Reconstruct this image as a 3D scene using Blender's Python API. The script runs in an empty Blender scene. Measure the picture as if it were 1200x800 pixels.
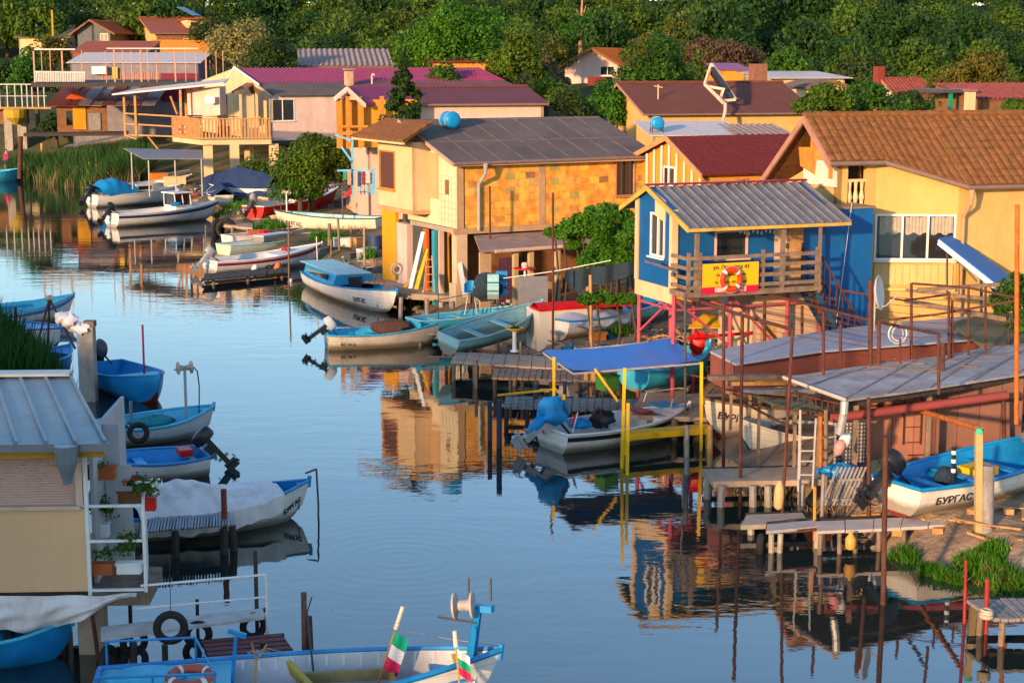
import bpy, bmesh, math, random
import numpy as np
from mathutils import Vector, Matrix
random.seed(7)
R = math.radians
scene = bpy.context.scene
COL = scene.collection

# ---------------------------------------------------------------- camera
CAM_H, PITCH, FPX = 9.7, R(9.6), 1950.0
cam_d = bpy.data.cameras.new("camera"); cam = bpy.data.objects.new("camera", cam_d); COL.objects.link(cam)
cam.location = (0, 0, CAM_H); cam.rotation_euler = (math.pi/2 - PITCH, 0, 0)
cam_d.sensor_width = 36; cam_d.lens = FPX/1200*36; cam_d.clip_end = 3000; cam_d.clip_start = 0.5
scene.camera = cam
# ---------------------------------------------------------------- sky and sun
SUN_EL, SUN_TO = R(10.5), Vector((-0.55, -0.835))          # horizontal direction towards the sun
w = bpy.data.worlds.new("World"); scene.world = w; w.use_nodes = True
nt = w.node_tree; nt.nodes.clear()
sky = nt.nodes.new("ShaderNodeTexSky"); sky.sky_type = 'NISHITA'; sky.sun_disc = False
sky.sun_elevation = SUN_EL; sky.sun_rotation = math.atan2(SUN_TO.x, SUN_TO.y)
sky.altitude = 0; sky.air_density = 1.0; sky.dust_density = 0.35; sky.ozone_density = 2.4
bg = nt.nodes.new("ShaderNodeBackground"); bg.inputs[1].default_value = 0.15
wo = nt.nodes.new("ShaderNodeOutputWorld")
nt.links.new(sky.outputs[0], bg.inputs[0]); nt.links.new(bg.outputs[0], wo.inputs[0])
sd = bpy.data.lights.new("sun", 'SUN'); so = bpy.data.objects.new("sun", sd); COL.objects.link(so)
sd.energy = 3.0; sd.angle = R(2.0); sd.color = (1.0, 0.63, 0.33)
dv = -Vector((SUN_TO.x*math.cos(SUN_EL), SUN_TO.y*math.cos(SUN_EL), math.sin(SUN_EL)))
so.rotation_euler = dv.to_track_quat('-Z', 'Y').to_euler(); so.location = (-60, -40, 60)
vs = scene.view_settings; vs.view_transform = 'Standard'; vs.look = 'None'; vs.gamma = 1; vs.exposure = 1.40
vs.use_curve_mapping = False
scene.render.engine = 'CYCLES'
scene.cycles.max_bounces = 6; scene.cycles.diffuse_bounces = 2; scene.cycles.glossy_bounces = 3
scene.cycles.transparent_max_bounces = 8; scene.cycles.use_denoising = True
scene.cycles.caustics_reflective = False; scene.cycles.caustics_refractive = False

# ---------------------------------------------------------------- pixels to points
C0 = Vector((0, 0, CAM_H)); CF = Vector((0, math.cos(PITCH), -math.sin(PITCH)))
CU = Vector((0, math.sin(PITCH), math.cos(PITCH))); CR = Vector((1, 0, 0))
def ray(px, py): return CF*FPX + CR*(px-600) + CU*(400-py)
def G(px, py, z=0.0):
    d = ray(px, py); t = (z-CAM_H)/d.z; return C0 + d*t
def PD(px, py, Y):
    d = ray(px, py); return C0 + d*(Y/d.y)
def lin(A, d, ax, k):
    a = A - C0; return (k*a.dot(CF) - a.dot(ax))/(d.dot(ax) - k*d.dot(CF))
def solveX(A, d, px): return lin(Vector(A), Vector(d), CR, (px-600)/FPX)
def solveY(A, d, py): return lin(Vector(A), Vector(d), CU, (400-py)/FPX)
def ZA(py, x, y): return solveY((x, y, 0), (0, 0, 1), py)
def proj(P):
    a = Vector(P)-C0; f = a.dot(CF); return 600+FPX*a.dot(CR)/f, 400-FPX*a.dot(CU)/f

# ---------------------------------------------------------------- mesh builder
class MB:
    def __init__(s): s.v = []; s.f = []
    def add(s, vs_, fs):
        o = len(s.v); s.v += [tuple(p) for p in vs_]; s.f += [tuple(i+o for i in f) for f in fs]; return s
    def pbox(s, o, a, b, c):
        o, a, b, c = map(Vector, (o, a, b, c))
        return s.add([o, o+a, o+a+b, o+b, o+c, o+a+c, o+a+b+c, o+b+c],
                     [(0,3,2,1),(4,5,6,7),(0,1,5,4),(1,2,6,5),(2,3,7,6),(3,0,4,7)])
    def box(s, x0, y0, z0, x1, y1, z1): return s.pbox((x0,y0,z0), (x1-x0,0,0), (0,y1-y0,0), (0,0,z1-z0))
    def bar(s, p, q, w_, h=None):
        p, q = Vector(p), Vector(q); h = w_ if h is None else h; d = q-p
        if d.length < 1e-6: return s
        n = d.normalized(); up = Vector((0,0,1)) if abs(n.z) < 0.95 else Vector((0,1,0))
        a = n.cross(up).normalized()*w_; b = a.cross(n).normalized()*h
        return s.pbox(p-a/2-b/2, a, b, d)
    def tube(s, p, q, r, r2=None, n=8):
        p, q = Vector(p), Vector(q); r2 = r if r2 is None else r2; d = (q-p)
        if d.length < 1e-6: return s
        d.normalize(); up = Vector((0,0,1)) if abs(d.z) < 0.95 else Vector((0,1,0))
        a = d.cross(up).normalized(); b = a.cross(d)
        V = []
        for P, rr in ((p, r), (q, r2)):
            for i in range(n):
                t = 2*math.pi*i/n; V.append(P + (a*math.cos(t)+b*math.sin(t))*rr)
        F = [(i, (i+1) % n, n+(i+1) % n, n+i) for i in range(n)] + [tuple(range(n))[::-1], tuple(range(n, 2*n))]
        return s.add(V, F)
    def path(s, pts, r, n=6):
        for i in range(len(pts)-1): s.tube(pts[i], pts[i+1], r, n=n)
        return s
    def rail(s, pts, w_, h):
        for i in range(len(pts)-1): s.bar(pts[i], pts[i+1], w_, h)
        return s
    def torus(s, c, ax, Rr, r, n=28, m=8, a0=0, a1=2*math.pi, sq=1.0):
        c, ax = Vector(c), Vector(ax).normalized(); up = Vector((0,0,1)) if abs(ax.z) < 0.9 else Vector((0,1,0))
        a = ax.cross(up).normalized(); b = ax.cross(a); full = abs(a1-a0-2*math.pi) < 1e-4
        N = n if full else n+1; V = []; F = []
        for i in range(N):
            t = a0+(a1-a0)*i/n; d = a*math.cos(t)+b*math.sin(t)
            for j in range(m):
                u = 2*math.pi*j/m; V.append(c + d*(Rr+r*math.cos(u)) + ax*(r*sq*math.sin(u)))
        for i in range(n):
            i2 = (i+1) % N
            for j in range(m): F.append((i*m+j, i2*m+j, i2*m+(j+1) % m, i*m+(j+1) % m))
        return s.add(V, F)
    def lathe(s, c, prof, n=16, ax=(0,0,1), sx=1, sy=1):
        c, ax = Vector(c), Vector(ax).normalized(); up = Vector((0,0,1)) if abs(ax.z) < 0.9 else Vector((0,1,0))
        a = ax.cross(up).normalized(); b = ax.cross(a); V = []; F = []
        for (r, h) in prof:
            for i in range(n):
                t = 2*math.pi*i/n; V.append(c + a*(r*sx*math.cos(t)) + b*(r*sy*math.sin(t)) + ax*h)
        for k in range(len(prof)-1):
            for i in range(n): F.append((k*n+i, k*n+(i+1) % n, (k+1)*n+(i+1) % n, (k+1)*n+i))
        F += [tuple(range(n))[::-1], tuple(range((len(prof)-1)*n, len(prof)*n))]
        return s.add(V, F)
    def prism(s, poly, vec):
        n = len(poly); vec = Vector(vec); poly = [Vector(p) for p in poly]
        F = [tuple(range(n))[::-1], tuple(range(n, 2*n))] + [(i, (i+1) % n, n+(i+1) % n, n+i) for i in range(n)]
        return s.add(poly+[p+vec for p in poly], F)
    def blob(s, c, rx, ry, rz, seed=0, amp=.12, n=14, m=9):
        rnd = random.Random(seed); ph = [rnd.uniform(0, 6) for _ in range(4)]; V = []; F = []; c = Vector(c)
        for j in range(m+1):
            th = math.pi*j/m
            for i in range(n):
                t = 2*math.pi*i/n
                k = 1+amp*(math.sin(3*t+ph[0]+2*th)+math.sin(5*t+ph[1])*math.sin(4*th+ph[2]))
                V.append(c+Vector((rx*k*math.sin(th)*math.cos(t), ry*k*math.sin(th)*math.sin(t), rz*k*math.cos(th))))
        for j in range(m):
            for i in range(n): F.append((j*n+i, (j+1)*n+i, (j+1)*n+(i+1) % n, j*n+(i+1) % n))
        return s.add(V, F)
    def grid(s, fn, nu, nv):
        V = [fn(i/nu, j/nv) for j in range(nv+1) for i in range(nu+1)]
        F = [(j*(nu+1)+i, j*(nu+1)+i+1, (j+1)*(nu+1)+i+1, (j+1)*(nu+1)+i) for j in range(nv) for i in range(nu)]
        return s.add(V, F)
    def build(s, name, m, parent=None, smooth=False, bevel=0, loc=None, fix=True):
        me = bpy.data.meshes.new(name); me.from_pydata([tuple(v) for v in s.v], [], s.f)
        if fix:
            b = bmesh.new(); b.from_mesh(me); bmesh.ops.recalc_face_normals(b, faces=b.faces); b.to_mesh(me); b.free()
        me.materials.append(m)
        if smooth: me.polygons.foreach_set('use_smooth', [True]*len(me.polygons))
        o = bpy.data.objects.new(name, me); COL.objects.link(o)
        if parent: o.parent = parent
        if loc is not None: o.location = loc
        if bevel:
            md = o.modifiers.new("bevel", 'BEVEL'); md.width = bevel; md.segments = 2; md.limit_method = 'ANGLE'
        if smooth and not bevel:
            try: me.set_sharp_from_angle(angle=R(50))
            except Exception: pass
        return o

def tag(o, label=None, cat=None, group=None, kind=None):
    if label: o['label'] = label
    if cat: o['category'] = cat
    if group: o['group'] = group
    if kind: o['kind'] = kind
    return o
def thing(name, label, cat, loc=(0,0,0), rz=0, group=None):
    o = bpy.data.objects.new(name, None); COL.objects.link(o); o.empty_display_size = .2
    o.location = loc; o.rotation_euler = (0, 0, rz); return tag(o, label, cat, group)
def copy_tree(o, parent=None):
    c = o.copy(); COL.objects.link(c); c.parent = parent
    for ch in list(o.children): copy_tree(ch, c)
    return c

# ---------------------------------------------------------------- materials
def hx(h):
    h = h.lstrip('#'); c = [int(h[i:i+2], 16)/255 for i in (0, 2, 4)]
    return tuple(x/12.92 if x <= .04045 else ((x+.055)/1.055)**2.4 for x in c)
MATS = {}
def sat(c, k=1.15):
    if isinstance(c, str): c = hx(c)
    l = .3*c[0]+.5*c[1]+.2*c[2]; return tuple(min(.85, max(.003, l+(x-l)*k)) for x in c[:3])
def mat(name, col, rough=.75, var=.18, sc=1.5, grime=.25, gcol=None, gsc=2.2, bump=.15, bsc=25, metal=0, spec=.35, trans=0, scum=False):
    if name in MATS: return MATS[name]
    col = sat(col); gcol = sat(gcol) if gcol else None
    m = bpy.data.materials.new(name); m.use_nodes = True; t = m.node_tree; N = t.nodes; Lk = t.links.new
    b = N['Principled BSDF']; tc = N.new('ShaderNodeTexCoord'); oi = N.new('ShaderNodeObjectInfo')
    ad = N.new('ShaderNodeVectorMath'); ad.operation = 'MULTIPLY_ADD'
    cb = N.new('ShaderNodeCombineXYZ')
    for i in range(3): Lk(oi.outputs['Random'], cb.inputs[i])
    Lk(cb.outputs[0], ad.inputs[0]); ad.inputs[1].default_value = (37, 23, 11); Lk(tc.outputs['Object'], ad.inputs[2])
    n1 = N.new('ShaderNodeTexNoise'); n1.inputs['Scale'].default_value = sc; n1.inputs['Detail'].default_value = 6; n1.inputs['Roughness'].default_value = .65
    Lk(ad.outputs[0], n1.inputs['Vector'])
    mr = N.new('ShaderNodeMapRange'); mr.inputs[1].default_value = .32; mr.inputs[2].default_value = .68
    Lk(n1.outputs['Fac'], mr.inputs[0])
    mx = N.new('ShaderNodeMix'); mx.data_type = 'RGBA'
    mx.inputs[6].default_value = tuple(c*(1-var) for c in col)+(1,); mx.inputs[7].default_value = tuple(min(1, c*(1+var)) for c in col)+(1,)
    Lk(mr.outputs[0], mx.inputs[0]); out = mx.outputs[2]
    if grime > 0:
        mp = N.new('ShaderNodeMapping'); mp.inputs['Scale'].default_value = (1, 1, .3); Lk(ad.outputs[0], mp.inputs[0])
        n2 = N.new('ShaderNodeTexNoise'); n2.inputs['Scale'].default_value = gsc; n2.inputs['Detail'].default_value = 8; n2.inputs['Roughness'].default_value = .75
        Lk(mp.outputs[0], n2.inputs['Vector'])
        m2 = N.new('ShaderNodeMapRange'); m2.inputs[1].default_value = .48; m2.inputs[2].default_value = .68; m2.inputs[4].default_value = grime
        Lk(n2.outputs['Fac'], m2.inputs[0]); g = N.new('ShaderNodeMix'); g.data_type = 'RGBA'
        gc = gcol if gcol else tuple(c*.35+.02 for c in col)
        if isinstance(gc, str): gc = hx(gc)
        g.inputs[7].default_value = tuple(gc)+(1,); Lk(m2.outputs[0], g.inputs[0]); Lk(out, g.inputs[6]); out = g.outputs[2]
    if scum:                      # brown scum line left by the water, and worn plank seams
        sz = N.new('ShaderNodeSeparateXYZ'); Lk(tc.outputs['Object'], sz.inputs[0])
        a1 = N.new('ShaderNodeMath'); a1.operation = 'MULTIPLY_ADD'; a1.inputs[1].default_value = -.30; Lk(n1.outputs['Fac'], a1.inputs[0]); Lk(sz.outputs['Z'], a1.inputs[2])
        r1 = N.new('ShaderNodeMapRange'); r1.inputs[1].default_value = -.04; r1.inputs[2].default_value = .10; r1.inputs[3].default_value = .75; r1.inputs[4].default_value = 0; Lk(a1.outputs[0], r1.inputs[0])
        g1 = N.new('ShaderNodeMix'); g1.data_type = 'RGBA'; g1.inputs[7].default_value = (.13,.10,.05,1); Lk(r1.outputs[0], g1.inputs[0]); Lk(out, g1.inputs[6])
        pf = N.new('ShaderNodeMath'); pf.operation = 'FRACT'; pd = N.new('ShaderNodeMath'); pd.operation = 'DIVIDE'; pd.inputs[1].default_value = .155; Lk(sz.outputs['Z'], pd.inputs[0]); Lk(pd.outputs[0], pf.inputs[0])
        pl = N.new('ShaderNodeMath'); pl.operation = 'LESS_THAN'; pl.inputs[1].default_value = .09; Lk(pf.outputs[0], pl.inputs[0])
        pm = N.new('ShaderNodeMath'); pm.operation = 'MULTIPLY'; pm.inputs[1].default_value = .45; Lk(pl.outputs[0], pm.inputs[0])
        g2 = N.new('ShaderNodeMix'); g2.data_type = 'RGBA'; g2.inputs[7].default_value = tuple(c*.4 for c in col)+(1,); Lk(pm.outputs[0], g2.inputs[0]); Lk(g1.outputs[2], g2.inputs[6]); out = g2.outputs[2]
    Lk(out, b.inputs['Base Color'])
    b.inputs['Roughness'].default_value = rough; b.inputs['Metallic'].default_value = metal
    b.inputs['Specular IOR Level'].default_value = spec
    if bump > 0:
        n3 = N.new('ShaderNodeTexNoise'); n3.inputs['Scale'].default_value = bsc; n3.inputs['Detail'].default_value = 4
        Lk(ad.outputs[0], n3.inputs['Vector']); bp = N.new('ShaderNodeBump'); bp.inputs['Strength'].default_value = bump; bp.inputs['Distance'].default_value = .02
        Lk(n3.outputs['Fac'], bp.inputs['Height']); Lk(bp.outputs[0], b.inputs['Normal'])
    MATS[name] = m; return m
def leafmat(name, dark, light, tr=.35):
    m = bpy.data.materials.new(name); m.use_nodes = True; t = m.node_tree; N = t.nodes; Lk = t.links.new; N.clear()
    dark, light = sat(dark, 1.1), sat(light, 1.1)
    ge = N.new('ShaderNodeNewGeometry'); oi = N.new('ShaderNodeObjectInfo')
    n1 = N.new('ShaderNodeTexNoise'); n1.inputs['Scale'].default_value = .35; n1.inputs['Detail'].default_value = 5
    Lk(ge.outputs['Position'], n1.inputs['Vector'])
    a = N.new('ShaderNodeMath'); a.operation = 'MULTIPLY_ADD'; a.inputs[1].default_value = .5; Lk(ge.outputs['Random Per Island'], a.inputs[0])
    s2 = N.new('ShaderNodeMapRange'); s2.inputs[1].default_value = .3; s2.inputs[2].default_value = .7; s2.inputs[3].default_value = -.1; s2.inputs[4].default_value = .6
    Lk(n1.outputs['Fac'], s2.inputs[0]); Lk(s2.outputs[0], a.inputs[2])
    mx = N.new('ShaderNodeMix'); mx.data_type = 'RGBA'; mx.inputs[6].default_value = tuple(dark)+(1,); mx.inputs[7].default_value = tuple(light)+(1,)
    Lk(a.outputs[0], mx.inputs[0])
    hs = N.new('ShaderNodeHueSaturation'); hr = N.new('ShaderNodeMapRange'); hr.inputs[3].default_value = .47; hr.inputs[4].default_value = .53
    Lk(oi.outputs['Random'], hr.inputs[0]); Lk(hr.outputs[0], hs.inputs['Hue']); Lk(mx.outputs[2], hs.inputs['Color'])
    d = N.new('ShaderNodeBsdfPrincipled'); d.inputs['Roughness'].default_value = .6; d.inputs['Specular IOR Level'].default_value = .25
    tl = N.new('ShaderNodeBsdfTranslucent'); Lk(hs.outputs[0], d.inputs['Base Color']); Lk(hs.outputs[0], tl.inputs[0])
    ms = N.new('ShaderNodeMixShader'); ms.inputs[0].default_value = tr; Lk(d.outputs[0], ms.inputs[1]); Lk(tl.outputs[0], ms.inputs[2])
    o = N.new('ShaderNodeOutputMaterial'); Lk(ms.outputs[0], o.inputs[0]); MATS[name] = m; return m
def glassmat():
    m = bpy.data.materials.new('glass'); m.use_nodes = True; b = m.node_tree.nodes['Principled BSDF']
    b.inputs['Base Color'].default_value = (.02, .022, .025, 1); b.inputs['Roughness'].default_value = .04; b.inputs['Specular IOR Level'].default_value = .7
    b.inputs['Transmission Weight'].default_value = .0
    return m
GLASS = glassmat()

MW = mat('white_paint', (.70,.68,.65), .5, .08, 2, .3, (.35,.30,.24))
HULLW = mat('hull_white', (.76,.71,.66), .38, .06, 2, .35, (.30,.22,.14), 1.2, .08, 12, spec=.5, scum=True)
HULLG = mat('hull_grey', (.55,.56,.58), .4, .08, 2, .3, (.2,.19,.18), 1.5, .06, scum=True)
HULLC = mat('hull_cream', (.70,.60,.47), .45, .07, 2, .35, (.30,.18,.10), 1.5, .08, scum=True)
BLUE = mat('boat_blue', (.015,.21,.46), .45, .2, 2.5, .5, (.02,.11,.2), 2.5, .08, spec=.5)
CYAN = mat('boat_cyan', (.08,.40,.56), .45, .2, 2.5, .5, (.04,.2,.25), 2.5, .08, spec=.5)
TURQ = mat('boat_turquoise', (.27,.50,.55), .5, .12, 2.5, .55, (.22,.24,.20), 2.2, .1, scum=True)
BOTR = mat('antifouling_red', (.16,.03,.02), .6, .2, 3, .4)
BOTG = mat('antifouling_green', (.02,.07,.07), .6, .2, 3, .4)
REDP = mat('red_paint', (.50,.02,.015), .45, .15, 3, .25)
MARO = mat('maroon_paint', (.18,.015,.03), .45, .15, 3, .25)
WOOD = mat('weathered_wood', (.20,.14,.10), .85, .3, 4, .5, (.05,.04,.03), 6, .4, 40)
WOODL = mat('pale_wood', (.44,.24,.11), .8, .25, 5, .4, (.14,.09,.05), 5, .3, 40)
GREYW = mat('grey_planks', (.24,.22,.21), .85, .25, 5, .5, (.07,.06,.05), 5, .35, 40)
DARKW = mat('dark_wood', (.045,.035,.03), .85, .3, 5, .3, None, 4, .3)
RUST = mat('rusty_steel', (.085,.034,.024), .85, .35, 6, .5, (.06,.02,.012), 9, .4, 60)
RUSTO = mat('orange_rust', (.40,.13,.04), .85, .3, 5, .5, (.13,.04,.02), 8, .3, 50)
STEEL = mat('painted_steel', (.42,.40,.38), .5, .15, 4, .4, (.2,.1,.05), 6, .1, metal=.2)
CONC = mat('concrete', (.32,.28,.24), .9, .2, 3, .45, (.12,.10,.08), 3, .4, 30)
SANDC = mat('pier_concrete', (.36,.27,.20), .9, .2, 2, .45, (.14,.10,.07), 2, .35, 20)
BLACK = mat('black_plastic', (.012,.012,.014), .35, .2, 4, .0, bump=0, spec=.5)
DGREY = mat('dark_grey_metal', (.06,.06,.065), .45, .2, 4, .2, bump=.05)
LGREY = mat('light_grey_metal', (.40,.40,.40), .4, .1, 4, .2, bump=.05, metal=.3)
RUBBER = mat('rubber', (.014,.013,.013), .8, .25, 8, .4, (.06,.05,.045), 6, .3, 60)
TARPW = mat('white_tarp', (.74,.66,.63), .75, .1, 1.5, .6, (.42,.29,.23), 1.3, .8, 5)
TARPB = mat('blue_tarp', (.02,.22,.48), .55, .15, 2, .2, bump=.3, bsc=6)
NAVY = mat('navy_tarp', (.018,.035,.085), .6, .2, 2, .2, bump=.3, bsc=6)
YEL = mat('yellow_paint', (.65,.40,.02), .5, .12, 3, .35, (.35,.16,.03), 4, .1)
PINKP = mat('pink_paint', (.36,.08,.10), .55, .15, 3, .35, (.2,.06,.04), 4)
RED_R = mat('ring_orange', (.75,.07,.01), .5, .08, 3, .1, bump=.05)
ROPE = mat('rope', (.45,.38,.30), .9, .2, 20, .2, bump=.3, bsc=90)
TERRA = mat('terracotta', (.36,.10,.04), .8, .15, 4, .3)
NET = mat('net_dark', (.02,.035,.05), .95, .3, 12, .2, bump=.6, bsc=40)
GREEN_M = mat('green_paint', (.02,.22,.12), .5)
INK = mat('black_lettering', (.03,.025,.02), .6, .1, 3, 0, bump=0)

def text(body, parent, origin, xdir, ydir, size, m=INK, ext=.004, name='lettering', align='LEFT'):
    cu = bpy.data.curves.new(name, 'FONT'); cu.body = body; cu.size = size; cu.extrude = ext; cu.align_x = align
    cu.offset = size*.012; cu.resolution_u = 3
    tmp = bpy.data.objects.new(name, cu); cu.materials.append(m); COL.objects.link(tmp); bpy.context.view_layer.update()
    me = bpy.data.meshes.new_from_object(tmp); bpy.data.objects.remove(tmp); o = bpy.data.objects.new(name, me); COL.objects.link(o)
    x = Vector(xdir).normalized(); y = Vector(ydir); y = (y-x*y.dot(x)).normalized(); z = x.cross(y)
    M = Matrix((x, y, z)).transposed().to_4x4(); M.translation = Vector(origin)
    o.parent = parent; o.matrix_local = M; return o

def each(parent, name, m, items, fn, **k):
    """one part per item"""
    return [fn(MB(), *it).build(name, m, parent, **k) for it in items]
bar_ = lambda mb, p, q, w_, h=None: mb.bar(p, q, w_, h)
tube_ = lambda mb, p, q, r, r2=None: mb.tube(p, q, r, r2)
# ================================================================ SETTING: land, water, hills
def gp(l): return [(G(a, b).x, G(a, b).y) for a, b in l]
right_shore = gp([(1300,745),(1215,700),(1150,672),(1090,655),(1040,640),(1005,612),(960,590),(890,560),(855,528),(830,505),(800,470),(740,450),(690,438),
                  (640,430),(600,412),(555,405),(520,392),(495,366),(470,352),(452,338),(420,322),(360,308),(300,297),(262,282),(262,262),(240,246),(205,240),(170,226),(130,218),(85,210),(50,206),(0,204)])
POLY = [(60,-60)] + [(26,15)] + right_shore + [(-52,146),(-75,158),(-110,165),(-120,150),(-60,118)] + gp([(-110,300),(-40,345),(-5,390),(55,437),(40,480)]) + \
       [(-10.5,38),(-9.6,33),(-9.2,27),(-11.5,22),(-14,10),(-18,0),(-22,-60)]
PA = np.array(POLY)
def sdist(x, y):
    x = np.asarray(x, float); y = np.asarray(y, float); d = np.full(x.shape, 1e9); ins = np.zeros(x.shape, bool)
    n = len(PA)
    for i in range(n):
        ax, ay = PA[i]; bx, by = PA[(i+1) % n]; ex, ey = bx-ax, by-ay; L2 = ex*ex+ey*ey+1e-9
        t = np.clip(((x-ax)*ex+(y-ay)*ey)/L2, 0, 1); d = np.minimum(d, np.hypot(x-ax-t*ex, y-ay-t*ey))
        c = ((ay > y) != (by > y)) & (x < (bx-ax)*(y-ay)/(by-ay+1e-12)+ax); ins ^= c
    return np.where(ins, -d, d)
def sm(t): t = np.clip(t, 0, 1); return t*t*(3-2*t)
def wav(x, y):
    return (np.sin(x*.9+y*.35)+np.sin(y*1.1-x*.5+1)+np.sin(x*2.3+2)*.5+np.sin(y*2.7+x*.8)*.5)/3
def hgt(x, y):
    x = np.asarray(x, float); y = np.asarray(y, float); d = sdist(x, y)
    rise = np.interp(y, [0,70,85,100,120,150,215,240,270,330,420,700,1200], [0,.1,.9,1.6,2.6,4.6,9,11.5,15,19.5,20.5,21,21])
    kx = sm((x+12)/30); rise = rise*kx+(1-kx)*np.interp(y, [0,90,110,150,190,215,243,270,330,420,700,1200], [0,.3,.8,2.5,6,8,9.5,13.5,19,20.5,21,21])
    land = .12+.5*sm(d/1.3)+rise*sm(d/14)+.06*wav(x, y)
    land += sm((y-260)/80)*1.6*np.sin(x*.021+1.3)*np.cos(y*.017) + sm((y-245)/60)*.6*wav(x*.12, y*.12)
    al = x*.55+y*.835; pp = -x*.835+y*.55                                  # unseen ridge added on the near left bank, shaped to shade the foreground
    top = 10.9 + 1.0*np.sin(pp*.19)+.6*np.sin(pp*.47+1)
    ridge = top*np.exp(-((al+14)/7.0)**2)*sm((pp-3)/8)*(1-sm((pp-118)/20))
    land = np.maximum(land, ridge*sm(d/4)+.3*sm(d))
    return np.where(d < 0, -1.4*sm(-d/2.2)+.12*(1-sm(-d/.4)), land)
def hz(x, y): return float(hgt(np.array([x]), np.array([y]))[0])

xs = np.concatenate([np.arange(-420,-60,9), np.arange(-60,-14,1.4), np.arange(-14,26,.45), np.arange(26,60,1.4), np.arange(60,430,9)])
ys = np.concatenate([np.arange(-70,14,5), np.arange(14,70,.45), np.arange(70,160,1.1), np.arange(160,340,4), np.arange(340,1000,25)])
XX, YY = np.meshgrid(xs, ys); ZZ = hgt(XX, YY)
def npmesh(name, V, F, m, smooth=False):
    me = bpy.data.meshes.new(name); k = F.shape[1]
    me.vertices.add(len(V)); me.vertices.foreach_set('co', V.astype(np.float32).ravel())
    me.loops.add(F.size); me.loops.foreach_set('vertex_index', F.astype(np.int32).ravel())
    me.polygons.add(len(F)); me.polygons.foreach_set('loop_start', (np.arange(len(F))*k).astype(np.int32))
    me.polygons.foreach_set('loop_total', np.full(len(F), k, np.int32))
    me.polygons.foreach_set('use_smooth', np.full(len(F), smooth))
    me.materials.append(m); me.update(calc_edges=True); return me
def link(me, name, parent=None):
    o = bpy.data.objects.new(name, me); COL.objects.link(o); o.parent = parent; return o

def ground_mat():
    m = bpy.data.materials.new('ground'); m.use_nodes = True; t = m.node_tree; N = t.nodes; Lk = t.links.new; b = N['Principled BSDF']
    g = N.new('ShaderNodeNewGeometry'); n = N.new('ShaderNodeTexNoise'); n.inputs['Scale'].default_value = .35; n.inputs['Detail'].default_value = 9
    n.inputs['Roughness'].default_value = .7; Lk(g.outputs['Position'], n.inputs['Vector'])
    cr = N.new('ShaderNodeValToRGB'); e = cr.color_ramp.elements
    e[0].position = .38; e[0].color = (.035,.055,.018,1); e[1].position = .62; e[1].color = (.23,.16,.10,1)
    x = e.new(.48); x.color = (.10,.085,.045,1)
    Lk(n.outputs['Fac'], cr.inputs[0])
    sp = N.new('ShaderNodeSeparateXYZ'); Lk(g.outputs['Position'], sp.inputs[0])
    mr = N.new('ShaderNodeMapRange'); mr.inputs[1].default_value = 55; mr.inputs[2].default_value = 75; Lk(sp.outputs['Y'], mr.inputs[0])
    mx = N.new('ShaderNodeMix'); mx.data_type = 'RGBA'; Lk(mr.outputs[0], mx.inputs[0])
    n4 = N.new('ShaderNodeTexNoise'); n4.inputs['Scale'].default_value = 1.4; n4.inputs['Detail'].default_value = 8; Lk(g.outputs['Position'], n4.inputs['Vector'])
    c2 = N.new('ShaderNodeValToRGB'); e = c2.color_ramp.elements; e[0].position = .35; e[0].color = (.16,.11,.075,1); e[1].position = .65; e[1].color = (.34,.24,.16,1)
    Lk(n4.outputs['Fac'], c2.inputs[0]); Lk(c2.outputs[0], mx.inputs[6]); Lk(cr.outputs[0], mx.inputs[7])
    mg = N.new('ShaderNodeMapRange'); mg.inputs[1].default_value = 120; mg.inputs[2].default_value = 175; mg.inputs[4].default_value = .85; Lk(sp.outputs['Y'], mg.inputs[0])
    mh = N.new('ShaderNodeMix'); mh.data_type = 'RGBA'; Lk(mg.outputs[0], mh.inputs[0]); Lk(mx.outputs[2], mh.inputs[6]); mh.inputs[7].default_value = (.035,.062,.016,1)
    Lk(mh.outputs[2], b.inputs['Base Color']); b.inputs['Roughness'].default_value = .95; b.inputs['Specular IOR Level'].default_value = .1
    n2 = N.new('ShaderNodeTexNoise'); n2.inputs['Scale'].default_value = 8; n2.inputs['Detail'].default_value = 8; Lk(g.outputs['Position'], n2.inputs['Vector'])
    bp = N.new('ShaderNodeBump'); bp.inputs['Strength'].default_value = .7; bp.inputs['Distance'].default_value = .08
    Lk(n2.outputs['Fac'], bp.inputs['Height']); Lk(bp.outputs[0], b.inputs['Normal']); return m
nx, ny = len(xs), len(ys); idx = np.arange(nx*ny).reshape(ny, nx)
F = np.stack([idx[:-1,:-1], idx[:-1,1:], idx[1:,1:], idx[1:,:-1]], -1).reshape(-1, 4)
gme = npmesh('ground', np.stack([XX, YY, ZZ], -1).reshape(-1, 3), F, ground_mat(), True)
tag(link(gme, 'ground'), kind='structure')

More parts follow.
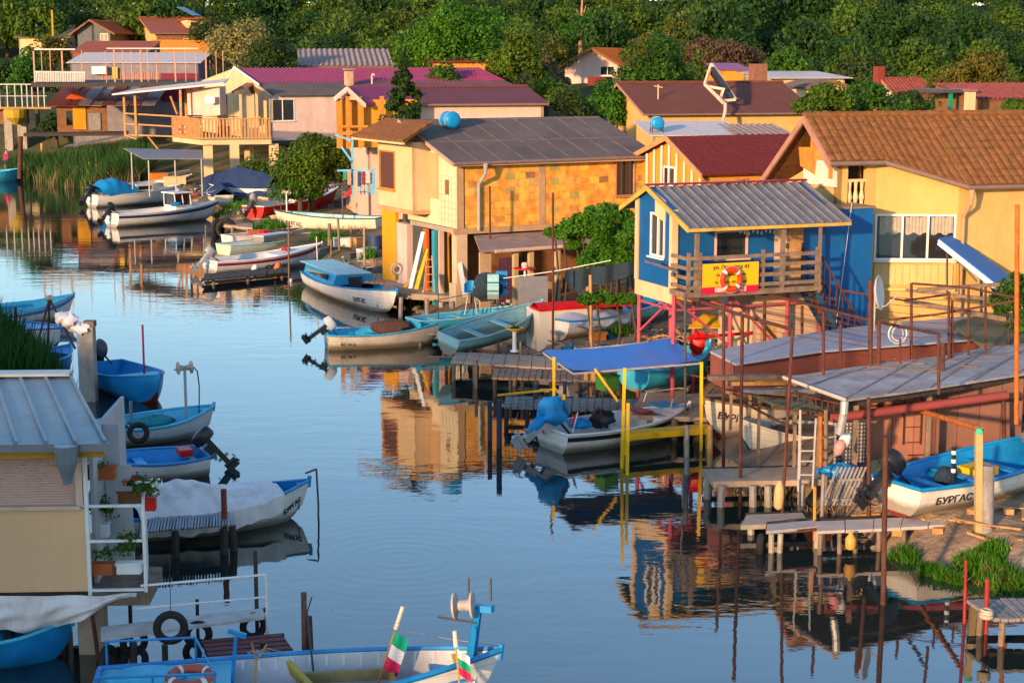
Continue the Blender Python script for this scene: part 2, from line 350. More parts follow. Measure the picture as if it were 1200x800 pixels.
def water_mat():
    m = bpy.data.materials.new('water'); m.use_nodes = True; t = m.node_tree; N = t.nodes; Lk = t.links.new; b = N['Principled BSDF']
    b.inputs['Base Color'].default_value = (.012,.02,.018,1); b.inputs['Roughness'].default_value = .025
    b.inputs['IOR'].default_value = 2.1; b.inputs['Specular IOR Level'].default_value = .5
    g = N.new('ShaderNodeNewGeometry')
    def noise(sc, det, mp):
        a = N.new('ShaderNodeMapping'); a.inputs['Scale'].default_value = mp; Lk(g.outputs['Position'], a.inputs[0])
        n = N.new('ShaderNodeTexNoise'); n.inputs['Scale'].default_value = sc; n.inputs['Detail'].default_value = det; Lk(a.outputs[0], n.inputs['Vector']); return n
    n1 = noise(1.1, 3, (.55, 1.3, 1)); n2 = noise(5.0, 2, (.6, 1.2, 1)); pt = noise(.09, 3, (1, 1, 1))
    mr = N.new('ShaderNodeMapRange'); mr.inputs[1].default_value = .42; mr.inputs[2].default_value = .62; mr.inputs[3].default_value = .25; mr.inputs[4].default_value = 1
    Lk(pt.outputs['Fac'], mr.inputs[0])
    a = N.new('ShaderNodeMath'); a.operation = 'MULTIPLY_ADD'; a.inputs[1].default_value = .22; Lk(n2.outputs['Fac'], a.inputs[0]); Lk(n1.outputs['Fac'], a.inputs[2])
    w1 = N.new('ShaderNodeTexWave'); w1.wave_type = 'RINGS'; w1.rings_direction = 'SPHERICAL'; w1.inputs['Scale'].default_value = .9; w1.inputs['Distortion'].default_value = 1.2
    mp = N.new('ShaderNodeMapping'); p = G(470, 655); mp.inputs['Location'].default_value = (-p.x, -p.y, 0); Lk(g.outputs['Position'], mp.inputs[0]); Lk(mp.outputs[0], w1.inputs['Vector'])
    ln = N.new('ShaderNodeVectorMath'); ln.operation = 'LENGTH'; Lk(mp.outputs[0], ln.inputs[0])
    fr = N.new('ShaderNodeMapRange'); fr.inputs[1].default_value = 1.5; fr.inputs[2].default_value = 6.5; fr.inputs[3].default_value = .07; fr.inputs[4].default_value = 0
    Lk(ln.outputs['Value'], fr.inputs[0]); wm = N.new('ShaderNodeMath'); wm.operation = 'MULTIPLY_ADD'
    Lk(w1.outputs['Fac'], wm.inputs[0]); Lk(fr.outputs[0], wm.inputs[1])
    am = N.new('ShaderNodeMath'); am.operation = 'MULTIPLY'; Lk(a.outputs[0], am.inputs[0]); Lk(mr.outputs[0], am.inputs[1]); Lk(am.outputs[0], wm.inputs[2])
    bp = N.new('ShaderNodeBump'); bp.inputs['Strength'].default_value = 1.0; bp.inputs['Distance'].default_value = .0085
    Lk(wm.outputs[0], bp.inputs['Height']); Lk(bp.outputs[0], b.inputs['Normal']); return m
wmb = MB(); wmb.add([(-150,-65,0),(90,-65,0),(90,185,0),(-150,185,0)], [(0,1,2,3)])
tag(wmb.build('water', water_mat(), fix=False), kind='structure')

# ---------------------------------------------------------------- foliage
def crown_arr(seed, n, leaf, rx=1., rz=1., clumps=26, cr=.38, cone=False, flat=.55):
    r = np.random.RandomState(seed)
    if cone:
        hh = np.linspace(0, 1, clumps); ang = r.rand(clumps)*6.28; rad = (1-hh)**1.1*r.uniform(.25, .95, clumps)
        cc = np.stack([rad*np.cos(ang)*rx, rad*np.sin(ang)*rx, (hh*2-1)*rz], -1); crr = cr*(.75-hh*.55)
    else:
        u = r.normal(size=(clumps, 3)); u /= np.linalg.norm(u, axis=1)[:, None]; u[:, 2] = np.abs(u[:, 2])*1.25-.45
        rad = r.uniform(.45, .88, clumps)[:, None]; cc = u*rad*np.array([rx, rx, rz]); crr = cr*r.uniform(.6, 1.25, clumps)
    k = r.randint(0, clumps, n); d = r.normal(size=(n, 3)); d /= np.linalg.norm(d, axis=1)[:, None]
    rr = r.uniform(.55, 1.08, n)**.6
    P = cc[k]+d*(crr[k]*rr)[:, None]*np.array([1, 1, flat+.2])
    nrm = d*.8+r.normal(size=(n, 3))*.55+np.array([0, 0, .35]); nrm /= np.linalg.norm(nrm, axis=1)[:, None]
    t = np.cross(nrm, r.normal(size=(n, 3))); t /= np.linalg.norm(t, axis=1)[:, None]; b_ = np.cross(nrm, t)
    s = leaf*r.uniform(.6, 1.3, n)[:, None]; s2 = s*r.uniform(.45, .8, n)[:, None]
    V = np.stack([P-t*s, P-b_*s2, P+t*s, P+b_*s2], 1).reshape(-1, 3); return V
def quads(V): return np.arange(len(V)).reshape(-1, 4)
LF1 = leafmat('leaf_green', (.022,.060,.009), (.09,.18,.02)); LF2 = leafmat('leaf_dark', (.010,.028,.007), (.048,.10,.016), .3)
LF3 = leafmat('leaf_olive', (.04,.055,.010), (.17,.17,.028)); LF4 = leafmat('leaf_bright', (.024,.075,.008), (.12,.23,.02)); LF5 = leafmat('leaf_blossom', (.04,.055,.016), (.36,.32,.12))
LF6 = leafmat('leaf_brown', (.06,.04,.02), (.16,.11,.06))
BARK = mat('bark', (.07,.05,.035), .95, .3, 6, .3, bump=.6)
def trunk_mb(H, r=.2, seed=0, reach=1.6, up=.55):
    rnd = random.Random(seed); mb = MB(); mb.tube((0,0,-.4), (0,0,H*.45), r, r*.75); mb.tube((0,0,H*.45), (rnd.uniform(-.1,.1),0,H*.85), r*.75, r*.25)
    for i in range(6):
        a = rnd.uniform(0, 6.28); z = H*rnd.uniform(.3, .6); e = Vector((math.cos(a)*reach, math.sin(a)*reach, z+H*up*rnd.uniform(.4, .8)))
        mid = Vector((e.x*.45, e.y*.45, z+(e.z-z)*.6)); mb.tube((0,0,z), mid, r*.42, r*.25, 6); mb.tube(mid, e, r*.25, r*.08, 6)
        b2 = mid+Vector((rnd.uniform(-.6,.6), rnd.uniform(-.6,.6), reach*.5)); mb.tube(mid, b2, r*.2, r*.05, 5)
    return mb
def tree(name, label, px, pyb, D, pxw, pytop, lm, n=5200, leaf=.13, cat='tree', group=None, seed=0, clumps=34, cone=False, pybot=None, cr=.36):
    """crown centred on column px, its top at row pytop, its width pxw pixels, at distance D"""
    b_ = PD(px, pyb, D); g = hz(b_.x, b_.y); s = FPX/D; rx = pxw/s/2; zt = ZA(pytop, b_.x, b_.y)
    zb = ZA(pybot, b_.x, b_.y) if pybot else g+.18*(zt-g)
    rz = max(.4, (zt-zb)/2); o = thing(name, label, cat, (b_.x, b_.y, g), 0, group)
    V = crown_arr(seed, n, leaf, rx, rz, clumps, cr*(rx if not cone else rx*.8), cone); V[:, 2] += (zt+zb)/2-g
    link(npmesh('crown', V, quads(V), lm), 'crown', o)
    if cone: MB().tube((0,0,-.3), (0,0,zt-g), .16, .02).build('trunk', BARK, o)
    else: trunk_mb(zt-g-.4*rz, min(.28, .10+rx*.05), seed, rx*.62).build('trunk', BARK, o)
    return o
# the far wood on the hillside: one mass nobody could count
def wood(name, pts, lm, seed, n=2400, leaf=.21):
    temps = [crown_arr(seed*10+i, n, leaf/3.4, 1, 1.05, 22, .40) for i in range(5)]; r = np.random.RandomState(seed); A = []
    for (x, y, s) in pts:
        T = temps[r.randint(5)].copy(); a = r.rand()*6.28; c, s_ = math.cos(a), math.sin(a)
        T = T@np.array([[c, s_, 0], [-s_, c, 0], [0, 0, 1]]); T *= np.array([s, s, s*r.uniform(.95, 1.35)]); T += np.array([x, y, hz(x, y)+s*.85]); A.append(T)
    V = np.concatenate(A); return link(npmesh(name, V, quads(V), lm), name)
rw = np.random.RandomState(5); far = []; 
for Y in [152,163,175,190,208,228,241,254,278,305,335,370]:
    half = Y*.36+8; step = 5.2+Y*.004; x = -half
    while x < half:
        yy = Y+rw.uniform(-6, 6); xx = x+rw.uniform(-2, 2); px, _ = proj((xx, yy, 10))
        ok = True
        if Y < 236 and px < 345: ok = False                    # the houses on the left stand in front
        if Y < 185 and px < 640: ok = False
        if Y < 160 and px < 1000: ok = False
        if Y < 172 and px < 900: ok = False
        if Y < 196 and 636 < px < 748: ok = False
        if ok: far.append((xx, yy, rw.uniform(2.7, 5.0)*(1 if Y > 185 else .75)))
        x += step*rw.uniform(.6, 1.1)
r_ = np.random.RandomState(3); pick = r_.rand(len(far))
# keep a clearing with a path near the top
far_ok = [p for p in far if not (738 < proj((p[0], p[1], 14))[0] < 800 and p[1] > 240 and p[1] < 330)]
pick = pick[:len(far_ok)]
tag(wood('hillside_wood', [p for p, q in zip(far_ok, pick) if q < .42], LF2, 1), 'dark green wood covering the hillside behind the village', 'woodland', kind='stuff')
tag(wood('hillside_copse', [p for p, q in zip(far_ok, pick) if .42 <= q < .78], LF1, 2), 'mid green leafy patches among the dark hillside wood', 'woodland', kind='stuff')
tag(wood('hillside_thicket', [p for p, q in zip(far_ok, pick) if q >= .78], leafmat('leaf_fresh', (.03,.06,.010), (.11,.17,.025)), 6), 'lighter yellow green crowns scattered through the hillside wood', 'woodland', kind='stuff')
# unseen scrub covering the shading ridge of the near left bank
sc = []
for k in range(70):
    pp = 9+k*1.4; al = -14+rw.uniform(-3, 3); sc.append((al*.55-pp*.835, al*.835+pp*.55, rw.uniform(.5, 1.2)))
tag(wood('unseen_bank_scrub', sc, LF2, 4, n=500, leaf=.5), 'unseen scrub on the added shading ridge of the left bank', 'scrub', kind='stuff')
def blades(name, label, spots, hmin, hmax, n, lm, seed=0, spread=.35):
    """spots: world (x, y, radius)"""
    r = np.random.RandomState(seed); A = []
    for (x, y, rad) in spots:
        a = r.rand(n)*6.28; q = np.sqrt(r.rand(n))*rad; X = x+q*np.cos(a); Y = y+q*np.sin(a); Z = np.maximum(hgt(X, Y), -.1)-.03
        h = r.uniform(hmin, hmax, n)*(1-.45*(q/rad)**2); b_ = r.rand(n)*6.28; w_ = r.uniform(.010, .022, n)+.008*h; le = h*r.uniform(.05, spread, n)
        dx, dy = np.cos(b_), np.sin(b_); l2 = r.rand(n)*6.28; lx, ly = np.cos(l2)*le, np.sin(l2)*le
        B = np.stack([X, Y, Z], -1); W = np.stack([dx*w_, dy*w_, 0*w_], -1); M_ = B+np.stack([lx*.3, ly*.3, h*.6], -1); T = B+np.stack([lx, ly, h], -1)
        A.append(np.stack([B-W, B+W, M_+W*.8, M_-W*.8], 1).reshape(-1, 3)); A.append(np.stack([M_-W*.8, M_+W*.8, T+W*.1, T-W*.1], 1).reshape(-1, 3))
    V = np.concatenate(A); o = link(npmesh(name, V, quads(V), lm), name); return tag(o, label, 'grass', kind='stuff')
GR = leafmat('grass_blade', (.03,.085,.008), (.10,.24,.02), .3)
def GT(px, py):
    D = np.arange(22, 260, .25); d = ray(px, py); P = np.array(C0)[None]+np.array(d)[None]*(D/d.y)[:, None]
    h = np.maximum(hgt(P[:, 0], P[:, 1]), 0); k = np.argmax(P[:, 2] <= h); return Vector(P[k])
def sp(l): return [(G(a, b, .3).x, G(a, b, .3).y, r) for a, b, r in l]
# ================================================================ BUILDINGS
class Fr:
    """a building's local frame: x along its front, y away from the camera, z up from zg"""
    def __init__(s, px, Y, a, zg=None, py=300):
        P = PD(px, py, Y); s.a = R(a); s.O = Vector((P.x, P.y, 0)); s.u = Vector((math.cos(s.a), math.sin(s.a), 0)); s.v = Vector((-math.sin(s.a), math.cos(s.a), 0))
        s.zg = hz(P.x, P.y) if zg is None else zg
    def W(s, x, y, z=0): return s.O+s.u*x+s.v*y+Vector((0, 0, z+s.zg))
    def U(s, px, z=3, y=0): return solveX(s.W(0, y, z), s.u, px)
    def V(s, px, z=3, x=0): return solveX(s.W(x, 0, z), s.v, px)
    def Z(s, py, x=0, y=0): return solveY(s.W(x, y, 0), (0, 0, 1), py)
    def F(s, x0, y0, x1, y1, yl=0):
        """pixel rectangle on the front face -> local x, z, w, h"""
        a = s.U(x0, 3, yl); b = s.U(x1, 3, yl); z0 = s.Z(y1, (a+b)/2, yl); z1 = s.Z(y0, (a+b)/2, yl); return a, z0, b-a, z1-z0
    def L(s, x0, y0, x1, y1, xl=0):
        """pixel rectangle on the left face (x0 is the far edge) -> local y, z, w, h"""
        a = s.V(x1, 3, xl); b = s.V(x0, 3, xl); z0 = s.Z(y1, xl, (a+b)/2); z1 = s.Z(y0, xl, (a+b)/2); return a, z0, b-a, z1-z0
    def local(s, P): d = Vector(P)-s.W(0, 0, 0); return Vector((d.dot(s.u), d.dot(s.v), d.z))
    def root(s, name, label, cat, group=None): return thing(name, label, cat, s.W(0, 0, 0), s.a, group)

def wallpanel(mb, o, d, L, z0, tops, holes, t=.16, nin=None):
    """a wall standing on local line o + d*s with openings; tops: [(s, z)...]; thickness goes along nin"""
    o = Vector((o[0], o[1], 0)); d = Vector((d[0], d[1], 0)).normalized(); nin = Vector((-d.y, d.x, 0)) if nin is None else Vector(nin)
    def top(s_):
        for (a, za), (b, zb) in zip(tops, tops[1:]):
            if a-1e-6 <= s_ <= b+1e-6: return za+(zb-za)*(s_-a)/max(b-a, 1e-6)
        return tops[-1][1]
    cuts = sorted(set([0, L]+[p[0] for p in tops if 0 < p[0] < L]+[min(max(q, 0), L) for h in holes for q in (h[0], h[0]+h[2])]))
    for a, b in zip(cuts, cuts[1:]):
        if b-a < 1e-4: continue
        m_ = (a+b)/2; seg = []; z = z0
        for h in sorted([h for h in holes if h[0] < m_ < h[0]+h[2]], key=lambda h: h[1]):
            if h[1] > z: seg.append((z, z, h[1], h[1]))
            z = h[1]+h[3]
        seg.append((z, z, top(a), top(b)))
        for (za, zb, zc, zd) in seg:
            A = o+d*a; B = o+d*b
            mb.prism([A+Vector((0,0,za)), B+Vector((0,0,zb)), B+Vector((0,0,zd)), A+Vector((0,0,zc))], nin*t)
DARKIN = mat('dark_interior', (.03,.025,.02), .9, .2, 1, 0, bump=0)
CURT = mat('curtain', (.35,.30,.24), .9, .15, 4, .1)
def window(root, o, d, hole, fm=MW, mull=1, n_out=None, sill=True, name='window', gm=None, curtain=0):
    """frame, panes and sill fitted in a hole"""
    s0, z0, w_, h_ = hole; o = Vector((o[0], o[1], 0)); d = Vector((d[0], d[1], 0)).normalized(); n = Vector((d.y, -d.x, 0))
    f = .06; mb = MB(); P = lambda s_, z, k=0: o+d*s_+Vector((0, 0, z))+n*k
    for (a, b, c, e) in [(s0-f, z0-f, w_+2*f, f), (s0-f, z0+h_, w_+2*f, f), (s0-f, z0, f, h_), (s0+w_, z0, f, h_)]:
        mb.pbox(P(a, b, -.06), d*c, Vector((0, 0, e)), n*.095)
    for i in range(1, mull+1): mb.pbox(P(s0+w_*i/(mull+1)-.03, z0, -.06), d*.06, Vector((0, 0, h_)), n*.08)
    fo = mb.build(name, fm, root)
    MB().pbox(P(s0, z0, -.05), d*w_, Vector((0, 0, h_)), n*.012).build('pane', gm or GLASS, fo)
    if sill: MB().pbox(P(s0-.1, z0-f-.05, .037), d*(w_+.2), Vector((0, 0, .045)), n*.08).build('sill', fm, fo)
    return fo
def doorleaf(root, o, d, hole, m, fm=MW, name='door', out=.0):
    s0, z0, w_, h_ = hole; o = Vector((o[0], o[1], 0)); d = Vector((d[0], d[1], 0)).normalized(); n = Vector((d.y, -d.x, 0))
    P = lambda s_, z, k=0: o+d*s_+Vector((0, 0, z))+n*k; mb = MB(); mb.pbox(P(s0, z0, -.06+out), d*w_, Vector((0,0,h_)), n*.05)
    for q in (.12, .55): mb.pbox(P(s0+w_*.15, z0+h_*q, -.012+out), d*w_*.7, Vector((0,0,h_*.33)), n*.015)
    dr = mb.build(name, m, root); MB().pbox(P(s0+w_*.86, z0+h_*.46, -.0+out), d*.03, Vector((0,0,.14)), n*.06).build('handle', DGREY, dr)
    return dr
def sheet(mb, p00, p10, p01, p11, kind='flat', per=.25, amp=.03, row=.36, th=.05):
    """a roof sheet; p00-p10 is the eave, p01-p11 the ridge"""
    p00, p10, p01, p11 = map(Vector, (p00, p10, p01, p11)); n = (p10-p00).cross(p01-p00).normalized()
    if n.z < 0: n = -n
    L = max((p10-p00).length, (p11-p01).length); H = ((p01-p00).length+(p11-p10).length)/2
    B = lambda u, v: (p00*(1-u)+p10*u)*(1-v)+(p01*(1-u)+p11*u)*v
    mb.prism([p00-n*(th), p10-n*(th), p11-n*(th), p01-n*(th)], n*(th-.004 if kind != 'flat' else th))
    if kind == 'corr' or kind == 'wave':
        nu = max(8, int(L/per*6)); mb.grid(lambda u, v: B(u, v)+n*(amp+amp*math.sin(u*L/per*2*math.pi)), nu, 1)
    elif kind == 'tile':
        nu = max(8, int(L/per*6)); rows = max(2, int(H/row))
        for k in range(rows):
            v0, v1 = k/rows, min(1, (k+1)/rows+.02)
            def fn(u, v, v0=v0, v1=v1, k=k):
                q = abs(math.sin(u*L/per*math.pi))**.7
                return B(u, v0+(v1-v0)*v)+n*(amp*.4+amp*1.6*q+(1-v)*.03)
            mb.grid(fn, nu, 1)
            mb.grid(lambda u, v, v0=v0: B(u, v0)+n*(-.0+v*(amp*.4+amp*1.6*abs(math.sin(u*L/per*math.pi))**.7+.03)), nu, 1)
    elif kind == 'seam':
        k = max(2, int(round(L/per)))
        for i in range(k+1):
            a = B(i/k, 0); b = B(i/k, 1); mb.bar(a+n*amp*.5, b+n*amp*.5, .045, amp)
    return mb
def roofmat(name, col, **k): return mat(name, col, **k)
R_TILE = mat('roof_tile_orange', (.19,.08,.032), .8, .38, 4.5, .65, (.15,.09,.03), 2.2, .2)
R_RED = mat('roof_red_shingle', (.15,.022,.02), .8, .35, 9, .3, None, 12, .3)
R_BROWN = mat('roof_brown', (.13,.045,.030), .85, .15, 1, .3, (.08,.035,.03), 1.2, .2)
R_MAROON = mat('roof_maroon', (.13,.035,.04), .8, .15, 1, .3, None, 1.5, .2)
R_PURPLE = mat('roof_purple', (.26,.05,.11), .5, .12, 2, .2, None, 1.5, .1)
R_FELT = mat('roof_felt', (.12,.09,.08), .9, .2, .5, .6, (.07,.055,.05), .7, .35, 30)
R_GREY = mat('roof_grey_seam', (.17,.165,.175), .5, .2, 2.5, .6, (.10,.085,.08), 2, .08, spec=.5)
R_CORR = mat('roof_fibre_cement', (.27,.21,.19), .9, .2, 2, .5, (.13,.07,.05), 2.5, .3)
R_RUSTC = mat('roof_rusty_sheet', (.22,.06,.045), .8, .35, 2.5, .6, (.10,.03,.02), 3, .3)
R_WHITE = mat('roof_white_sheet', (.55,.47,.43), .6, .08, 2, .2)
R_ORANGE = mat('roof_orange_far', (.30,.075,.03), .8, .25, 2, .4, (.16,.06,.04), 3, .2)
W_YEL = mat('plaster_yellow', (.58,.36,.15), .9, .10, .9, .55, (.46,.25,.09), 1.4, .25, 35)
W_CREAM = mat('plaster_cream', (.62,.45,.27), .9, .09, 1, .5, (.45,.30,.18), 1.2, .25, 35)
W_PINK = mat('plaster_pinkish', (.60,.44,.38), .9, .09, 1, .5, (.42,.28,.22), 1.2, .2, 35)
W_WHITE = mat('plaster_white', (.62,.56,.48), .9, .06, 1, .3, (.42,.33,.24), 1.5, .3, 35)
W_ORANGE = mat('plaster_orange', (.58,.25,.06), .9, .1, 1, .25, (.40,.15,.04), 1.5, .2)
W_BLUE = mat('board_blue', (.005,.088,.26), .5, .18, 1.2, .45, (.02,.07,.12), 2, .06)
W_BROWN = mat('plank_brown', (.19,.09,.045), .85, .25, 3, .4, None, 4, .3)
W_SALMON = mat('panel_salmon', (.30,.14,.10), .85, .12, 1.5, .4, (.20,.085,.06), 2, .25)
TRIM = mat('trim_brown_pink', (.36,.19,.14), .7, .15, 3, .3)
GUT = mat('gutter_metal', (.20,.14,.11), .5, .12, 4, .3, bump=.05)
ORW = mat('orange_wood', (.50,.21,.06), .7, .22, 4, .3, (.25,.09,.03), 5, .25)

def brickmat():
    m = bpy.data.materials.new('hollow_block_brick'); m.use_nodes = True; t = m.node_tree; N = t.nodes; Lk = t.links.new; b = N['Principled BSDF']
    tc = N.new('ShaderNodeTexCoord'); sp_ = N.new('ShaderNodeSeparateXYZ'); Lk(tc.outputs['Object'], sp_.inputs[0])
    def mth(op, a, b_=None, v=None):
        n = N.new('ShaderNodeMath'); n.operation = op
        if hasattr(a, 'links'): Lk(a, n.inputs[0])
        else: n.inputs[0].default_value = a
        if b_ is not None:
            if hasattr(b_, 'links'): Lk(b_, n.inputs[1])
            else: n.inputs[1].default_value = b_
        return n.outputs[0]
    ad = mth('ADD', sp_.outputs['X'], sp_.outputs['Y'])
    rows = mth('DIVIDE', sp_.outputs['Z'], .27); ri = mth('FLOOR', rows); off = mth('MULTIPLY', mth('MODULO', ri, 2.0), .17)
    colu = mth('DIVIDE', mth('ADD', ad, off), .44); ci = mth('FLOOR', colu)
    cb = N.new('ShaderNodeCombineXYZ'); Lk(ri, cb.inputs[0]); Lk(ci, cb.inputs[1]); wn = N.new('ShaderNodeTexWhiteNoise'); wn.noise_dimensions = '2D'; Lk(cb.outputs[0], wn.inputs['Vector'])
    cr = N.new('ShaderNodeValToRGB'); cr.color_ramp.interpolation = 'CONSTANT'; e = cr.color_ramp.elements
    e[0].position = 0; e[0].color = (.72,.34,.035,1); e[1].position = .22; e[1].color = (.80,.43,.05,1)
    for p, c in [(.44, (.68,.29,.035,1)), (.62, (.76,.38,.07,1)), (.86, (.58,.25,.06,1)), (.92, (.48,.32,.08,1)), (.955, (.38,.32,.08,1)), (.98, (.32,.15,.07,1))]:
        x = e.new(p); x.color = c
    Lk(wn.outputs['Value'], cr.inputs[0])
    fx = mth('FRACT', colu); fz = mth('FRACT', rows)
    ex = mth('MINIMUM', fx, mth('SUBTRACT', 1.0, fx)); ez = mth('MINIMUM', fz, mth('SUBTRACT', 1.0, fz))
    mo = mth('MAXIMUM', mth('LESS_THAN', ex, .035), mth('LESS_THAN', ez, .06))
    ns = N.new('ShaderNodeTexNoise'); ns.inputs['Scale'].default_value = 3; ns.inputs['Detail'].default_value = 8; Lk(tc.outputs['Object'], ns.inputs[0])
    m1 = N.new('ShaderNodeMix'); m1.data_type = 'RGBA'; Lk(mo, m1.inputs[0]); Lk(cr.outputs[0], m1.inputs[6]); m1.inputs[7].default_value = (.60,.34,.10,1)
    m2 = N.new('ShaderNodeMix'); m2.data_type = 'RGBA'; m2.blend_type = 'MULTIPLY'; m2.inputs[0].default_value = .8; Lk(m1.outputs[2], m2.inputs[6])
    c2 = N.new('ShaderNodeValToRGB'); c2.color_ramp.elements[0].position = .3; c2.color_ramp.elements[0].color = (.6,.5,.42,1); c2.color_ramp.elements[1].position = .62; c2.color_ramp.elements[1].color = (1.1,1.05,1,1)
    Lk(ns.outputs['Fac'], c2.inputs[0]); Lk(c2.outputs[0], m2.inputs[7]); Lk(m2.outputs[2], b.inputs['Base Color']); b.inputs['Roughness'].default_value = .9
    bp = N.new('ShaderNodeBump'); bp.inputs['Strength'].default_value = .6; bp.inputs['Distance'].default_value = .02; Lk(mth('SUBTRACT', 1.0, mo), bp.inputs['Height']); Lk(bp.outputs[0], b.inputs['Normal'])
    return m
BRICK = brickmat()

def gable_house(fr, name, label, L, W, ze, zr, wm, rm, kind='corr', rf=.5, oh=.35, og=.35, zb=None, front=(), left=(), per=.3, amp=.03, cat='house', group=None, trim=TRIM, z0=-1.0, lm=None, gablewall=None, fm=MW, mull=1):
    """ridge along local x; zb = back eave height"""
    root = fr.root(name, label, cat, group); zb = ze if zb is None else zb; yr = W*rf
    mb = MB(); wallpanel(mb, (0, 0), (1, 0), L, z0, [(0, ze), (L, ze)], [h for h in front], .16)
    mb.build('wall', wm, root)
    MB().box(.0, W-.16, z0, L, W, zb).build('back_wall', wm, root)
    hl = [(W-h[0]-h[2], h[1], h[2], h[3]) for h in left]; g = MB()
    wallpanel(g, (-.003, W), (0, -1), W, z0, [(0, zb), (W-yr, zr), (W, ze)], hl, .16)
    g.build('gable_wall', lm or wm, root); g = MB(); wallpanel(g, (L+.003, 0), (0, 1), W, z0, [(0, ze), (yr, zr), (W, zb)], [], .16); g.build('gable_wall', lm or wm, root)
    for h in front: window(root, (0, 0), (1, 0), h, fm, mull)
    for h in hl: window(root, (-.003, W), (0, -1), h, fm, mull)
    MB().box(.2, .35, z0, L-.2, W-.2, z0+.3).build('floor_slab', DARKIN, root)
    sf = (zr-ze)/yr; sb = (zr-zb)/(W-yr); rb = MB(); e = .05
    sheet(rb, (-og, -oh, ze-sf*oh+e), (L+og, -oh, ze-sf*oh+e), (-og, yr, zr+e), (L+og, yr, zr+e), kind, per, amp)
    sheet(rb, (L+og, W+oh, zb-sb*oh+e), (-og, W+oh, zb-sb*oh+e), (L+og, yr, zr+e), (-og, yr, zr+e), kind, per, amp)
    ro = rb.build('roof', rm, root)
    rc = MB(); rc.tube((-og, yr, zr+e+.03), (L+og, yr, zr+e+.03), .09, n=8); rc.build('ridge_cap', rm, ro)
    t_ = MB()
    for xx in (-og-.03, L+og+.01):
        t_.pbox((xx, -oh, ze-sf*oh-.14), (0, yr+oh, zr-ze+sf*oh), (0, 0, .18), (.04, 0, 0)); t_.pbox((xx, W+oh, zb-sb*oh-.14), (0, yr-W-oh, zr-zb+sb*oh), (0, 0, .18), (.04, 0, 0))
    t_.build('bargeboard', trim, ro)
    MB().tube((-og, -oh-.05, ze-sf*oh-.02), (L+og, -oh-.05, ze-sf*oh-.02), .06, n=6).build('gutter', GUT, ro)
    return root
def chimney(parent, x, y, z0, z1, w_=.5, m=None, cap=True):
    c = MB().box(x-w_/2, y-w_/2, z0, x+w_/2, y+w_/2, z1).build('chimney', m or W_BROWN, parent, bevel=.015)
    if cap: MB().box(x-w_*.65, y-w_*.65, z1+.12, x+w_*.65, y+w_*.65, z1+.2).box(x-.05, y-.05, z1, x+.05, y+.05, z1+.12).build('chimney_cap', CONC, c)
    return c

# ---------------------------------------------------------------- B1: the blue stilt house
f = Fr(807, 43.5, 22, zg=0.0, py=268); zE = f.Z(268); yR = f.V(759, zE+.9); zR = f.Z(219, 0, yR); Lr = f.U(997, zE)
yB = f.V(727, zE, 0); zBk = f.Z(243, 0, yB); yW = 1.05; deck = f.Z(343, 0, .15)
b1 = f.root('stilt_house', 'small royal blue wooden house on pink stilts with a phone number banner', 'house')
yK = f.V(746, 4, .1)
xE = Lr-.12; wfront = MB()
win = list(f.F(838, 272, 872, 300, yW)); dr1 = f.F(905, 266, 921, 338, yW); dr2 = f.F(921, 266, 940, 338, yW)
dz = (deck+.05); dh = dz+1.95
zt_w = zE+(zR-zE)*yW/yR
hol = [tuple(win), (dr1[0], dz, dr1[2]+dr2[2], 1.95)]
wallpanel(wfront, (.1, yW), (1, 0), xE-.1, deck, [(0, zt_w), (xE-.1, zt_w)], [(h[0]-.1, h[1], h[2], h[3]) for h in hol], .12)
wfront.box(.1, yK-.12, deck, xE, yK, zR-(zR-zBk)*(yK-yR)/(yB-yR)); wfront.build('front_wall', W_BLUE, b1)
lw = f.L(763, 252, 777, 298, .1); Ll = yK-yW
g = MB(); ztb = zR-(zR-zBk)*(yK-yR)/(yB-yR)
hl = [(yK-lw[0]-lw[2], lw[1], lw[2], lw[3])]
wallpanel(g, (.097, yK), (0, -1), Ll, deck-.02, [(0, ztb), (yK-yR, zR), (Ll, zt_w)], hl, .12)
g.build('gable_wall', W_BLUE, b1); g = MB(); wallpanel(g, (xE+.003, yW), (0, 1), Ll, deck, [(0, zt_w), (yR-yW, zR), (Ll, ztb)], [], .12)
g.build('gable_wall', W_BLUE, b1)
window(b1, (.1, yW), (1, 0), (win[0]-.1, win[1], win[2], win[3]), mat('frame_pinkwhite', (.60,.42,.36), .6), 0)
window(b1, (.097, yK), (0, -1), hl[0], MW, 1)
doorleaf(b1, (.1, yW), (1, 0), (dr1[0]-.1+.02, dz, dr1[2]-.03, 1.93), W_PINK)
doorleaf(b1, (.1, yW), (1, 0), (dr2[0]-.1+.02, dz, dr2[2]-.03, 1.93), WOODL)
tb = MB()                                              # cream trim
tb.box(.04, yW-.05, deck, .22, yW+.12, zt_w); tb.box(.05, yK-.14, deck, .2, yK+.04, ztb); tb.box(.05, yW, deck-.42, .095, yK, deck-.0)
xa = lw[0]+lw[2]*.2; tb.prism([(.09, xa-.25, zR-.9), (.09, xa+.35, zR-.75), (.09, xa+.35, zR-.12), (.09, xa-.25, zR-.32)], (-.03, 0, 0)); 
tb.build('trim', W_CREAM, b1)
sl = (zR-zE)/yR; rb = MB()
sheet(rb, (0, 0, zE), (Lr, 0, zE), (-.02, yR, zR), (Lr-.02, yR, zR), 'seam', .30, .05, th=.04)
sheet(rb, (Lr, yB, zBk), (0, yB, zBk), (Lr, yR, zR), (0, yR, zR), 'seam', .30, .05, th=.04)
ro = rb.build('roof', R_GREY, b1)
MB().bar((-.05, yR, zR+.06), (Lr+.05, yR, zR+.06), .16, .05).build('ridge_cap', MARO, ro)
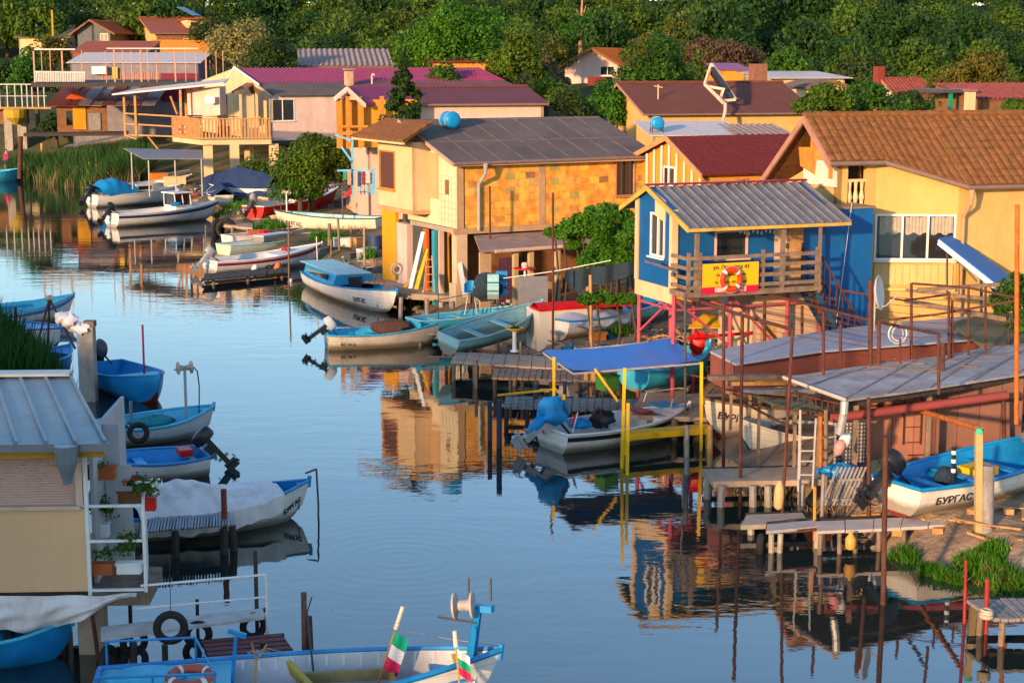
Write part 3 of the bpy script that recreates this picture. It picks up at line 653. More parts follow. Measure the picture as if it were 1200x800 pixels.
t_ = MB(); t_.pbox((-.05, -.02, zE-.1), (0, yR+.02, zR-zE), (0, 0, .14), (.045, 0, 0)); t_.pbox((-.05, yB, zBk-.1), (0, yR-yB, zR-zBk), (0, 0, .14), (.045, 0, 0))
t_.box(0, -.04, zE-.09, Lr, -.0, zE-.005); t_.build('bargeboard', mat('trim_ochre', (.52,.34,.09), .6, .15, 3, .4), ro)
xr1 = f.U(958, deck+.5, .12)
MB().box(-.0, .05, deck-.14, xr1+.12, yW-.004, deck).box(.1, yW, deck-.14, xE, yK-.15, deck-.01).build('deck', WOOD, b1)
x816 = f.U(817, zE, .15); x918 = f.U(918, zE, .15)
each(b1, 'porch_post', WOOD, [((xx, .15, deck), (xx, .15, zE-.06), .10) for xx in (x816, x918)], bar_)
rl = MB()
for k in range(4): rl.bar((.12, .1, deck+.12+k*.26), (xr1, .1, deck+.12+k*.26), .04, .10)
for k in range(4): rl.bar((.06, .12, deck+.12+k*.26), (.06, yW, deck+.12+k*.26), .04, .10)
for xx in (.1, x816+.1, x918-.6, xr1): rl.bar((xx, .15, deck-.15), (xx, .15, deck+1.05), .08)
rl.bar((xr1+.05, .1, deck-.2), (xr1+.05, .1, deck+1.75), .07)
rl.build('railing', WOOD, b1)
# pink stilts
st_ = MB()
for (xx, yy) in ((.15, yW), (.15, yK-.1), (1.9, yW), (1.9, yK-.1), (3.7, yW), (xE-.1, yW), (xE-.1, yK-.1)):
    P = f.W(xx, yy); gz = hz(P.x, P.y); st_.tube((xx, yy, gz-.3), (xx, yy, deck-.14), .06, n=8)
for (a, b) in (((.15, yW), (.15, yK-.1)), ((.15, yW), (xE-.1, yW)), ((1.9, yW), (1.9, yK-.1))):
    st_.bar((a[0], a[1], deck-.2), (b[0], b[1], deck-.2), .08); st_.bar((a[0], a[1], deck-.6), (b[0], b[1], deck-.6), .06)
st_.bar((.15, yW, deck-.25), (.15, yK-.1, deck-1.5), .06); st_.bar((.15, yK-.1, deck-.25), (.15, yW, deck-.6), .05); st_.bar((.15, yW, deck-.3), (1.9, yW, deck-1.7), .06); st_.bar((1.9, yW, deck-.3), (3.2, yW, deck-1.6), .06)
st_.build('stilt', PINKP, b1)
lt = MB()
for k in range(9):
    xx = f.U(868, zE, .05)+k*.13; lt.lathe((xx, .05, zE-.17-.03*(k % 3)), [(.01, .09), (.03, .05), (.035, .0), (.01, -.03)], 8)
lt.path([(f.U(868, zE, .05)-.2+.14*k, .05, zE-.08-.03*(k % 2)) for k in range(10)], .006, 4); lt.build('string_light', DGREY, b1)
# banner on the railing
bn = f.F(822, 308, 887, 343, .06); bx, bz, bw, bh = bn; bz = max(bz, deck-.05)
ban = MB().box(bx, .02, bz+bh*.22, bx+bw, .045, bz+bh).build('banner', mat('banner_yellow', (.75,.42,.01), .5, .06, 3, .12, bump=.2, bsc=5), None)
ban.location = f.W(0, 0, 0); ban.rotation_euler = (0, 0, f.a); tag(ban, 'yellow and crimson cloth banner with a phone number tied to the porch railing', 'banner')
MB().box(bx, .02, bz, bx+bw, .045, bz+bh*.22-.002).build('phone_strip', mat('banner_crimson', (.55,.01,.06), .5, .06, 3, .1), ban)
up = (0, 0, 1); 
text('ул. Промпта 43', ban, (bx+bw*.5, .014, bz+bh*.80), (1,0,0), up, bh*.19, align='CENTER')
text('Бургас Бриз Корал', ban, (bx+bw*.5, .014, bz+bh*.57), (1,0,0), up, bh*.12, align='CENTER')
text('гр. Бургас, кв. Комар', ban, (bx+bw*.5, .014, bz+bh*.33), (1,0,0), up, bh*.12, align='CENTER')
text('0887 335 673', ban, (bx+bw*.5, .014, bz+bh*.045), (1,0,0), up, bh*.215, mat('white_letter', (.8,.75,.72), .6, 0, 1, 0, bump=0), align='CENTER')
def lifering(name, label, P, ax, Rr=.29, r=.075, par=None, ropes=True, m=RED_R):
    o = MB().torus((0,0,0), ax, Rr, r, 28, 10, sq=.9).build(name, m, par, True); o.location = P; tag(o, label, 'life ring')
    for k in range(4): MB().torus((0,0,0), ax, Rr, r+.008, 4, 10, R(k*90+38), R(k*90+52), sq=.9).build('white_band', MW, o)
    if ropes:
        c = MB(); c.torus((0,0,0), ax, Rr+r+.015, .011, 30, 5); c.build('grab_rope', ROPE, o)
    return o
P = f.W(bx+bw*.47, -.09, bz+bh*.46); lifering('life_ring', 'bright orange red life ring hung over the yellow banner', P, f.v, .27, .07)
# solar camera arm at the corner
ca = MB(); ca.tube((-.05, yW-.3, zE-1.25), (.25, yW-.1, zE-1.45), .05); ca.pbox((-.7, yW+.1, zE-.98), (.75, -.5, -.27), (.06,.08,0), (0,0,.07)); o = ca.build('wall_lamp', DGREY, b1)
# external staircase with iron rail, going down to the right
xs0 = xr1+.05; sr = thing('iron_staircase', 'outdoor staircase with rusty iron rails leading up to the blue house', 'staircase', f.W(0,0,0), f.a)
xs1 = xs0+1.9; zb_ = .9; n = 11; q = MB()
for k in range(n): z = deck-.1-(deck-zb_)*k/n; q.box(xs0+(xs1-xs0)*k/n, .2, z-.16, xs0+(xs1-xs0)*(k+1)/n+.03, 1.0, z-.10)
q.build('tread', DARKW, sr)
q = MB()
for yy in (.2, 1.0): q.pbox((xs0, yy-.02, deck-.35), (xs1-xs0, 0, zb_-deck), (0, .05, 0), (0, 0, .2))
q.build('stringer', mat('stringer_blue', (.02,.06,.12), .6), sr)
q = MB()
for yy in (.2, 1.0):
    q.bar((xs0, yy, deck+.95), (xs1, yy, zb_+.95), .04)
    for k in range(10): x = xs0+(xs1-xs0)*k/9; z = deck-(deck-zb_)*k/9; q.bar((x, yy, z-.2), (x, yy, z+.95), .03)
q.build('handrail', RUST, sr)

# ---------------------------------------------------------------- B2: big yellow house with the tile roof
f2 = Fr(972, 47.5, 18, zg=0.6, py=190); zE2 = f2.Z(190)
yR2 = f2.V(943, zE2+1.3); zR2 = f2.Z(137, 0, yR2); yB2 = f2.V(890, zE2); zB2 = f2.Z(216, 0, yB2)
def onroof(px, py):
    n = Vector((0, -(zR2-zE2), yR2)); W0 = f2.W(0, 0, zE2); nw = f2.u*n.x+f2.v*n.y+Vector((0,0,n.z)); d = ray(px, py)
    t = (W0-C0).dot(nw)/d.dot(nw); return f2.local(C0+d*t)
b2 = f2.root('yellow_house', 'big yellow plastered house under an orange clay tile roof', 'house')
e1 = onroof(1037, 190); e2 = onroof(1135, 218); e1.y = 0; e1.z = zE2; e3 = Vector((e2.x+6.5, e2.y, e2.z))
Lx = e3.x; rb = MB()
EP = [Vector((0, 0, zE2)), e1, e2, e3]
for A, B in zip(EP, EP[1:]):
    sheet(rb, A, B, (A.x, yR2, zR2), (B.x, yR2, zR2), 'tile', .27, .028, .30)
sheet(rb, (Lx, yB2, zB2), (0, yB2, zB2), (Lx, yR2, zR2), (0, yR2, zR2), 'tile', .27, .028, .30)
ro = rb.build('roof', R_TILE, b2, fix=False)
q = MB(); k = 0.0
while k < Lx: q.lathe((k, yR2, zR2+.03), [(.13, 0), (.115, .30), (.10, .36)], 10, (1, 0, 0)); k += .34
q.build('ridge_tile', R_TILE, ro)
q = MB(); q.pbox((-.06, -.03, zE2-.18), (0, yR2+.03, zR2-zE2), (0, 0, .22), (.07, 0, 0)); q.pbox((-.06, yB2, zB2-.18), (0, yR2-yB2, zR2-zB2), (0, 0, .22), (.07, 0, 0))
q.build('bargeboard', TRIM, ro)
q = MB(); q.path([p+Vector((0, -.07, -.05)) for p in EP], .065, 8); q.build('gutter', GUT, ro)
WP = [Vector((.45, .32, 0)), Vector((e1.x-.05, .32, 0)), Vector((e2.x-.1, e2.y+.32, 0)), Vector((e3.x-.3, e2.y+.32, 0))]
rz_ = lambda y: zE2+(zR2-zE2)*y/yR2-.06
wn2 = None
mw = MB()
def seg(A, B, holes, t=.2):
    d = (B-A); L_ = d.length; wallpanel(mw, A, d, L_, -.6, [(0, rz_(A.y)), (L_, rz_(B.y))], holes, t); return d.normalized()
bl = f2.F(990, 192, 1012, 240, .32); bal = (bl[0]-.45, bl[1], bl[2], bl[3])
d1 = seg(WP[0], WP[1], [bal])
# window opening on the diagonal wall: intersect the view rays with it
def onwall(A, B, px, py):
    n = Vector((-(B-A).y, (B-A).x, 0)); nw = f2.u*n.x+f2.v*n.y; d = ray(px, py); W0 = f2.W(A.x, A.y, 0); t = (W0-C0).dot(nw)/d.dot(nw)
    p = f2.local(C0+d*t); return ((p-A).x*(B-A).normalized().x+(p-A).y*(B-A).normalized().y), p.z
A, B = WP[1], WP[2]
s0, zt = onwall(A, B, 1028, 253); s1, zb_ = onwall(A, B, 1121, 303)
hole2 = (max(.05, s0), zb_, min(s1, (B-A).length-.1)-max(.05, s0), zt-zb_)
h_low = [(onwall(A, B, 1058, 345)[0], onwall(A, B, 1058, 398)[1], .8, 1.1)]
d2 = seg(A, B, [hole2]); seg(WP[2], WP[3], [])
mw.box(WP[0].x, yB2-.5, -.6, Lx-.3, yB2-.3, zB2); mw.build('wall', W_YEL, b2)
q = MB(); wallpanel(q, (WP[0].x, yB2-.5), (0, -1), yB2-.5-.32, -.6, [(0, zB2), (yB2-.5-yR2, zE2-.1), (yB2-.82, zE2-.1)], [], .15); q.build('gable_wall', W_YEL, b2)
q = MB()                                       # balcony recess things under the open gable
q.box(WP[0].x+.9, .9, zE2-1.1, WP[0].x+1.1, yR2+1.2, zR2-.6); q.build('attic_wall', ORW, b2)
q = MB(); q.box(WP[0].x-.12, .33, zE2-.75, WP[0].x-.005, yR2+.6, zE2-.02).build('parapet', W_WHITE, b2)
q = MB(); q.box(.25, .38, zE2-.5, .37, .5, zE2+.2); q.box(.25, yR2-.06, zE2, .37, yR2+.06, zR2-.25); q.build('attic_post', ORW, b2); q = MB(); q.prism([(.3, yR2-.25, zE2+.35), (.3, yR2+.9, zE2+.3), (.3, yR2+.75, zE2-.25), (.3, yR2-.1, zE2-.45)], (.35,-.2,-.25)); q.build('attic_board', ORW, b2)
fo = window(b2, A, d2, hole2, MW, 2)
cu_ = MB(); nn = Vector((d2.y, -d2.x, 0))
for k in range(3):
    s_ = hole2[0]+hole2[2]*(k/3+.04); w3 = hole2[2]/3*.85
    cu_.grid(lambda u, v, s_=s_: A+d2*(s_+w3*u)+Vector((0,0,hole2[1]+hole2[3]*(1-.42*v-.03*math.sin(u*12))))-nn*(.025+.01*math.sin(u*40)), 30, 2)
cu_.build('curtain', CURT, fo)
q = MB(); W_ = hole2[2]                          # ribbed apron under the window
P_ = lambda s_, z, k=0: A+d2*s_+Vector((0,0,z))+nn*k
zz = hole2[1]-.16
for k in range(11): q.pbox(P_(hole2[0]-.05+k*(W_+.05)/11, zz-.62, .003), d2*.22, (0,0,.60), nn*.05)
q.pbox(P_(hole2[0]-.1, zz-.78, .003), d2*(W_+.2), (0,0,.08), nn*.12); q.build('apron_panel', mat('apron_cream', (.62,.42,.2), .8, .08), b2)
q = MB()                                       # downpipe
E = e2+Vector((.05, -.12, -.1)); Bp = WP[2]+Vector((.12, -.12, 0)); q.tube(E, E+Vector((0,0,-.25)), .09, .06); q.path([E+Vector((0,0,-.2)), E+Vector((-.02,.02,-.45)), Vector((Bp.x,Bp.y,e2.z-.9)), Vector((Bp.x,Bp.y,-.5))], .055, 8); q.build('downpipe', mat('pipe_cream', (.40,.26,.16), .6), b2)
q = MB()                                       # balusters
P0 = WP[0]; 
for k in range(3): 
    x = P0.x+bal[0]+bal[2]*(.18+.32*k); q.lathe((x, .40, bal[1]), [(.06,0),(.05,.08),(.085,.2),(.04,.42),(.055,.62),(.06,.66)], 10)
q.box(P0.x+bal[0], .33, bal[1]+.66, P0.x+bal[0]+bal[2], .48, bal[1]+.74); q.build('baluster', W_CREAM, b2)
q = MB().box(P0.x+bal[0], .5+.3, bal[1], P0.x+bal[0]+bal[2], .85, bal[1]+bal[3]).build('balcony_recess', DARKIN, b2)
ch_ = f2.root('tile_chimney', 'x', 'x'); bpy.data.objects.remove(ch_)
# tall blue annexe between the stilt house and the yellow house
fa = Fr(950, 46.4, 18, zg=.6, py=245); xa = fa.U(1021, 3); za = fa.Z(245, xa*.5, 0)
q = MB().box(0, 0, 0, xa, 1.2, za).build('wall', W_BLUE); rt = fa.root('blue_annexe', 'tall plain blue annexe wall standing against the yellow house', 'annexe'); q.parent = rt
MB().box(-.03, -.05, za, xa+.05, 1.25, za+.06).build('coping', GUT, rt)
MB().bar((xa*.62, -.1, za+.2), (xa*.3, -.35, .6), .012).build('cable', MW, rt)
# cream lower wall below the stilt house deck
fc = Fr(884, 45.8, 18, zg=.5, py=380); xc = fc.U(985, 1); zt1 = fc.Z(345)
rt = fc.root('cream_outbuilding', 'cream walled outbuilding with a plank door under the stairs', 'outbuilding')
q = MB(); dd = fc.F(893, 348, 912, 402); wallpanel(q, (0,0), (1,0), xc, -.3, [(0, zt1), (xc*.72, zt1), (xc, .35)], [(dd[0], -.3, dd[2], min(zt1-.1, 2.2))], .15); q.box(0, 2.2, -.3, xc*.7, 2.35, zt1)
q.box(.002, .16, -.3, .15, 2.2, zt1); q.build('wall', mat('plaster_peach', (.50,.35,.24), .9, .08, 1, .3), rt)
q = MB()
for k in range(5): q.box(dd[0]+k*dd[2]/5+.005, .02, -.3, dd[0]+(k+1)*dd[2]/5-.005, .06, min(zt1-.1, 2.2))
q.build('door', WOODL, rt)
MB().box(-.05,-.05,zt1,xc*.72,2.3,zt1+.07).build('roof', CONC, rt)

# ---------------------------------------------------------------- B3: red shingle roof house
f3 = Fr(822, 61.0, 24, zg=.6, py=205); ze = f3.Z(205); yr = f3.V(780, ze+1); zr = f3.Z(160, 0, yr); yb = f3.V(738, ze); zb = f3.Z(183, 0, yb)
L3 = f3.U(962, ze+.5); rt = f3.root('shingle_house', 'orange walled house with a dark red shingle roof and white gable slats', 'house')
q = MB(); holes = [(f3.U(838, ze, .3), ze-.75, .9, .45), (f3.U(861, ze, .3), ze-.75, .5, .5)]
wallpanel(q, (.3, .3), (1, 0), L3-.3, -.4, [(0, ze), (L3, ze)], [(h[0]-.3,)+h[1:] for h in holes], .15)
wallpanel(q, (.3, yb-.3), (0, -1), yb-.6, -.4, [(0, zb), (yb-.3-yr, zr-.1), (yb-.6, ze)], [], .15); q.box(.3, yb-.45, -.4, L3, yb-.3, zb); q.build('wall', W_ORANGE, rt)
for h in holes: window(rt, (.3, .3), (1,0), (h[0]-.3,)+h[1:], WOODL, 1)
rb = MB(); sheet(rb, (0,0,ze), (L3+.3,0,ze), (0,yr,zr), (L3+.3,yr,zr), 'tile', .33, .006, .16); sheet(rb, (L3+.3,yb,zb), (0,yb,zb), (L3+.3,yr,zr), (0,yr,zr), 'flat'); ro = rb.build('roof', R_RED, rt, fix=False)
q = MB(); q.pbox((-.04,-.02,ze-.16), (0,yr+.02,zr-ze), (0,0,.2), (.06,0,0)); q.pbox((-.04,yb,zb-.16), (0,yr-yb,zr-zb), (0,0,.2), (.06,0,0)); q.build('bargeboard', WOODL, ro)
q = MB(); 
for k in range(9):
    y = .5+k*(yb-.9)/8; zt = (ze+(zr-ze)*y/yr if y < yr else zb+(zr-zb)*(yb-y)/(yb-yr))-.15; q.box(.2, y-.035, zt-1.9, .26, y+.035, zt)
q.build('gable_slat', MW, rt)
q = MB(); wz = f3.Z(205, .2, yr); q.box(.22, yr-.35, wz-.45, .285, yr+.55, wz-.38); q.box(.22, yr-.35, wz+.25, .285, yr+.55, wz+.32); q.box(.22, yr-.35, wz-.4, .285, yr-.29, wz+.3); q.box(.22, yr+.5, wz-.4, .285, yr+.56, wz+.3); fo = q.build('window', MW, rt)
MB().box(.25, yr-.3, wz-.38, .27, yr+.5, wz+.25).build('pane', GLASS, fo)

# ---------------------------------------------------------------- B4: hollow-block brick house
f4 = Fr(535, 62.0, 28, zg=.65, py=188); z4 = f4.Z(187); L4 = f4.U(762, z4); zfl = f4.Z(268); yW4 = f4.V(486, 5); yBk = f4.V(478, z4+1.2); yBk = max(yBk, yW4+.5)
zr4 = f4.Z(141, 0, yBk+.2); sl4 = (zr4-z4)/(yBk+.2); rt4 = f4.root('block_house', 'two storey house with an unplastered checkered hollow block front wall', 'house')
q = MB(); hw = f4.F(722, 187, 742, 228); wallpanel(q, (.35, 0), (1, 0), L4-.35, zfl, [(0, z4-.05), (L4-.35, z4-.05)], [(hw[0]-.35, hw[1], hw[2], min(hw[3], z4-hw[1]-.25))], .2)
q.build('block_wall', BRICK, rt4)
window(rt4, (.35, 0), (1,0), (hw[0]-.35, hw[1], hw[2], min(hw[3], z4-hw[1]-.25)), TRIM, 0)
q = MB(); 
for xx in (0.0, f4.U(631, 4), L4-.02): q.box(xx-.002, -.018, zfl, xx+.28, .2, z4-.05)
q.box(-.15, -.03, zfl-.22, L4+.1, .25, zfl-.003); q.build('concrete_frame', mat('frame_concrete', (.42,.27,.16), .9, .15, 2, .4), rt4)
q = MB(); wallpanel(q, (-.004, yBk), (0,-1), yBk, zfl, [(0, z4+sl4*yBk-.05), (yBk, z4-.05)], [(yBk-.95, z4-1.35, .3, .55)], .2)
q.build('white_block_wall', mat('white_block', (.64,.53,.36), .85, .08, 1.2, .3, (.44,.33,.2), 2, .25), rt4)
q = MB()
for k in range(1, 9): q.box(-.012, .05, zfl+k*.24-.006, -.003, 1.6, zfl+k*.24+.006)
for k in range(5): q.box(-.012, .3*k+.1, zfl+.02, -.003, .3*k+.112, zfl+1.9)
q.build('block_joint', CONC, rt4)
MB().box(-.02, .96-.3, z4-1.35, .0, .95, z4-.8).build('vent_window', W_BROWN, rt4)
q = MB().box(-.06, 1.55, zfl+1.0, -.006, 3.2, z4+sl4*1.55-.3).build('plaster_panel', mat('panel_peach', (.52,.33,.18), .8, .06), rt4)
q = MB().box(0.0, yBk-.1, zfl, L4, yBk+.1, z4+sl4*yBk-.06).box(L4-.2,.2,zfl,L4-.003,yBk-.1,z4-.05).build('back_wall', W_CREAM, rt4)
rb = MB(); sheet(rb, (-.28,-.32,z4-sl4*.32), (L4+.35,-.32,z4-sl4*.32), (-.28,yBk+.3,z4+sl4*(yBk+.3)), (L4+.35,yBk+.3,z4+sl4*(yBk+.3)), 'flat', th=.09); ro = rb.build('roof', R_FELT, rt4)
q = MB()
for k in range(1,9): xx=-.28+k*1.0+.03*math.sin(k*3); q.pbox((xx,-.32,z4-sl4*.32+.001),(0,yBk+.6,sl4*(yBk+.6)),(.09,0,0),(0,0,.008))
for yy in (1.9,4.4): q.pbox((-.28,yy,z4+sl4*yy+.001),(L4+.6,0,0),(0,.08,sl4*.08),(0,0,.012))
q.build('felt_lap', mat('felt_lap', (.165,.125,.11), .9, .3, 3, .4), ro)
q = MB(); q.pbox((-.33,-.34,z4-sl4*.34-.13), (0,yBk+.6,sl4*(yBk+.6)), (0,0,.15), (.045,0,0)); q.box(-.33,-.38,z4-sl4*.34-.14,L4+.35,-.33,z4-sl4*.34+.01); q.build('fascia', mat('fascia_pale', (.42,.28,.22), .6), ro)
MB().tube((-.3,-.42,z4-.14),(L4+.35,-.42,z4-.1),.06).build('gutter', GUT, ro)
xg = f4.U(563, z4); q = MB(); q.tube((xg,-.42,z4-.14),(xg,-.42,z4-.4),.11,.07); q.path([(xg,-.42,z4-.3),(xg,-.40,z4-.55),(xg-.12,-.09,z4-.95),(xg-.12,-.09,zfl-.1)],.06,8); q.build('downpipe', LGREY, rt4)
# bay on the left with its own tiled awning
y0 = f4.V(483, 5, -.75); y1 = f4.V(443, 5, -.75); xb = -.75; zb0 = f4.Z(247, xb, y0); zb1 = f4.Z(167, xb, y0)
q = MB(); hb = f4.L(446, 178, 463, 220, xb); wallpanel(q, (xb, y1), (0,-1), y1-y0, zb0, [(0,zb1),(y1-y0,zb1)], [(y1-hb[0]-hb[2], hb[1], hb[2], hb[3])], .18)
q.box(xb+.003, y0, zb0, -.01, y0+.18, zb1); q.box(xb+.19, y0+.18, zb0, 0, y1, zb0+.15); q.box(xb+.003,y1-.18,zb0+.15,0,y1,zb1); bay = q.build('bay', W_CREAM, rt4)
fo = window(rt4, (xb, y1), (0,-1), (y1-hb[0]-hb[2], hb[1], hb[2], hb[3]), ORW, 0, gm=mat('shutter_brown', (.09,.035,.025), .6, .1))
q = MB(); q.box(xb-.05, y0-.03, zb0-.16, .0, y1+.03, zb0-.002); q.build('bay_beam', mat('beam_peach', (.50,.28,.15), .8), rt4)
q = MB(); sheet(q, (xb-.75,y0-.9,zb1+.1),(xb-.75,y1+.8,zb1+.1),(.05,y0-.2,zb1+.75),(.05,y1+.8,zb1+.75),'tile',.3,.03,.4); q.build('bay_roof', R_TILE, rt4, fix=False)
q = MB(); q.box(xb-.8,y0-.9,zb1-.03,xb-.7,y1+.8,zb1+.045); q.build('bay_fascia', W_CREAM, rt4)
# ground floor
q = MB(); gy = lambda px, xl=0: f4.V(px, 1.5, xl)
def lcol(pa, pb, x0, x1, m, nm, z1=None):
    a, b = gy(pb, x0), gy(pa, x0); return MB().box(x0, a, -.3, x1, b, zfl-.23 if z1 is None else z1).build(nm, m, rt4)
lcol(448, 464, .06, .2, mat('panel_yellow', (.62,.30,.03), .7, .05), 'yellow_panel', zb0-.2)
lcol(465, 477, .0, .35, W_PINK, 'pier'); lcol(478, 496, .25, .33, DGREY, 'steel_door')
lcol(509, 515, .1, .3, W_PINK, 'pier'); 
lcol(496, 500, -.06, .05, mat('post_orange', (.5,.12,.03), .6), 'orange_post'); lcol(506, 509.5, -.06, .06, mat('post_blue', (.05,.25,.33), .6), 'blue_post')
lcol(516, 526, .5, .55, mat('panel_ochre', (.40,.20,.03), .8), 'ochre_panel')
MB().box(-.02,-.02,-.5,.42,.4,zfl-.23).box(-.1,-.1,-.5,.5,.48,.75).build('corner_pier', mat('pier_white', (.56,.42,.30), .85, .1, 1.5, .4, (.35,.2,.1)), rt4)
MB().box(.6,2.6,-.4,L4-.2,2.75,zfl-.25).box(.5,yBk-.1,-.4,L4,yBk,zfl-.22).build('inner_wall', W_BROWN, rt4)
MB().box(0,.25,zfl-.2,L4-.02,yBk-.12,zfl-.03).build('floor_slab', CONC, rt4)
# lean-to awning in front of the block wall, going right
xA0 = -.2; xA1 = f4.U(705, 3, -2.6); zf0 = f4.Z(300, .8, -2.6); zf0 = 2.25
aw = f4.root('lean_to', 'long grey lean-to roof on square posts in front of the block house', 'lean-to'); D2 = -2.3
q = MB(); sheet(q, (xA0,D2,zf0),(xA1,D2,zf0+.05),(xA0+.9,-.05,zfl-.28),(xA1,-.05,zfl-.28),'flat',th=.08); q.build('roof', R_CORR, aw)
MB().tube((xA0+.6,D2-.06,zf0-.06),(xA1,D2-.06,zf0-.01),.07).build('gutter', mat('gutter_pinkish', (.52,.36,.28), .6), aw)
q = MB()
for px in (604, 622, 653, 690):
    x = f4.U(px, 1.2, D2+.2); q.box(x-.09, D2+.12, -.5, x+.09, D2+.3, zf0-.06)
q.build('post', mat('post_stone', (.40,.30,.17), .9, .15, 2, .4), aw)
q = MB(); xq = f4.U(580, 1.2, D2+.3); q.box(xA0+.1, D2+.2, -.5, xq-.2, D2+.3, zf0-.1); q.build('wall_panel', mat('panel_beige', (.42,.29,.18), .85, .1), aw)
q = MB(); 
for k in range(7): x = f4.U(583, 1.2, D2+1.5)+k*.16; q.box(x, D2+1.4, -.2, x+.13, D2+1.43, zf0-.5)
q.build('curtain', mat('stripe_purple', (.07,.03,.06), .9, .3), aw)
# water tank on the roof
def tank(fr, px, py, label, grp=None, yl=None, ax=(0,1,0), Rr=.33, L_=.75, lift=.45):
    x = fr.U(px, z4+1, yl); z = lift
    t = thing('water_tank', label, 'water tank', fr.W(x, yl, ZA(py, fr.W(x,yl).x, fr.W(x,yl).y)-fr.zg), fr.a, grp)
    q = MB().lathe((0,-L_/2,Rr+.25), [(Rr*.5,-.04),(Rr*.93,0),(Rr,.05),(Rr,L_-.05),(Rr*.93,L_),(Rr*.5,L_+.04)], 20, (0,1,0)); q.build('barrel', mat('tank_blue', (.02,.22,.45), .4, .1), t, True)
    q = MB()
    for y in (-L_*.3, L_*.3): q.torus((0,y,Rr+.25),(0,1,0),Rr+.005,.018,24,6)
    q.build('hoop', LGREY, t)
    q = MB()
    for x in (-.32,.32):
        for y in (-L_*.35, L_*.35): q.bar((x,y,-.12),(x*.8,y,.5),.05)
        q.bar((x,-L_*.35,.1),(x,L_*.35,.1),.04)
    for y in (-L_*.35, L_*.35): q.bar((-.32,y,.08),(.32,y,.08),.05)
    q.build('stand', RUST, t); return t
tank(f4, 527, 158, 'blue barrel water tank on a rusty stand on the grey felt roof', yl=3.6)
q = MB()                                          # roof antenna of the house behind is added later
# ---------------------------------------------------------------- B6: long house with purple ridge and timber balcony
f6 = Fr(318, 122.0, 26, zg=.7, py=165); z6 = f6.Z(112); zf6 = f6.Z(165)
W6 = f6.V(236, z6) ; yr = f6.V(275, z6+1); zr = f6.Z(80, 0, yr); L6 = f6.U(560, z6, yr)
rt6 = f6.root('long_house', 'long pinkish house with a purple metal ridge, grey lower roof and timber balcony', 'house')
q = MB(); hw = [f6.F(319, 117, 345, 141)]
zm = f6.Z(97, 0, yr*.45)
wallpanel(q, (0,0), (1,0), L6, zf6, [(0,z6),(L6,z6)], [hw[0]], .18); q.box(0,W6-.2,zf6,L6,W6,z6); q.build('wall', W_PINK, rt6)
window(rt6, (0,0), (1,0), hw[0], MW, 1)
q = MB(); W6l = W6
hl = f6.L(256, 110, 268, 133)
hh = [(W6-hl[0]-hl[2], zf6+.1, hl[2], hl[1]+hl[3]-zf6-.1), ]
wallpanel(q, (-.004,W6), (0,-1), W6, zf6, [(0,f6.Z(95,0,W6)),(W6-yr,zr),(W6,z6)], hh, .18); q.build('gable_wall', W_CREAM, rt6)
window(rt6, (-.004,W6), (0,-1), hh[0], W_CREAM, 1)
q = MB(); a = .0; sheet(q, (.0,yr*.42,zm+.02),(L6,yr*.42,zm+.02),(-.0,yr,zr),(L6,yr,zr),'seam',.32,.06); sheet(q,(L6,W6+.3,z6+.2),(0,W6+.3,z6+.2),(L6,yr,zr),(0,yr,zr),'flat'); ro = q.build('roof', R_PURPLE, rt6)
q = MB(); sheet(q, (.25,-.4,z6+.02),(L6+.2,-.4,z6+.02),(.25,yr*.42-.02,zm-.01),(L6+.2,yr*.42-.02,zm-.01),'flat'); q.build('lower_roof', R_FELT, rt6)
q = MB(); q.pbox((-.05,yr*.3,zr-(zr-zm)*1.2),(0,yr*.7,(zr-zm)*1.2),(0,0,.16),(.08,0,0)); q.pbox((-.05,W6+.6,zr-(yr+.6)*.5-.3),(0,yr-W6-.6,(yr+.6)*.5+.3),(0,0,.16),(.08,0,0)); q.build('bargeboard', MW, ro)
# small porch gable on the front
xp = f6.U(272, z6, -.8); p0 = f6.U(303, z6, -.9)
pa = f6.local(PD(272,107,121.2)); pb = f6.local(PD(290,97,121.5)); pc = f6.local(PD(303,110,120.6))
q = MB(); q.prism([(pa.x,-1.1,pa.z),(pb.x,-1.1,pb.z),(pc.x,-1.1,pc.z),(pc.x,-1.1,pc.z-.14),(pb.x,-1.1,pb.z-.16),(pa.x,-1.1,pa.z-.14)],(0,1.6,0)); q.build('porch_roof', W_BROWN, rt6)
q = MB(); q.box(pb.x-.9,-.75,zf6,pb.x-.75,-.6,pa.z-.1); q.box(pb.x+.3,-.75,zf6,pb.x+.45,-.6,pa.z-.1); q.box(pb.x-.7,-.5,zf6,pb.x+.25,-.45,pa.z-.2); q.build('porch_wall', W_CREAM, rt6)
ch = chimney(rt6, f6.U(409, z6+.5, yr*.3), yr*.3, zm-.6, f6.Z(84, 4, yr*.3), .55, mat('chimney_plaster', (.5,.33,.22), .8))
q = MB(); xv = f6.U(436, z6+.5, yr*.35); q.path([(xv,yr*.35,zm-.3),(xv,yr*.35,zm+.5),(xv+.12,yr*.35,zm+.62),(xv+.22,yr*.35,zm+.5)],.07,8); q.build('vent_pipe', W_PINK, rt6)
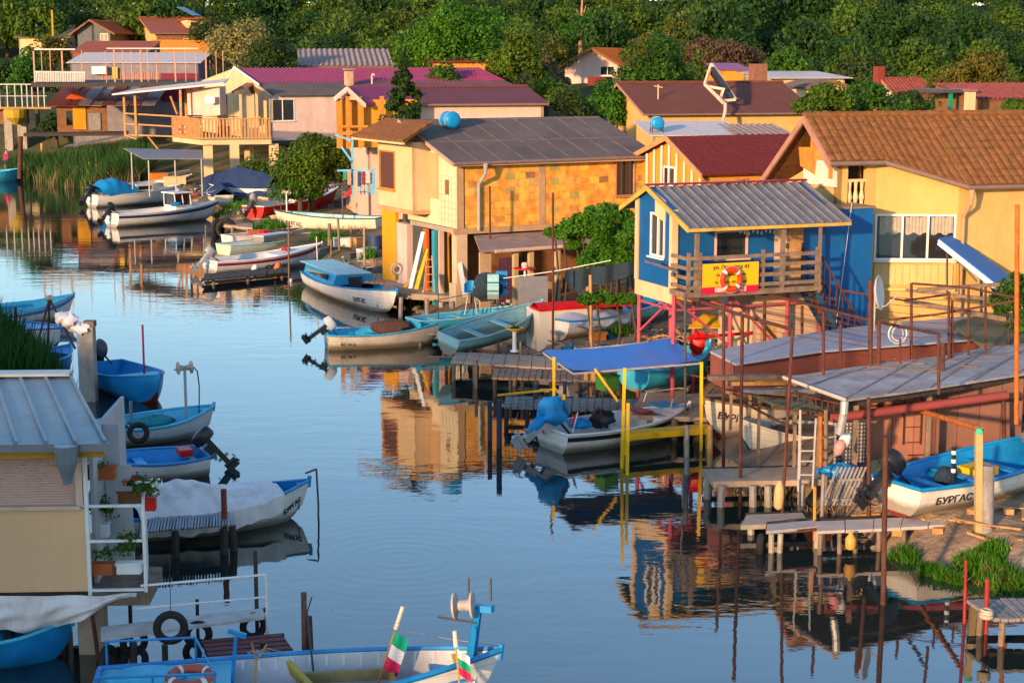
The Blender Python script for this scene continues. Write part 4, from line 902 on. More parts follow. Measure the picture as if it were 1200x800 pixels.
# balcony
fb = Fr(235, 117.0, 12, zg=.7, py=165); zB = fb.Z(164); xL = fb.U(202, zB); 
bq = fb.root('timber_balcony', 'timber balcony with an upright picket rail carried on beige pillars', 'balcony')
c0 = Vector((0,0,0)); c1 = fb.local(PD(202,157,122)); c2 = Vector((fb.U(318, zB), 0, 0)); c1.z = 0
q = MB(); q.prism([(0,0,zB-.35),(c2.x,0,zB-.35),(c2.x,4.6,zB-.35),(c1.x,c1.y,zB-.35)],(0,0,.32)); q.build('slab', W_CREAM, bq)
q = MB(); 
def pick_(A,B):
    d=(B-A); n=int(d.length/.24)
    for i in range(n): P=A+d*(i+.5)/n; q.bar((P.x,P.y,zB+.0),(P.x,P.y,zB+1.4),.14,.04)
pick_(c1,c0); pick_(c0,c2); q.build('picket', WOODL, bq)
q = MB(); q.rail([(c1.x,c1.y,zB+1.45),(0,-.04,zB+1.45),(c2.x,-.04,zB+1.45)],.12,.07); q.rail([(c1.x,c1.y,zB+.1),(0,-.04,zB+.1),(c2.x,-.04,zB+.1)],.05,.1); q.rail([(c1.x,c1.y,zB+1.45),(c2.x-.5,3.0,zB+1.45)],.08,.06); q.build('handrail', WOODL, bq)
each(bq,'pillar',W_CREAM,[(fb.U(px,2,y)-.32,y-.3,-.5,fb.U(px,2,y)+.32,y+.34,zB-.35) for px,y in ((244,.6),(275,.3),(292,2.4),(321,.6))],lambda m,*a:m.box(*a))
P = fb.W(*( (c1*.55+c0*.45)+Vector((-.12,-.1,0)) )[:2], zB+.62); lifering('life_ring', 'small faded orange life ring on the timber balcony rail', P, fb.u*.5+fb.v, .25, .07, ropes=False)
o = MB().box(.02,-.09,zB+.25,.9,-.07,zB+.95).build('red_towel', REDP); o.location = fb.W(1.9,0,0)-Vector((0,0,0)); o.rotation_euler=(0,0,fb.a); tag(o,'red towel hanging behind the pickets of the timber balcony','towel'); o.location=fb.W(1.2,.22,0)
# lean-to white roof going left from the house, annexe below it
pts = [PD(131,110,123.5), PD(262,97,118.3), PD(268,92,124.8), PD(160,104,131.3)]
rt = thing('white_lean_to', 'long pale lean-to roof running left from the purple ridged house', 'lean-to', (pts[0].x,pts[0].y,0)); L0 = Vector((pts[0].x,pts[0].y,0))
MB().prism([p-L0 for p in pts],(0,0,-.12)).build('roof', R_WHITE, rt)
q = MB(); A=PD(220,135,122.2)-L0; B=PD(258,135,119.6)-L0; zt=PD(222,103,122.2).z; zt2=PD(258,99,119.6).z
q.prism([A*1,B*1,Vector((B.x,B.y,zt2-.15)),Vector((A.x,A.y,zt-.15))],(0.2,1.5,0)); q.build('wall', W_PINK, rt)
a_=PD(246,117,119.3)-L0; MB().box(a_.x-.35,a_.y-.1,a_.z-.25,a_.x+.35,a_.y+.2,a_.z+.25).build('window', MW, rt)
each(rt,'post',WOODL,[((PD(x,y,Y)-L0),Vector((PD(x,y,Y).x-L0.x,PD(x,y,Y).y-L0.y,PD(x,yt,Y).z)),.16) for x,y,Y,yt in ((147,160,124.2,111),(160,163,123.5,109),(213,160,120.9,104),(219,160,126.1,104))],bar_)
q = MB()
for (a,b) in (((147,133),(213,137)),((147,145),(213,149)),((147,158),(205,160)),((147,158),(160,163))):
    q.bar(PD(a[0],a[1],124.0)-L0,PD(b[0],b[1],122.2)-L0,.10)
q.bar(PD(200,113,122.2)-L0,PD(208,134,122.2)-L0,.4,.1); q.bar(PD(172,158,123.5)-L0,PD(188,178,123.5)-L0,.25,.1); q.build('cross_beam', WOODL, rt)

# ---------------------------------------------------------------- B7: cream house with maroon roof, its gable porch on the left
f7 = Fr(430, 92.0, 14, zg=.7, py=122); z7 = f7.Z(122); yr=4.4; zr = f7.Z(103, 3, yr); L7 = f7.U(637, z7)
W7 = mat('plaster_peach7', (.62,.42,.33), .9, .05, 1, .2)
rt = gable_house(f7,'maroon_roof_house','low pinkish house under a wide plain maroon sheet roof','x' and L7,8.5,z7,zr,W7,R_MAROON,'flat',rf=.52,oh=.3,og=.2,z0=-.5,trim=R_MAROON)
q = MB(); q.box(f7.U(505,z7,-.05),-.06,z7-.12,L7-.2,-.006,z7-.03); q.build('trim', DARKW, rt)
fp = Fr(405, 90, 14, zg=.7, py=112); zp = fp.Z(122,0,0)
rt = fp.root('gable_porch', 'small wooden gable porch with purple roof beside the fir tree', 'porch')
A=fp.local(PD(386,113,91.5)); B=fp.local(PD(405,102,90.1)); Cc=fp.local(PD(429,122,89.5)); E=4.0
q=MB(); q.prism([(B.x,0,B.z),(Cc.x,0,Cc.z),(Cc.x,0,Cc.z-.1),(B.x,0,B.z-.12)],(E,3.2,0)); q.build('roof', R_PURPLE, rt)
q=MB(); q.prism([(A.x,0,A.z),(B.x,0,B.z),(Cc.x,0,Cc.z),(Cc.x,0,Cc.z-.2),(B.x,0,B.z-.22),(A.x,0,A.z-.2)],(.1,-.1,0)); q.build('bargeboard', W_PINK, rt)
zb=fp.Z(152); each(rt,'post',ORW,[(x-.1,.05,zb-1,x+.1,.25,B.z-.5) for x in (A.x+.25,B.x+.1,Cc.x-.2,Cc.x+1)],lambda m,*a:m.box(*a))
MB().box(A.x+.3,.6,zb-1,Cc.x+3,.7,B.z-.7).build('wall', W_ORANGE, rt); MB().box(A.x+.2,.0,zb-.3,Cc.x+.2,.06,zb-.1).box(A.x+.2,.0,zb+.1,Cc.x+.2,.06,zb+.22).build('railing', ORW, rt)

# ---------------------------------------------------------------- B10: yellow house, brown roof
f10 = Fr(762, 108.0, 14, zg=2.0, py=131); z10 = f10.Z(131); yr=f10.V(733,z10+2); zr=f10.Z(98,0,yr); L10=f10.U(944,z10); W10=yr*1.75
hl = f10.L(741,120,746,143); 
rt = gable_house(f10,'brown_roof_house','low yellow house with a long brown roof carrying a solar frame','x' and L10,W10,z10,zr,W_YEL,R_BROWN,'flat',rf=1/1.75,oh=.5,og=.6,left=[(yr-.3,z10-1.6,.6,1.7)],z0=-1,fm=W_BROWN,mull=0)
chimney(rt, f10.U(888,z10+2,yr+1.5), yr+1.5, z10, f10.Z(75,8,yr+1.5), 1.0, mat('chimney_brick', (.22,.10,.07), .9,.3,6), False)
q=MB(); x=f10.U(771,z10,yr*.4); q.tube((x,yr*.4,z10+.5),(x,yr*.4,z10+1.7),.04); q.bar((x-.3,yr*.4,z10+1.6),(x+.3,yr*.4,z10+1.5),.05); q.build('antenna', W_CREAM, rt)
q=MB(); xg=f10.U(762,z10); q.path([(xg,-.5,z10-.1),(xg+.05,-.05,z10-.6),(xg+.05,-.05,z10-2.5)],.07); q.build('downpipe', DGREY, rt)
sp_ = thing('solar_water_heater','glass solar collector leaning on a pale frame on the brown roof','solar heater',PD(845,119,109.0),f10.a); O=PD(845,119,109.0)
lc=lambda px,py,Y: Matrix.Rotation(-f10.a,3,'Z')@(PD(px,py,Y)-O)
a,b,c,d=lc(835,76,111),lc(855,104,109.2),lc(862,118,109),lc(826,99,110.6)
q=MB(); q.prism([a,b,b+Vector((-.1,.9,-.1)),a+Vector((-.1,.9,-.0))],Vector((-.1,.02,-.1))); q.prism([lc(833,80,110.5),lc(836,78,110.5),lc(861,114,109),lc(857,117,109)],(0,.1,0)); q.build('collector',GLASS,sp_)
q=MB()
for u,v in ((lc(834,75,111),lc(826,99,110.6)),(lc(834,75,111),lc(862,117,109)),(lc(826,99,110.6),lc(848,121,108.2)),(lc(848,118,109),lc(862,117,109)),(lc(828,101,110),lc(850,105,109.5)),(lc(843,118,109.3),lc(848,104,109.3))): q.bar(u,v,.16)
q.path([lc(827,100,110),lc(850,122,108.3),lc(850,130,107.8),lc(847,143,107.3)],.11,8); q.build('frame', mat('frame_peach',(.58,.42,.32),.6), sp_)
# B11 roofs between
f11 = Fr(765, 84, 6, zg=1, py=160); z11=f11.Z(160); L11=f11.U(870,z11)
def shed(fr,name,label,L,W,ze,zr,wm,rm,kind='flat',per=.3,amp=.03,cat='shed',oh=.15,z0=-1,holes=(),group=None,fm=MW):
    rt=fr.root(name,label,cat,group); q=MB(); wallpanel(q,(0,0),(1,0),L,z0,[(0,ze),(L,ze)],list(holes),.15)
    wallpanel(q,(-.003,W),(0,-1),W,z0,[(0,zr),(W,ze)],[],.15); wallpanel(q,(L+.003,0),(0,1),W,z0,[(0,ze),(W,zr)],[],.15); q.build('wall',wm,rt); MB().box(0,W-.15,z0,L,W,zr).build('back_wall',wm,rt)
    s_=(zr-ze)/W; q=MB(); sheet(q,(-oh,-oh,ze-s_*oh+.07),(L+oh,-oh,ze-s_*oh+.07),(-oh,W+oh,zr+s_*oh+.07),(L+oh,W+oh,zr+s_*oh+.07),kind,per,amp); q.build('roof',rm,rt)
    for h in holes: window(rt,(0,0),(1,0),h,fm,1)
    return rt
shed(f11,'flat_roof_shed','low shed with a pale flat roof behind the shingle house',L11,4.6,z11,f11.Z(144,2,4.6),W_YEL,R_WHITE)
f = Fr(866,84,6,zg=1,py=160); shed(f,'corrugated_shed','shed with a brown fibre cement roof behind the shingle house',f.U(925,f.Z(160)),4.0,f.Z(160),f.Z(148,2,4),W_YEL,R_CORR,'wave',.35,.04)
tank(f11, 770, 158, 'second blue water tank, lying on the pale flat roof', yl=1.0)
# ---------------------------------------------------------------- far houses
f = Fr(352,152,8,zg=2,py=77); shed(f,'grey_barn','long barn with a weathered grey corrugated roof behind the lime tree','x' and f.U(459,f.Z(78)),7.5,f.Z(78),f.Z(59,4,7.5),W_BROWN,R_CORR,'wave',.5,.05,cat='barn',z0=-2)
f = Fr(655,182,-12,zg=6,py=82); zE_=f.Z(80); 
def frontgable(fr,name,label,wpx,py_e,py_r,py_b,wm,rm,depth=8,rk='corr',cat='house',group=None,holes=(),ov=.5,trim=W_BROWN,lean=.5):
    """ridge runs away from the camera; gable faces it"""
    ze=fr.Z(py_e); Wd=fr.U(wpx,ze); zr=fr.Z(py_r,Wd*lean); z0=min(fr.Z(py_b),-.5); rt=fr.root(name,label,cat,group); xm=Wd*lean
    q=MB(); wallpanel(q,(0,0),(1,0),Wd,z0,[(0,ze),(xm,zr),(Wd,ze)],list(holes),.2); q.box(0,.2,z0,.2,depth,ze); q.box(Wd-.2,.2,z0,Wd,depth,ze); q.build('wall',wm,rt)
    s_=(zr-ze)/xm; s2=(zr-ze)/(Wd-xm); q=MB(); sheet(q,(-ov,depth+ov,ze-s_*ov+.06),(-ov,-ov,ze-s_*ov+.06),(xm,depth+ov,zr+.06),(xm,-ov,zr+.06),rk,.35,.04); sheet(q,(Wd+ov,-ov,ze-s2*ov+.06),(Wd+ov,depth+ov,ze-s2*ov+.06),(xm,-ov,zr+.06),(xm,depth+ov,zr+.06),rk,.35,.04)
    ro=q.build('roof',rm,rt); q=MB(); q.pbox((-ov,-ov-.04,ze-s_*ov-.15),(xm+ov,0,zr-ze+s_*ov),(0,0,.25),(0,.06,0)); q.pbox((Wd+ov,-ov-.04,ze-s2*ov-.15),(xm-Wd-ov,0,zr-ze+s2*ov),(0,0,.25),(0,.06,0)); q.build('bargeboard',trim,ro)
    for h in holes: window(rt,(0,0),(1,0),h,MW,1)
    return rt
f = Fr(662,185,-20,zg=6,py=82); rt=frontgable(f,'far_gable_house','pink gabled house with a bright orange roof far behind the trees',728,76,57,110,W_PINK,mat('roof_bright_orange',(.42,.12,.03),.8,.25,2,.3),10,lean=.5,ov=.9,holes=[(f.U(704,2),f.Z(88,3),1.5,.9)])
MB().box(f.U(695,2,-1),-3.0,-2,f.U(716,2,-1),-.6,f.Z(90,3)).build('brick_annexe',R_RED,rt)
f = Fr(508,148,5,zg=4,py=72); rt=shed(f,'yellow_post_house','brown roofed veranda house with yellow posts under the bright green tree','x' and f.U(592,f.Z(72)),7,f.Z(72),f.Z(58,3,7),W_ORANGE,R_BROWN,oh=.6,cat='house',z0=-2); chimney(rt,f.U(557,4),-.8,-2,f.Z(77,4),1.6,ORW,False)
# far left group
f = Fr(22,232,4,zg=9,py=48); rt=gable_house(f,'olive_roof_house','far left cream house with a dull grey green roof',f.U(78,3),7,f.Z(43),f.Z(31,3,3.5),W_CREAM,mat('roof_olive',(.09,.09,.065),.9,.2,1),'flat',z0=-3,og=.6,trim=W_BROWN)
f = Fr(91,228,-6,zg=9,py=45); frontgable(f,'red_gable_house','dark weatherboarded gable house with a red tile roof',129,36,24,58,mat('board_slate',(.10,.105,.11),.8,.2,2),R_ORANGE,12,ov=.9,lean=.45,holes=[(3.2,f.Z(48),1.0,.9)])
f = Fr(132,238,4,zg=9.5,py=45); rt=gable_house(f,'cottage','small cottage with a dull red roof between two larger houses',f.U(165,3),7,f.Z(37),f.Z(25,3,3.5),W_WHITE,R_RED,'flat',z0=-3,front=[(.6,f.Z(46),2.6,.9)]); chimney(rt,1.2,3.5,f.Z(30,3),f.Z(20,3),.7)
f = Fr(183,214,16,zg=8.5,py=39); z_=f.Z(39); yr=f.V(169,z_+2); zr=f.Z(21,0,yr); L_=f.U(262,z_)
rt=gable_house(f,'orange_villa','far orange villa with a red roof, dormer window and solar panel','x' and L_,yr*1.9,z_,zr,W_BROWN,R_ORANGE,'flat',rf=1/1.9,oh=.5,og=.7,front=[(f.U(216,2),f.Z(55),1.0,1.0)],z0=-3,lm=W_YEL,fm=W_CREAM)
x=f.U(218,z_+1,yr*.35); q=MB().box(x,yr*.3,z_+.6,x+2.1,yr*.8,z_+1.9); dm=q.build('dormer',W_CREAM,rt); MB().box(x-.3,yr*.25,z_+1.9,x+2.5,yr*.85,z_+2.05).build('dormer_roof',R_ORANGE,dm)
for k in range(2): MB().box(x+.5+k*.6,yr*.3-.04,z_+.95,x+1.0+k*.6,yr*.3,z_+1.55).build('dormer_window',GLASS,dm)
a=f.local(PD(207,9,219)); q=MB(); q.pbox((a.x,a.y,a.z),(2.0,-1.2,-1.1),(1.1,1.2,0),(.02,.02,.1)); q.build('solar_panel',mat('panel_glass',(.06,.10,.15),.15,.1),rt)
MB().box(-.6,-1.2,-1,yr*.3,-.3,f.Z(47)).build('balcony',ORW,rt)
# long white roofed shed with grey and maroon wall
f = Fr(82,150,2,zg=3.2,py=74); z_=f.Z(74); L_=f.U(232,z_); rt=shed(f,'white_roof_hall','long hall with a white sheet roof and grey and maroon walls','x' and L_,7,z_,f.Z(63,5,7),mat('wall_bluegrey',(.19,.17,.19),.8),R_WHITE,cat='hall',z0=-3,oh=.3)
xa=f.U(188,z_-1); MB().box(xa,-.06,z_-3.4,L_-.1,-.004,z_-.9).build('maroon_panel',mat('wall_crimson',(.16,.02,.035),.8),rt)
q=MB()
for k in range(26):
    x=f.U(120+k*2.6,z_-2); q.box(x,-.05,z_-3.4,x+.12,-.004,z_-.8)
q.build('slat',TRIM,rt); x=f.U(108,z_-1,-.5); MB().box(x,-.6,f.Z(87),x+1.3,-.1,f.Z(78)).build('air_conditioner',MW,rt); x=f.U(132,z_); MB().box(x,-.3,f.Z(92),x+.45,-.2,f.Z(79)).build('yellow_cloth',YEL,rt)
# second dull red roof above it
f = Fr(84,178,3,zg=5,py=62); shed(f,'long_red_roof','long low building with a reddish brown tiled roof',f.U(172,f.Z(60)),9,f.Z(62),f.Z(49,5,9),W_BROWN,R_ORANGE,'flat',cat='building',z0=-3)
# pergola frame of thin poles in front of the hall
P0=PD(40,97,138); rt=thing('pole_pergola','tall frame of thin pale poles before the white roofed hall','pole frame',(P0.x,P0.y,0)); O=Vector((P0.x,P0.y,0))
ps=[41,50,60,74,97,125,135,145,155,166,174,184,206,218,230,242,254,262]
each(rt,'pole',mat('pole_salmon',(.42,.23,.17),.6,.15,3,.4),[((PD(px,97,138)-O),(Vector((PD(px,97,138).x,PD(px,97,138).y,PD(px,58+(px%3),138).z))-O),  .06 if i%3 else .12) for i,px in enumerate(ps)],bar_)
q=MB(); q.bar(PD(40,58,138)-O,PD(88,58,138)-O,.12); q.bar(PD(125,57,138)-O,PD(232,57,138)-O,.1); q.build('top_rail',STEEL,rt)
q=MB(); q.prism([PD(36,98,137)-O,PD(266,96,137)-O,PD(268,93,143)-O,PD(40,94,143)-O],(0,0,-.3)); q.build('terrace_slab',DARKW,rt)
q=MB()
for k in range(30): x=41+k*2.0; q.bar(PD(x,96,137.5)-O,PD(x,84,137.5)-O,.09)
q.bar(PD(40,84,137.5)-O,PD(100,85,137.5)-O,.1); q.build('picket',STEEL,rt)
# rusty shack
f = Fr(66,142,10,zg=2.4,py=122); z_=f.Z(122); L_=f.U(125,z_); 
rt=f.root('rusty_shack','patched shack with a roof of rusty red and grey sheets over ochre boards','shack')
z2=f.Z(97,2,6); q=MB(); wallpanel(q,(0,0),(1,0),L_,f.Z(152)-.2,[(0,z_),(L_,z_)],[(f.U(78,2),f.Z(147),.5,1.2)],.12); q.build('wall',W_BROWN,rt)
MB().box(f.U(86,2),-.08,f.Z(152),f.U(101,2),-.004,f.Z(125)).build('ochre_board',mat('board_ochre',(.50,.25,.04),.8,.15),rt); MB().box(f.U(104,2),-.1,f.Z(153),f.U(118,2),-.004,f.Z(133)).build('grey_board',GREYW,rt)
q=MB(); rnd=random.Random(4)
xs_=[f.U(p,z_) for p in (55,78,92,106,120,134,150,165,182)]
for i in range(8):
    a,b=xs_[i],xs_[i+1]; q=MB(); dzz=rnd.uniform(0,.1); sheet(q,(a,-.7-rnd.random()*.4,z_-.15+dzz),(b,-.7-rnd.random()*.3,z_-.15+dzz),(a+1.2,6+rnd.random(),z2+dzz),(b+1.2,6,z2+dzz),'corr',.22,.03); q.build('roof_sheet',[R_RUSTC,R_RUSTC,R_CORR,mat('roof_sand',(.34,.24,.18),.9),R_RUSTC,R_CORR,R_RUSTC,R_CORR][i],rt)
    q=MB(); 
    if i>2: sheet(q,(a+.3,.5,z_+.35),(b+.2,.6,z_+.35),(a+.9,4,z_+1.0),(b+.8,4,z_+1.0),'corr',.22,.03); q.build('roof_sheet',[R_CORR,R_RUSTC][i%2],rt)
q=MB(); q.prism([(0,1,z_-.1),(1.5,1,z_+1.1),(3,1,z_-.1)],(0,.1,0)); q.build('gable_board',mat('board_red',(.38,.07,.03),.8),rt)
q=MB(); sheet(q,(f.U(75,0,-5),-5,f.Z(172,0,-6)),(f.U(92,0,-5),-5,f.Z(172,0,-6)),(f.U(136,0,-3),-3,f.Z(160,3,-3)),(f.U(150,0,-3),-3,f.Z(158,3,-3)),'corr',.2,.02); q.build('low_roof',R_GREY,rt)
MB().box(f.U(30,0),-1.2,f.Z(152)-.5,f.U(150,0),2,f.Z(152)-.25).build('platform',DARKW,rt)
# stilt terrace far left
f = Fr(-8,150,4,zg=.8,py=125); rt=f.root('stilt_terrace','far left stilt terrace with a thin rail on two concrete pillars','terrace'); zT=f.Z(126)
MB().box(-1,0,zT-.15,f.U(60,zT),2.5,zT).build('slab',WOODL,rt)
each(rt,'pillar',CONC,[(f.U(p,1,.4)-w_,.3,-1.2,f.U(p,1,.4)+w_,.3+2*w_,zT-.15) for p,w_ in ((11,.35),(27,.4))],lambda m,*a:m.box(*a))
q=MB(); zt=f.Z(99)
for p in (0,9,18,26,32,38,45,52): q.bar((f.U(p,zT),.1,zT),(f.U(p,zT),.1,zt),.09)
q.bar((-1,.1,zt),(f.U(55,zT),.1,zt),.1); q.bar((-1,.1,zT+1),(f.U(55,zT),.1,zT+1),.06); q.build('railing',STEEL,rt)
MB().lathe((f.U(18,zT,-.5),-.5,f.Z(146,1,-.5)),[(.3,0),(.9,.6),(1.0,1.3),(.8,1.4)],12).build('yellow_basket',mat('basket_mustard',(.38,.26,.05),.8),rt)
MB().box(-1,1,zT-1.5,f.U(30,zT),1.3,zT-.16).build('skirt',W_BROWN,rt)
# right background: small huts
f = Fr(845,150,8,zg=4.5,py=84); shed(f,'magenta_roof_hut','distant yellow hut with a small magenta roof','x' and f.U(880,f.Z(83)),5,f.Z(83),f.Z(75,2,5),W_ORANGE,R_PURPLE,cat='hut',z0=-2)
f = Fr(884,152,8,zg=4.5,py=82); shed(f,'peach_hut','distant peach coloured hut right of the magenta roof','x' and f.U(912,f.Z(82)),5,f.Z(84),f.Z(79,2,5),W_PINK,R_ORANGE,cat='hut',z0=-2)
f = Fr(905,132,14,zg=3,py=92); shed(f,'white_flat_house','low house under a wide white flat roof at the foot of the wood','x' and f.U(990,f.Z(92)),6,f.Z(92),f.Z(85,3,6),W_CREAM,R_WHITE,cat='house',oh=.5,z0=-2)
f = Fr(948,122,14,zg=3,py=105); rt=frontgable(f,'cream_gable_shed','small cream gabled shed behind leafy shrubs',997,103,95,130,W_CREAM,R_FELT,5,cat='shed',ov=.3)
f = Fr(1055,118,20,zg=2.8,py=112); z_=f.Z(113); yr=f.V(1037,z_+1); zr=f.Z(98,0,yr); rt=gable_house(f,'maroon_rust_hut','hut with a rusty maroon roof below the dark wood',f.U(1093,z_),yr*1.8,z_,f.Z(93,1,yr),W_WHITE,R_RUSTC,'corr',rf=1/1.8,z0=-2,cat='hut'); chimney(rt,f.U(1031,z_,yr),yr+.2,z_-1,f.Z(78,0,yr),.6,mat('chimney_darkred',(.20,.04,.03),.85,.3,6),False)
f = Fr(1149,95,16,zg=1.8,py=130); shed(f,'rusted_roof_shed','shed with a streaky rusted corrugated roof at the right edge','x' and 7,5,f.Z(117,2),f.Z(100,2,5),W_BROWN,R_RUSTC,'corr',.3,.04,z0=-1)
f = Fr(1105,96,16,zg=1.8,py=120); rt=f.root('dark_carport','dark flat carport roof on a green post beside the tall chimney','carport'); MB().box(0,0,f.Z(107)-.1,f.U(1146,5),3,f.Z(107)+.1).build('roof',DGREY,rt); MB().bar((.6,.2,-1),(.6,.2,f.Z(107)-.1),.18).build('post',GREEN_M,rt)
f = Fr(1139,93,16,zg=1.8,py=120); rt=f.root('standing_chimney','free standing cream chimney with a pink cap','chimney'); MB().box(-.22,0,-1,.22,.45,f.Z(108)).build('shaft',W_CREAM,rt); MB().box(-.3,-.08,f.Z(107),.3,.53,f.Z(105)).build('chimney_cap',PINKP,rt)
# small tile roof and solar panel at the right edge
f = Fr(1166,50.5,12,zg=.6,py=310); z_=f.Z(322); shed(f,'tile_lean_to','small orange tiled lean-to in front of the yellow house','x' and 3.2,1.6,z_,f.Z(292,1,1.6),W_YEL,R_TILE,'tile',.27,.03,cat='lean-to',oh=.1)
O=PD(1140,318,47); rt=thing('solar_collector','pale blue solar collector tilted on a frame above the vine pergola','solar panel',O); lc=lambda px,py,Y: PD(px,py,Y)-O
a,b,c,d=lc(1100,279,47.2),lc(1166,331,46.2),lc(1187,326,47.6),lc(1120,275,48.5)
MB().prism([a,b,c,d],(0.02,-.02,-.09)).build('glass_plate',mat('collector_blue',(.03,.17,.42),.55,.08,1,.2,spec=.15),rt)
q=MB(); dn=Vector((0,-.03,-.12)); q.rail([a+dn,b+dn],.05,.14); q.bar(b+dn,c+dn,.05,.14); q.bar(a+dn,d+dn,.05,.14); q.build('frame',MW,rt)
q=MB(); q.bar(lc(1110,287,47.2),lc(1110,345,47.2),.05); q.bar(lc(1105,285,47.2),lc(1145,330,46.9),.05); q.bar(lc(1150,325,47.2),lc(1150,372,47.2),.07); q.tube(lc(1163,333,46.4),lc(1171,345,46.4),.11); q.build('stand',DGREY,rt)

# ---------------------------------------------------------------- near left stilt house
fn = Fr(100, 26.0, 3, zg=0, py=650); zfl=fn.Z(695); zwt=fn.Z(520); xl=-7.0
rn=fn.root('waterside_cabin','sand coloured stilt cabin with a grey metal roof and roller shutter in the foreground','cabin')
zs0=fn.Z(598); zs1=fn.Z(532)
MB().box(xl,.12,zfl,-.002,.2,zs0).box(xl,.2,zfl,-.05,3.2,zfl+.1).build('wall',mat('plaster_sand',(.66,.42,.25),.85,.05,.6,.2,(.42,.27,.15),.8,.2),rn)
MB().box(xl,.1,zs1,.0,.16,zwt-.02).box(-.13,.08,zs0+.06,-.02,.2,zs1).box(xl,.05,zs0,-.06,.2,zs0+.06).build('window_frame',mat('frame_cream',(.55,.42,.34),.6,.06),rn)
q=MB(); n=20
q.grid(lambda u,v: Vector((xl+(-.14-xl)*u, .16-.012*abs(math.sin(v*n*math.pi)), zs0+.06+(zs1-zs0-.06)*v)),1,n*8); q.build('roller_shutter',mat('shutter_salmon',(.50,.34,.28),.55,.05,1,.15,bump=.02),rn)
# roof
zr_e=fn.Z(519,0,-.35); A=Vector((xl,-.4,zr_e)); xr=fn.U(127,zr_e,-.4); B=Vector((xr,-.4,zr_e)); yb_=4.6; zb_=ZA(438,fn.W(0,yb_).x,fn.W(0,yb_).y); D_=Vector((fn.U(82,zb_,yb_),yb_,zb_)); Cc=Vector((xl,yb_,zb_))
q=MB(); sheet(q,A,B,Cc,D_,'flat',th=.06); 
k=0
for i in range(15):
    xx=xr-.05-i*.46
    if xx<xl: break
    t=(D_.x-xr); q.bar((xx,-.4,zr_e+.025),(xx+t*.93,yb_-.25,zb_+.0+.0),.05,.06)
ro=q.build('roof',mat('roof_blue_grey',(.15,.19,.22),.42,.12,1.8,.5,(.09,.10,.10),2.5,.06,spec=.5),rn)
MB().bar((xl,yb_-.1,zb_+.05),(D_.x+.05,yb_-.1,zb_+.05),.42,.05).build('ridge_flashing',LGREY,ro)
MB().box(xl,-.42,zr_e-.13,xr+.02,-.38,zr_e-.0).build('gutter',mat('gutter_slate',(.16,.17,.18),.4,.1,2,.3),ro)
MB().box(xl,-.25,zr_e-.26,xr-.1,-.2,zr_e-.14).build('fascia',mat('fascia_mustard',(.36,.22,.04),.7,.15),ro)
q=MB(); xg=fn.U(78,zr_e,-.45); q.lathe((xg,-.5,zr_e-.62),[(.07,0),(.09,.1),(.17,.35),(.19,.62)],12); q.build('downpipe',mat('pipe_slate',(.15,.18,.20),.4),ro)
# right side wall, balcony
xb1=fn.U(172,zfl,.2); zb0=fn.Z(693,.5,.15)
MB().box(-.0,.6,zb0,.06,3.6,zr_e-.05).build('side_wall',mat('side_grey',(.40,.38,.39),.7,.1,1,.3),rn)
q=MB(); q.box(.07,1.5,zb0,xb1*.55,1.56,fn.Z(545,.5,1.5)); q.box(.07,1.5,fn.Z(545,.5,1.5),xb1*.36,1.56,zr_e-.1); q.build('partition',mat('partition_grey',(.42,.41,.43),.7,.1,1,.3),rn)
MB().box(-.0,.1,zb0-.22,xb1+.05,1.5,zb0).build('balcony_slab',WOOD,rn)
MB().box(xl,.15,zfl-.25,-.01,3.2,zfl-.003).build('floor_beam',DARKW,rn)
q=MB(); zt=fn.Z(592,.5,.15); rr=.028
for z in (zb0+.04,fn.Z(633,.5,.15),zt): q.bar((.03,.13,z),(xb1,.13,z),.05,.04); q.bar((xb1,.13,z),(xb1-.2,1.45,z),.05,.04)
q.bar((xb1,.13,zb0),(xb1,.13,zt),.05); q.bar((.03,.12,zb0-.2),(.03,.12,zr_e-.1),.06); q.bar((xb1-.2,1.45,zb0),(xb1-.2,1.45,zt),.05); q.bar((xb1-.1,.8,zb0),(xb1-.1,.8,zt),.05)
q.build('railing',MW,rn)
each(rn,'pile',SANDC,[(fn.U(p,0,y)-w_,y,-1.6,fn.U(p,0,y)+w_,y+w_*1.8,zfl-.25) for p,y,w_ in ((108,.3,.21),(66,1.2,.20),(3,.6,.15),(100,2.6,.15))],lambda m,*a:m.box(*a))
each(rn,'prop_pole',RUST,[((fn.U(109,0,.0),.0,zfl-.1),(fn.U(124,-1,.0),-.0,-.9),.035)],tube_); each(rn,'yellow_pole',YEL,[((fn.U(75,0,.8),.8,zfl-.3),(fn.U(72,-1,.8),.8,-.9),.035)],tube_)
rnd=random.Random(2)
q=MB(); zt=zfl-.02; xr_=fn.U(160,zfl,0)
def cloth(u,v):
    x=xl+(xr_-xl)*u; drop=.60+.10*math.sin(u*9)+.06*math.sin(u*31); 
    if u>.78: drop*=max(.03,(1-u)/.22)
    return Vector((x,-.02-.05*math.sin(u*55+v*3)-.10*math.sin(v*3.1)-.03*math.sin(u*23)-.035*math.sin(u*90+v*9)*v-.02*math.sin(v*16+u*33),zt-v*drop+.02*math.sin(u*47)))
q.grid(cloth,160,12); o=q.build('hanging_cloth',TARPW,None,True,fix=False); o.location=fn.W(0,0,0); o.rotation_euler=(0,0,fn.a); tag(o,'crumpled off-white sheet slung under the sand coloured cabin','cloth')
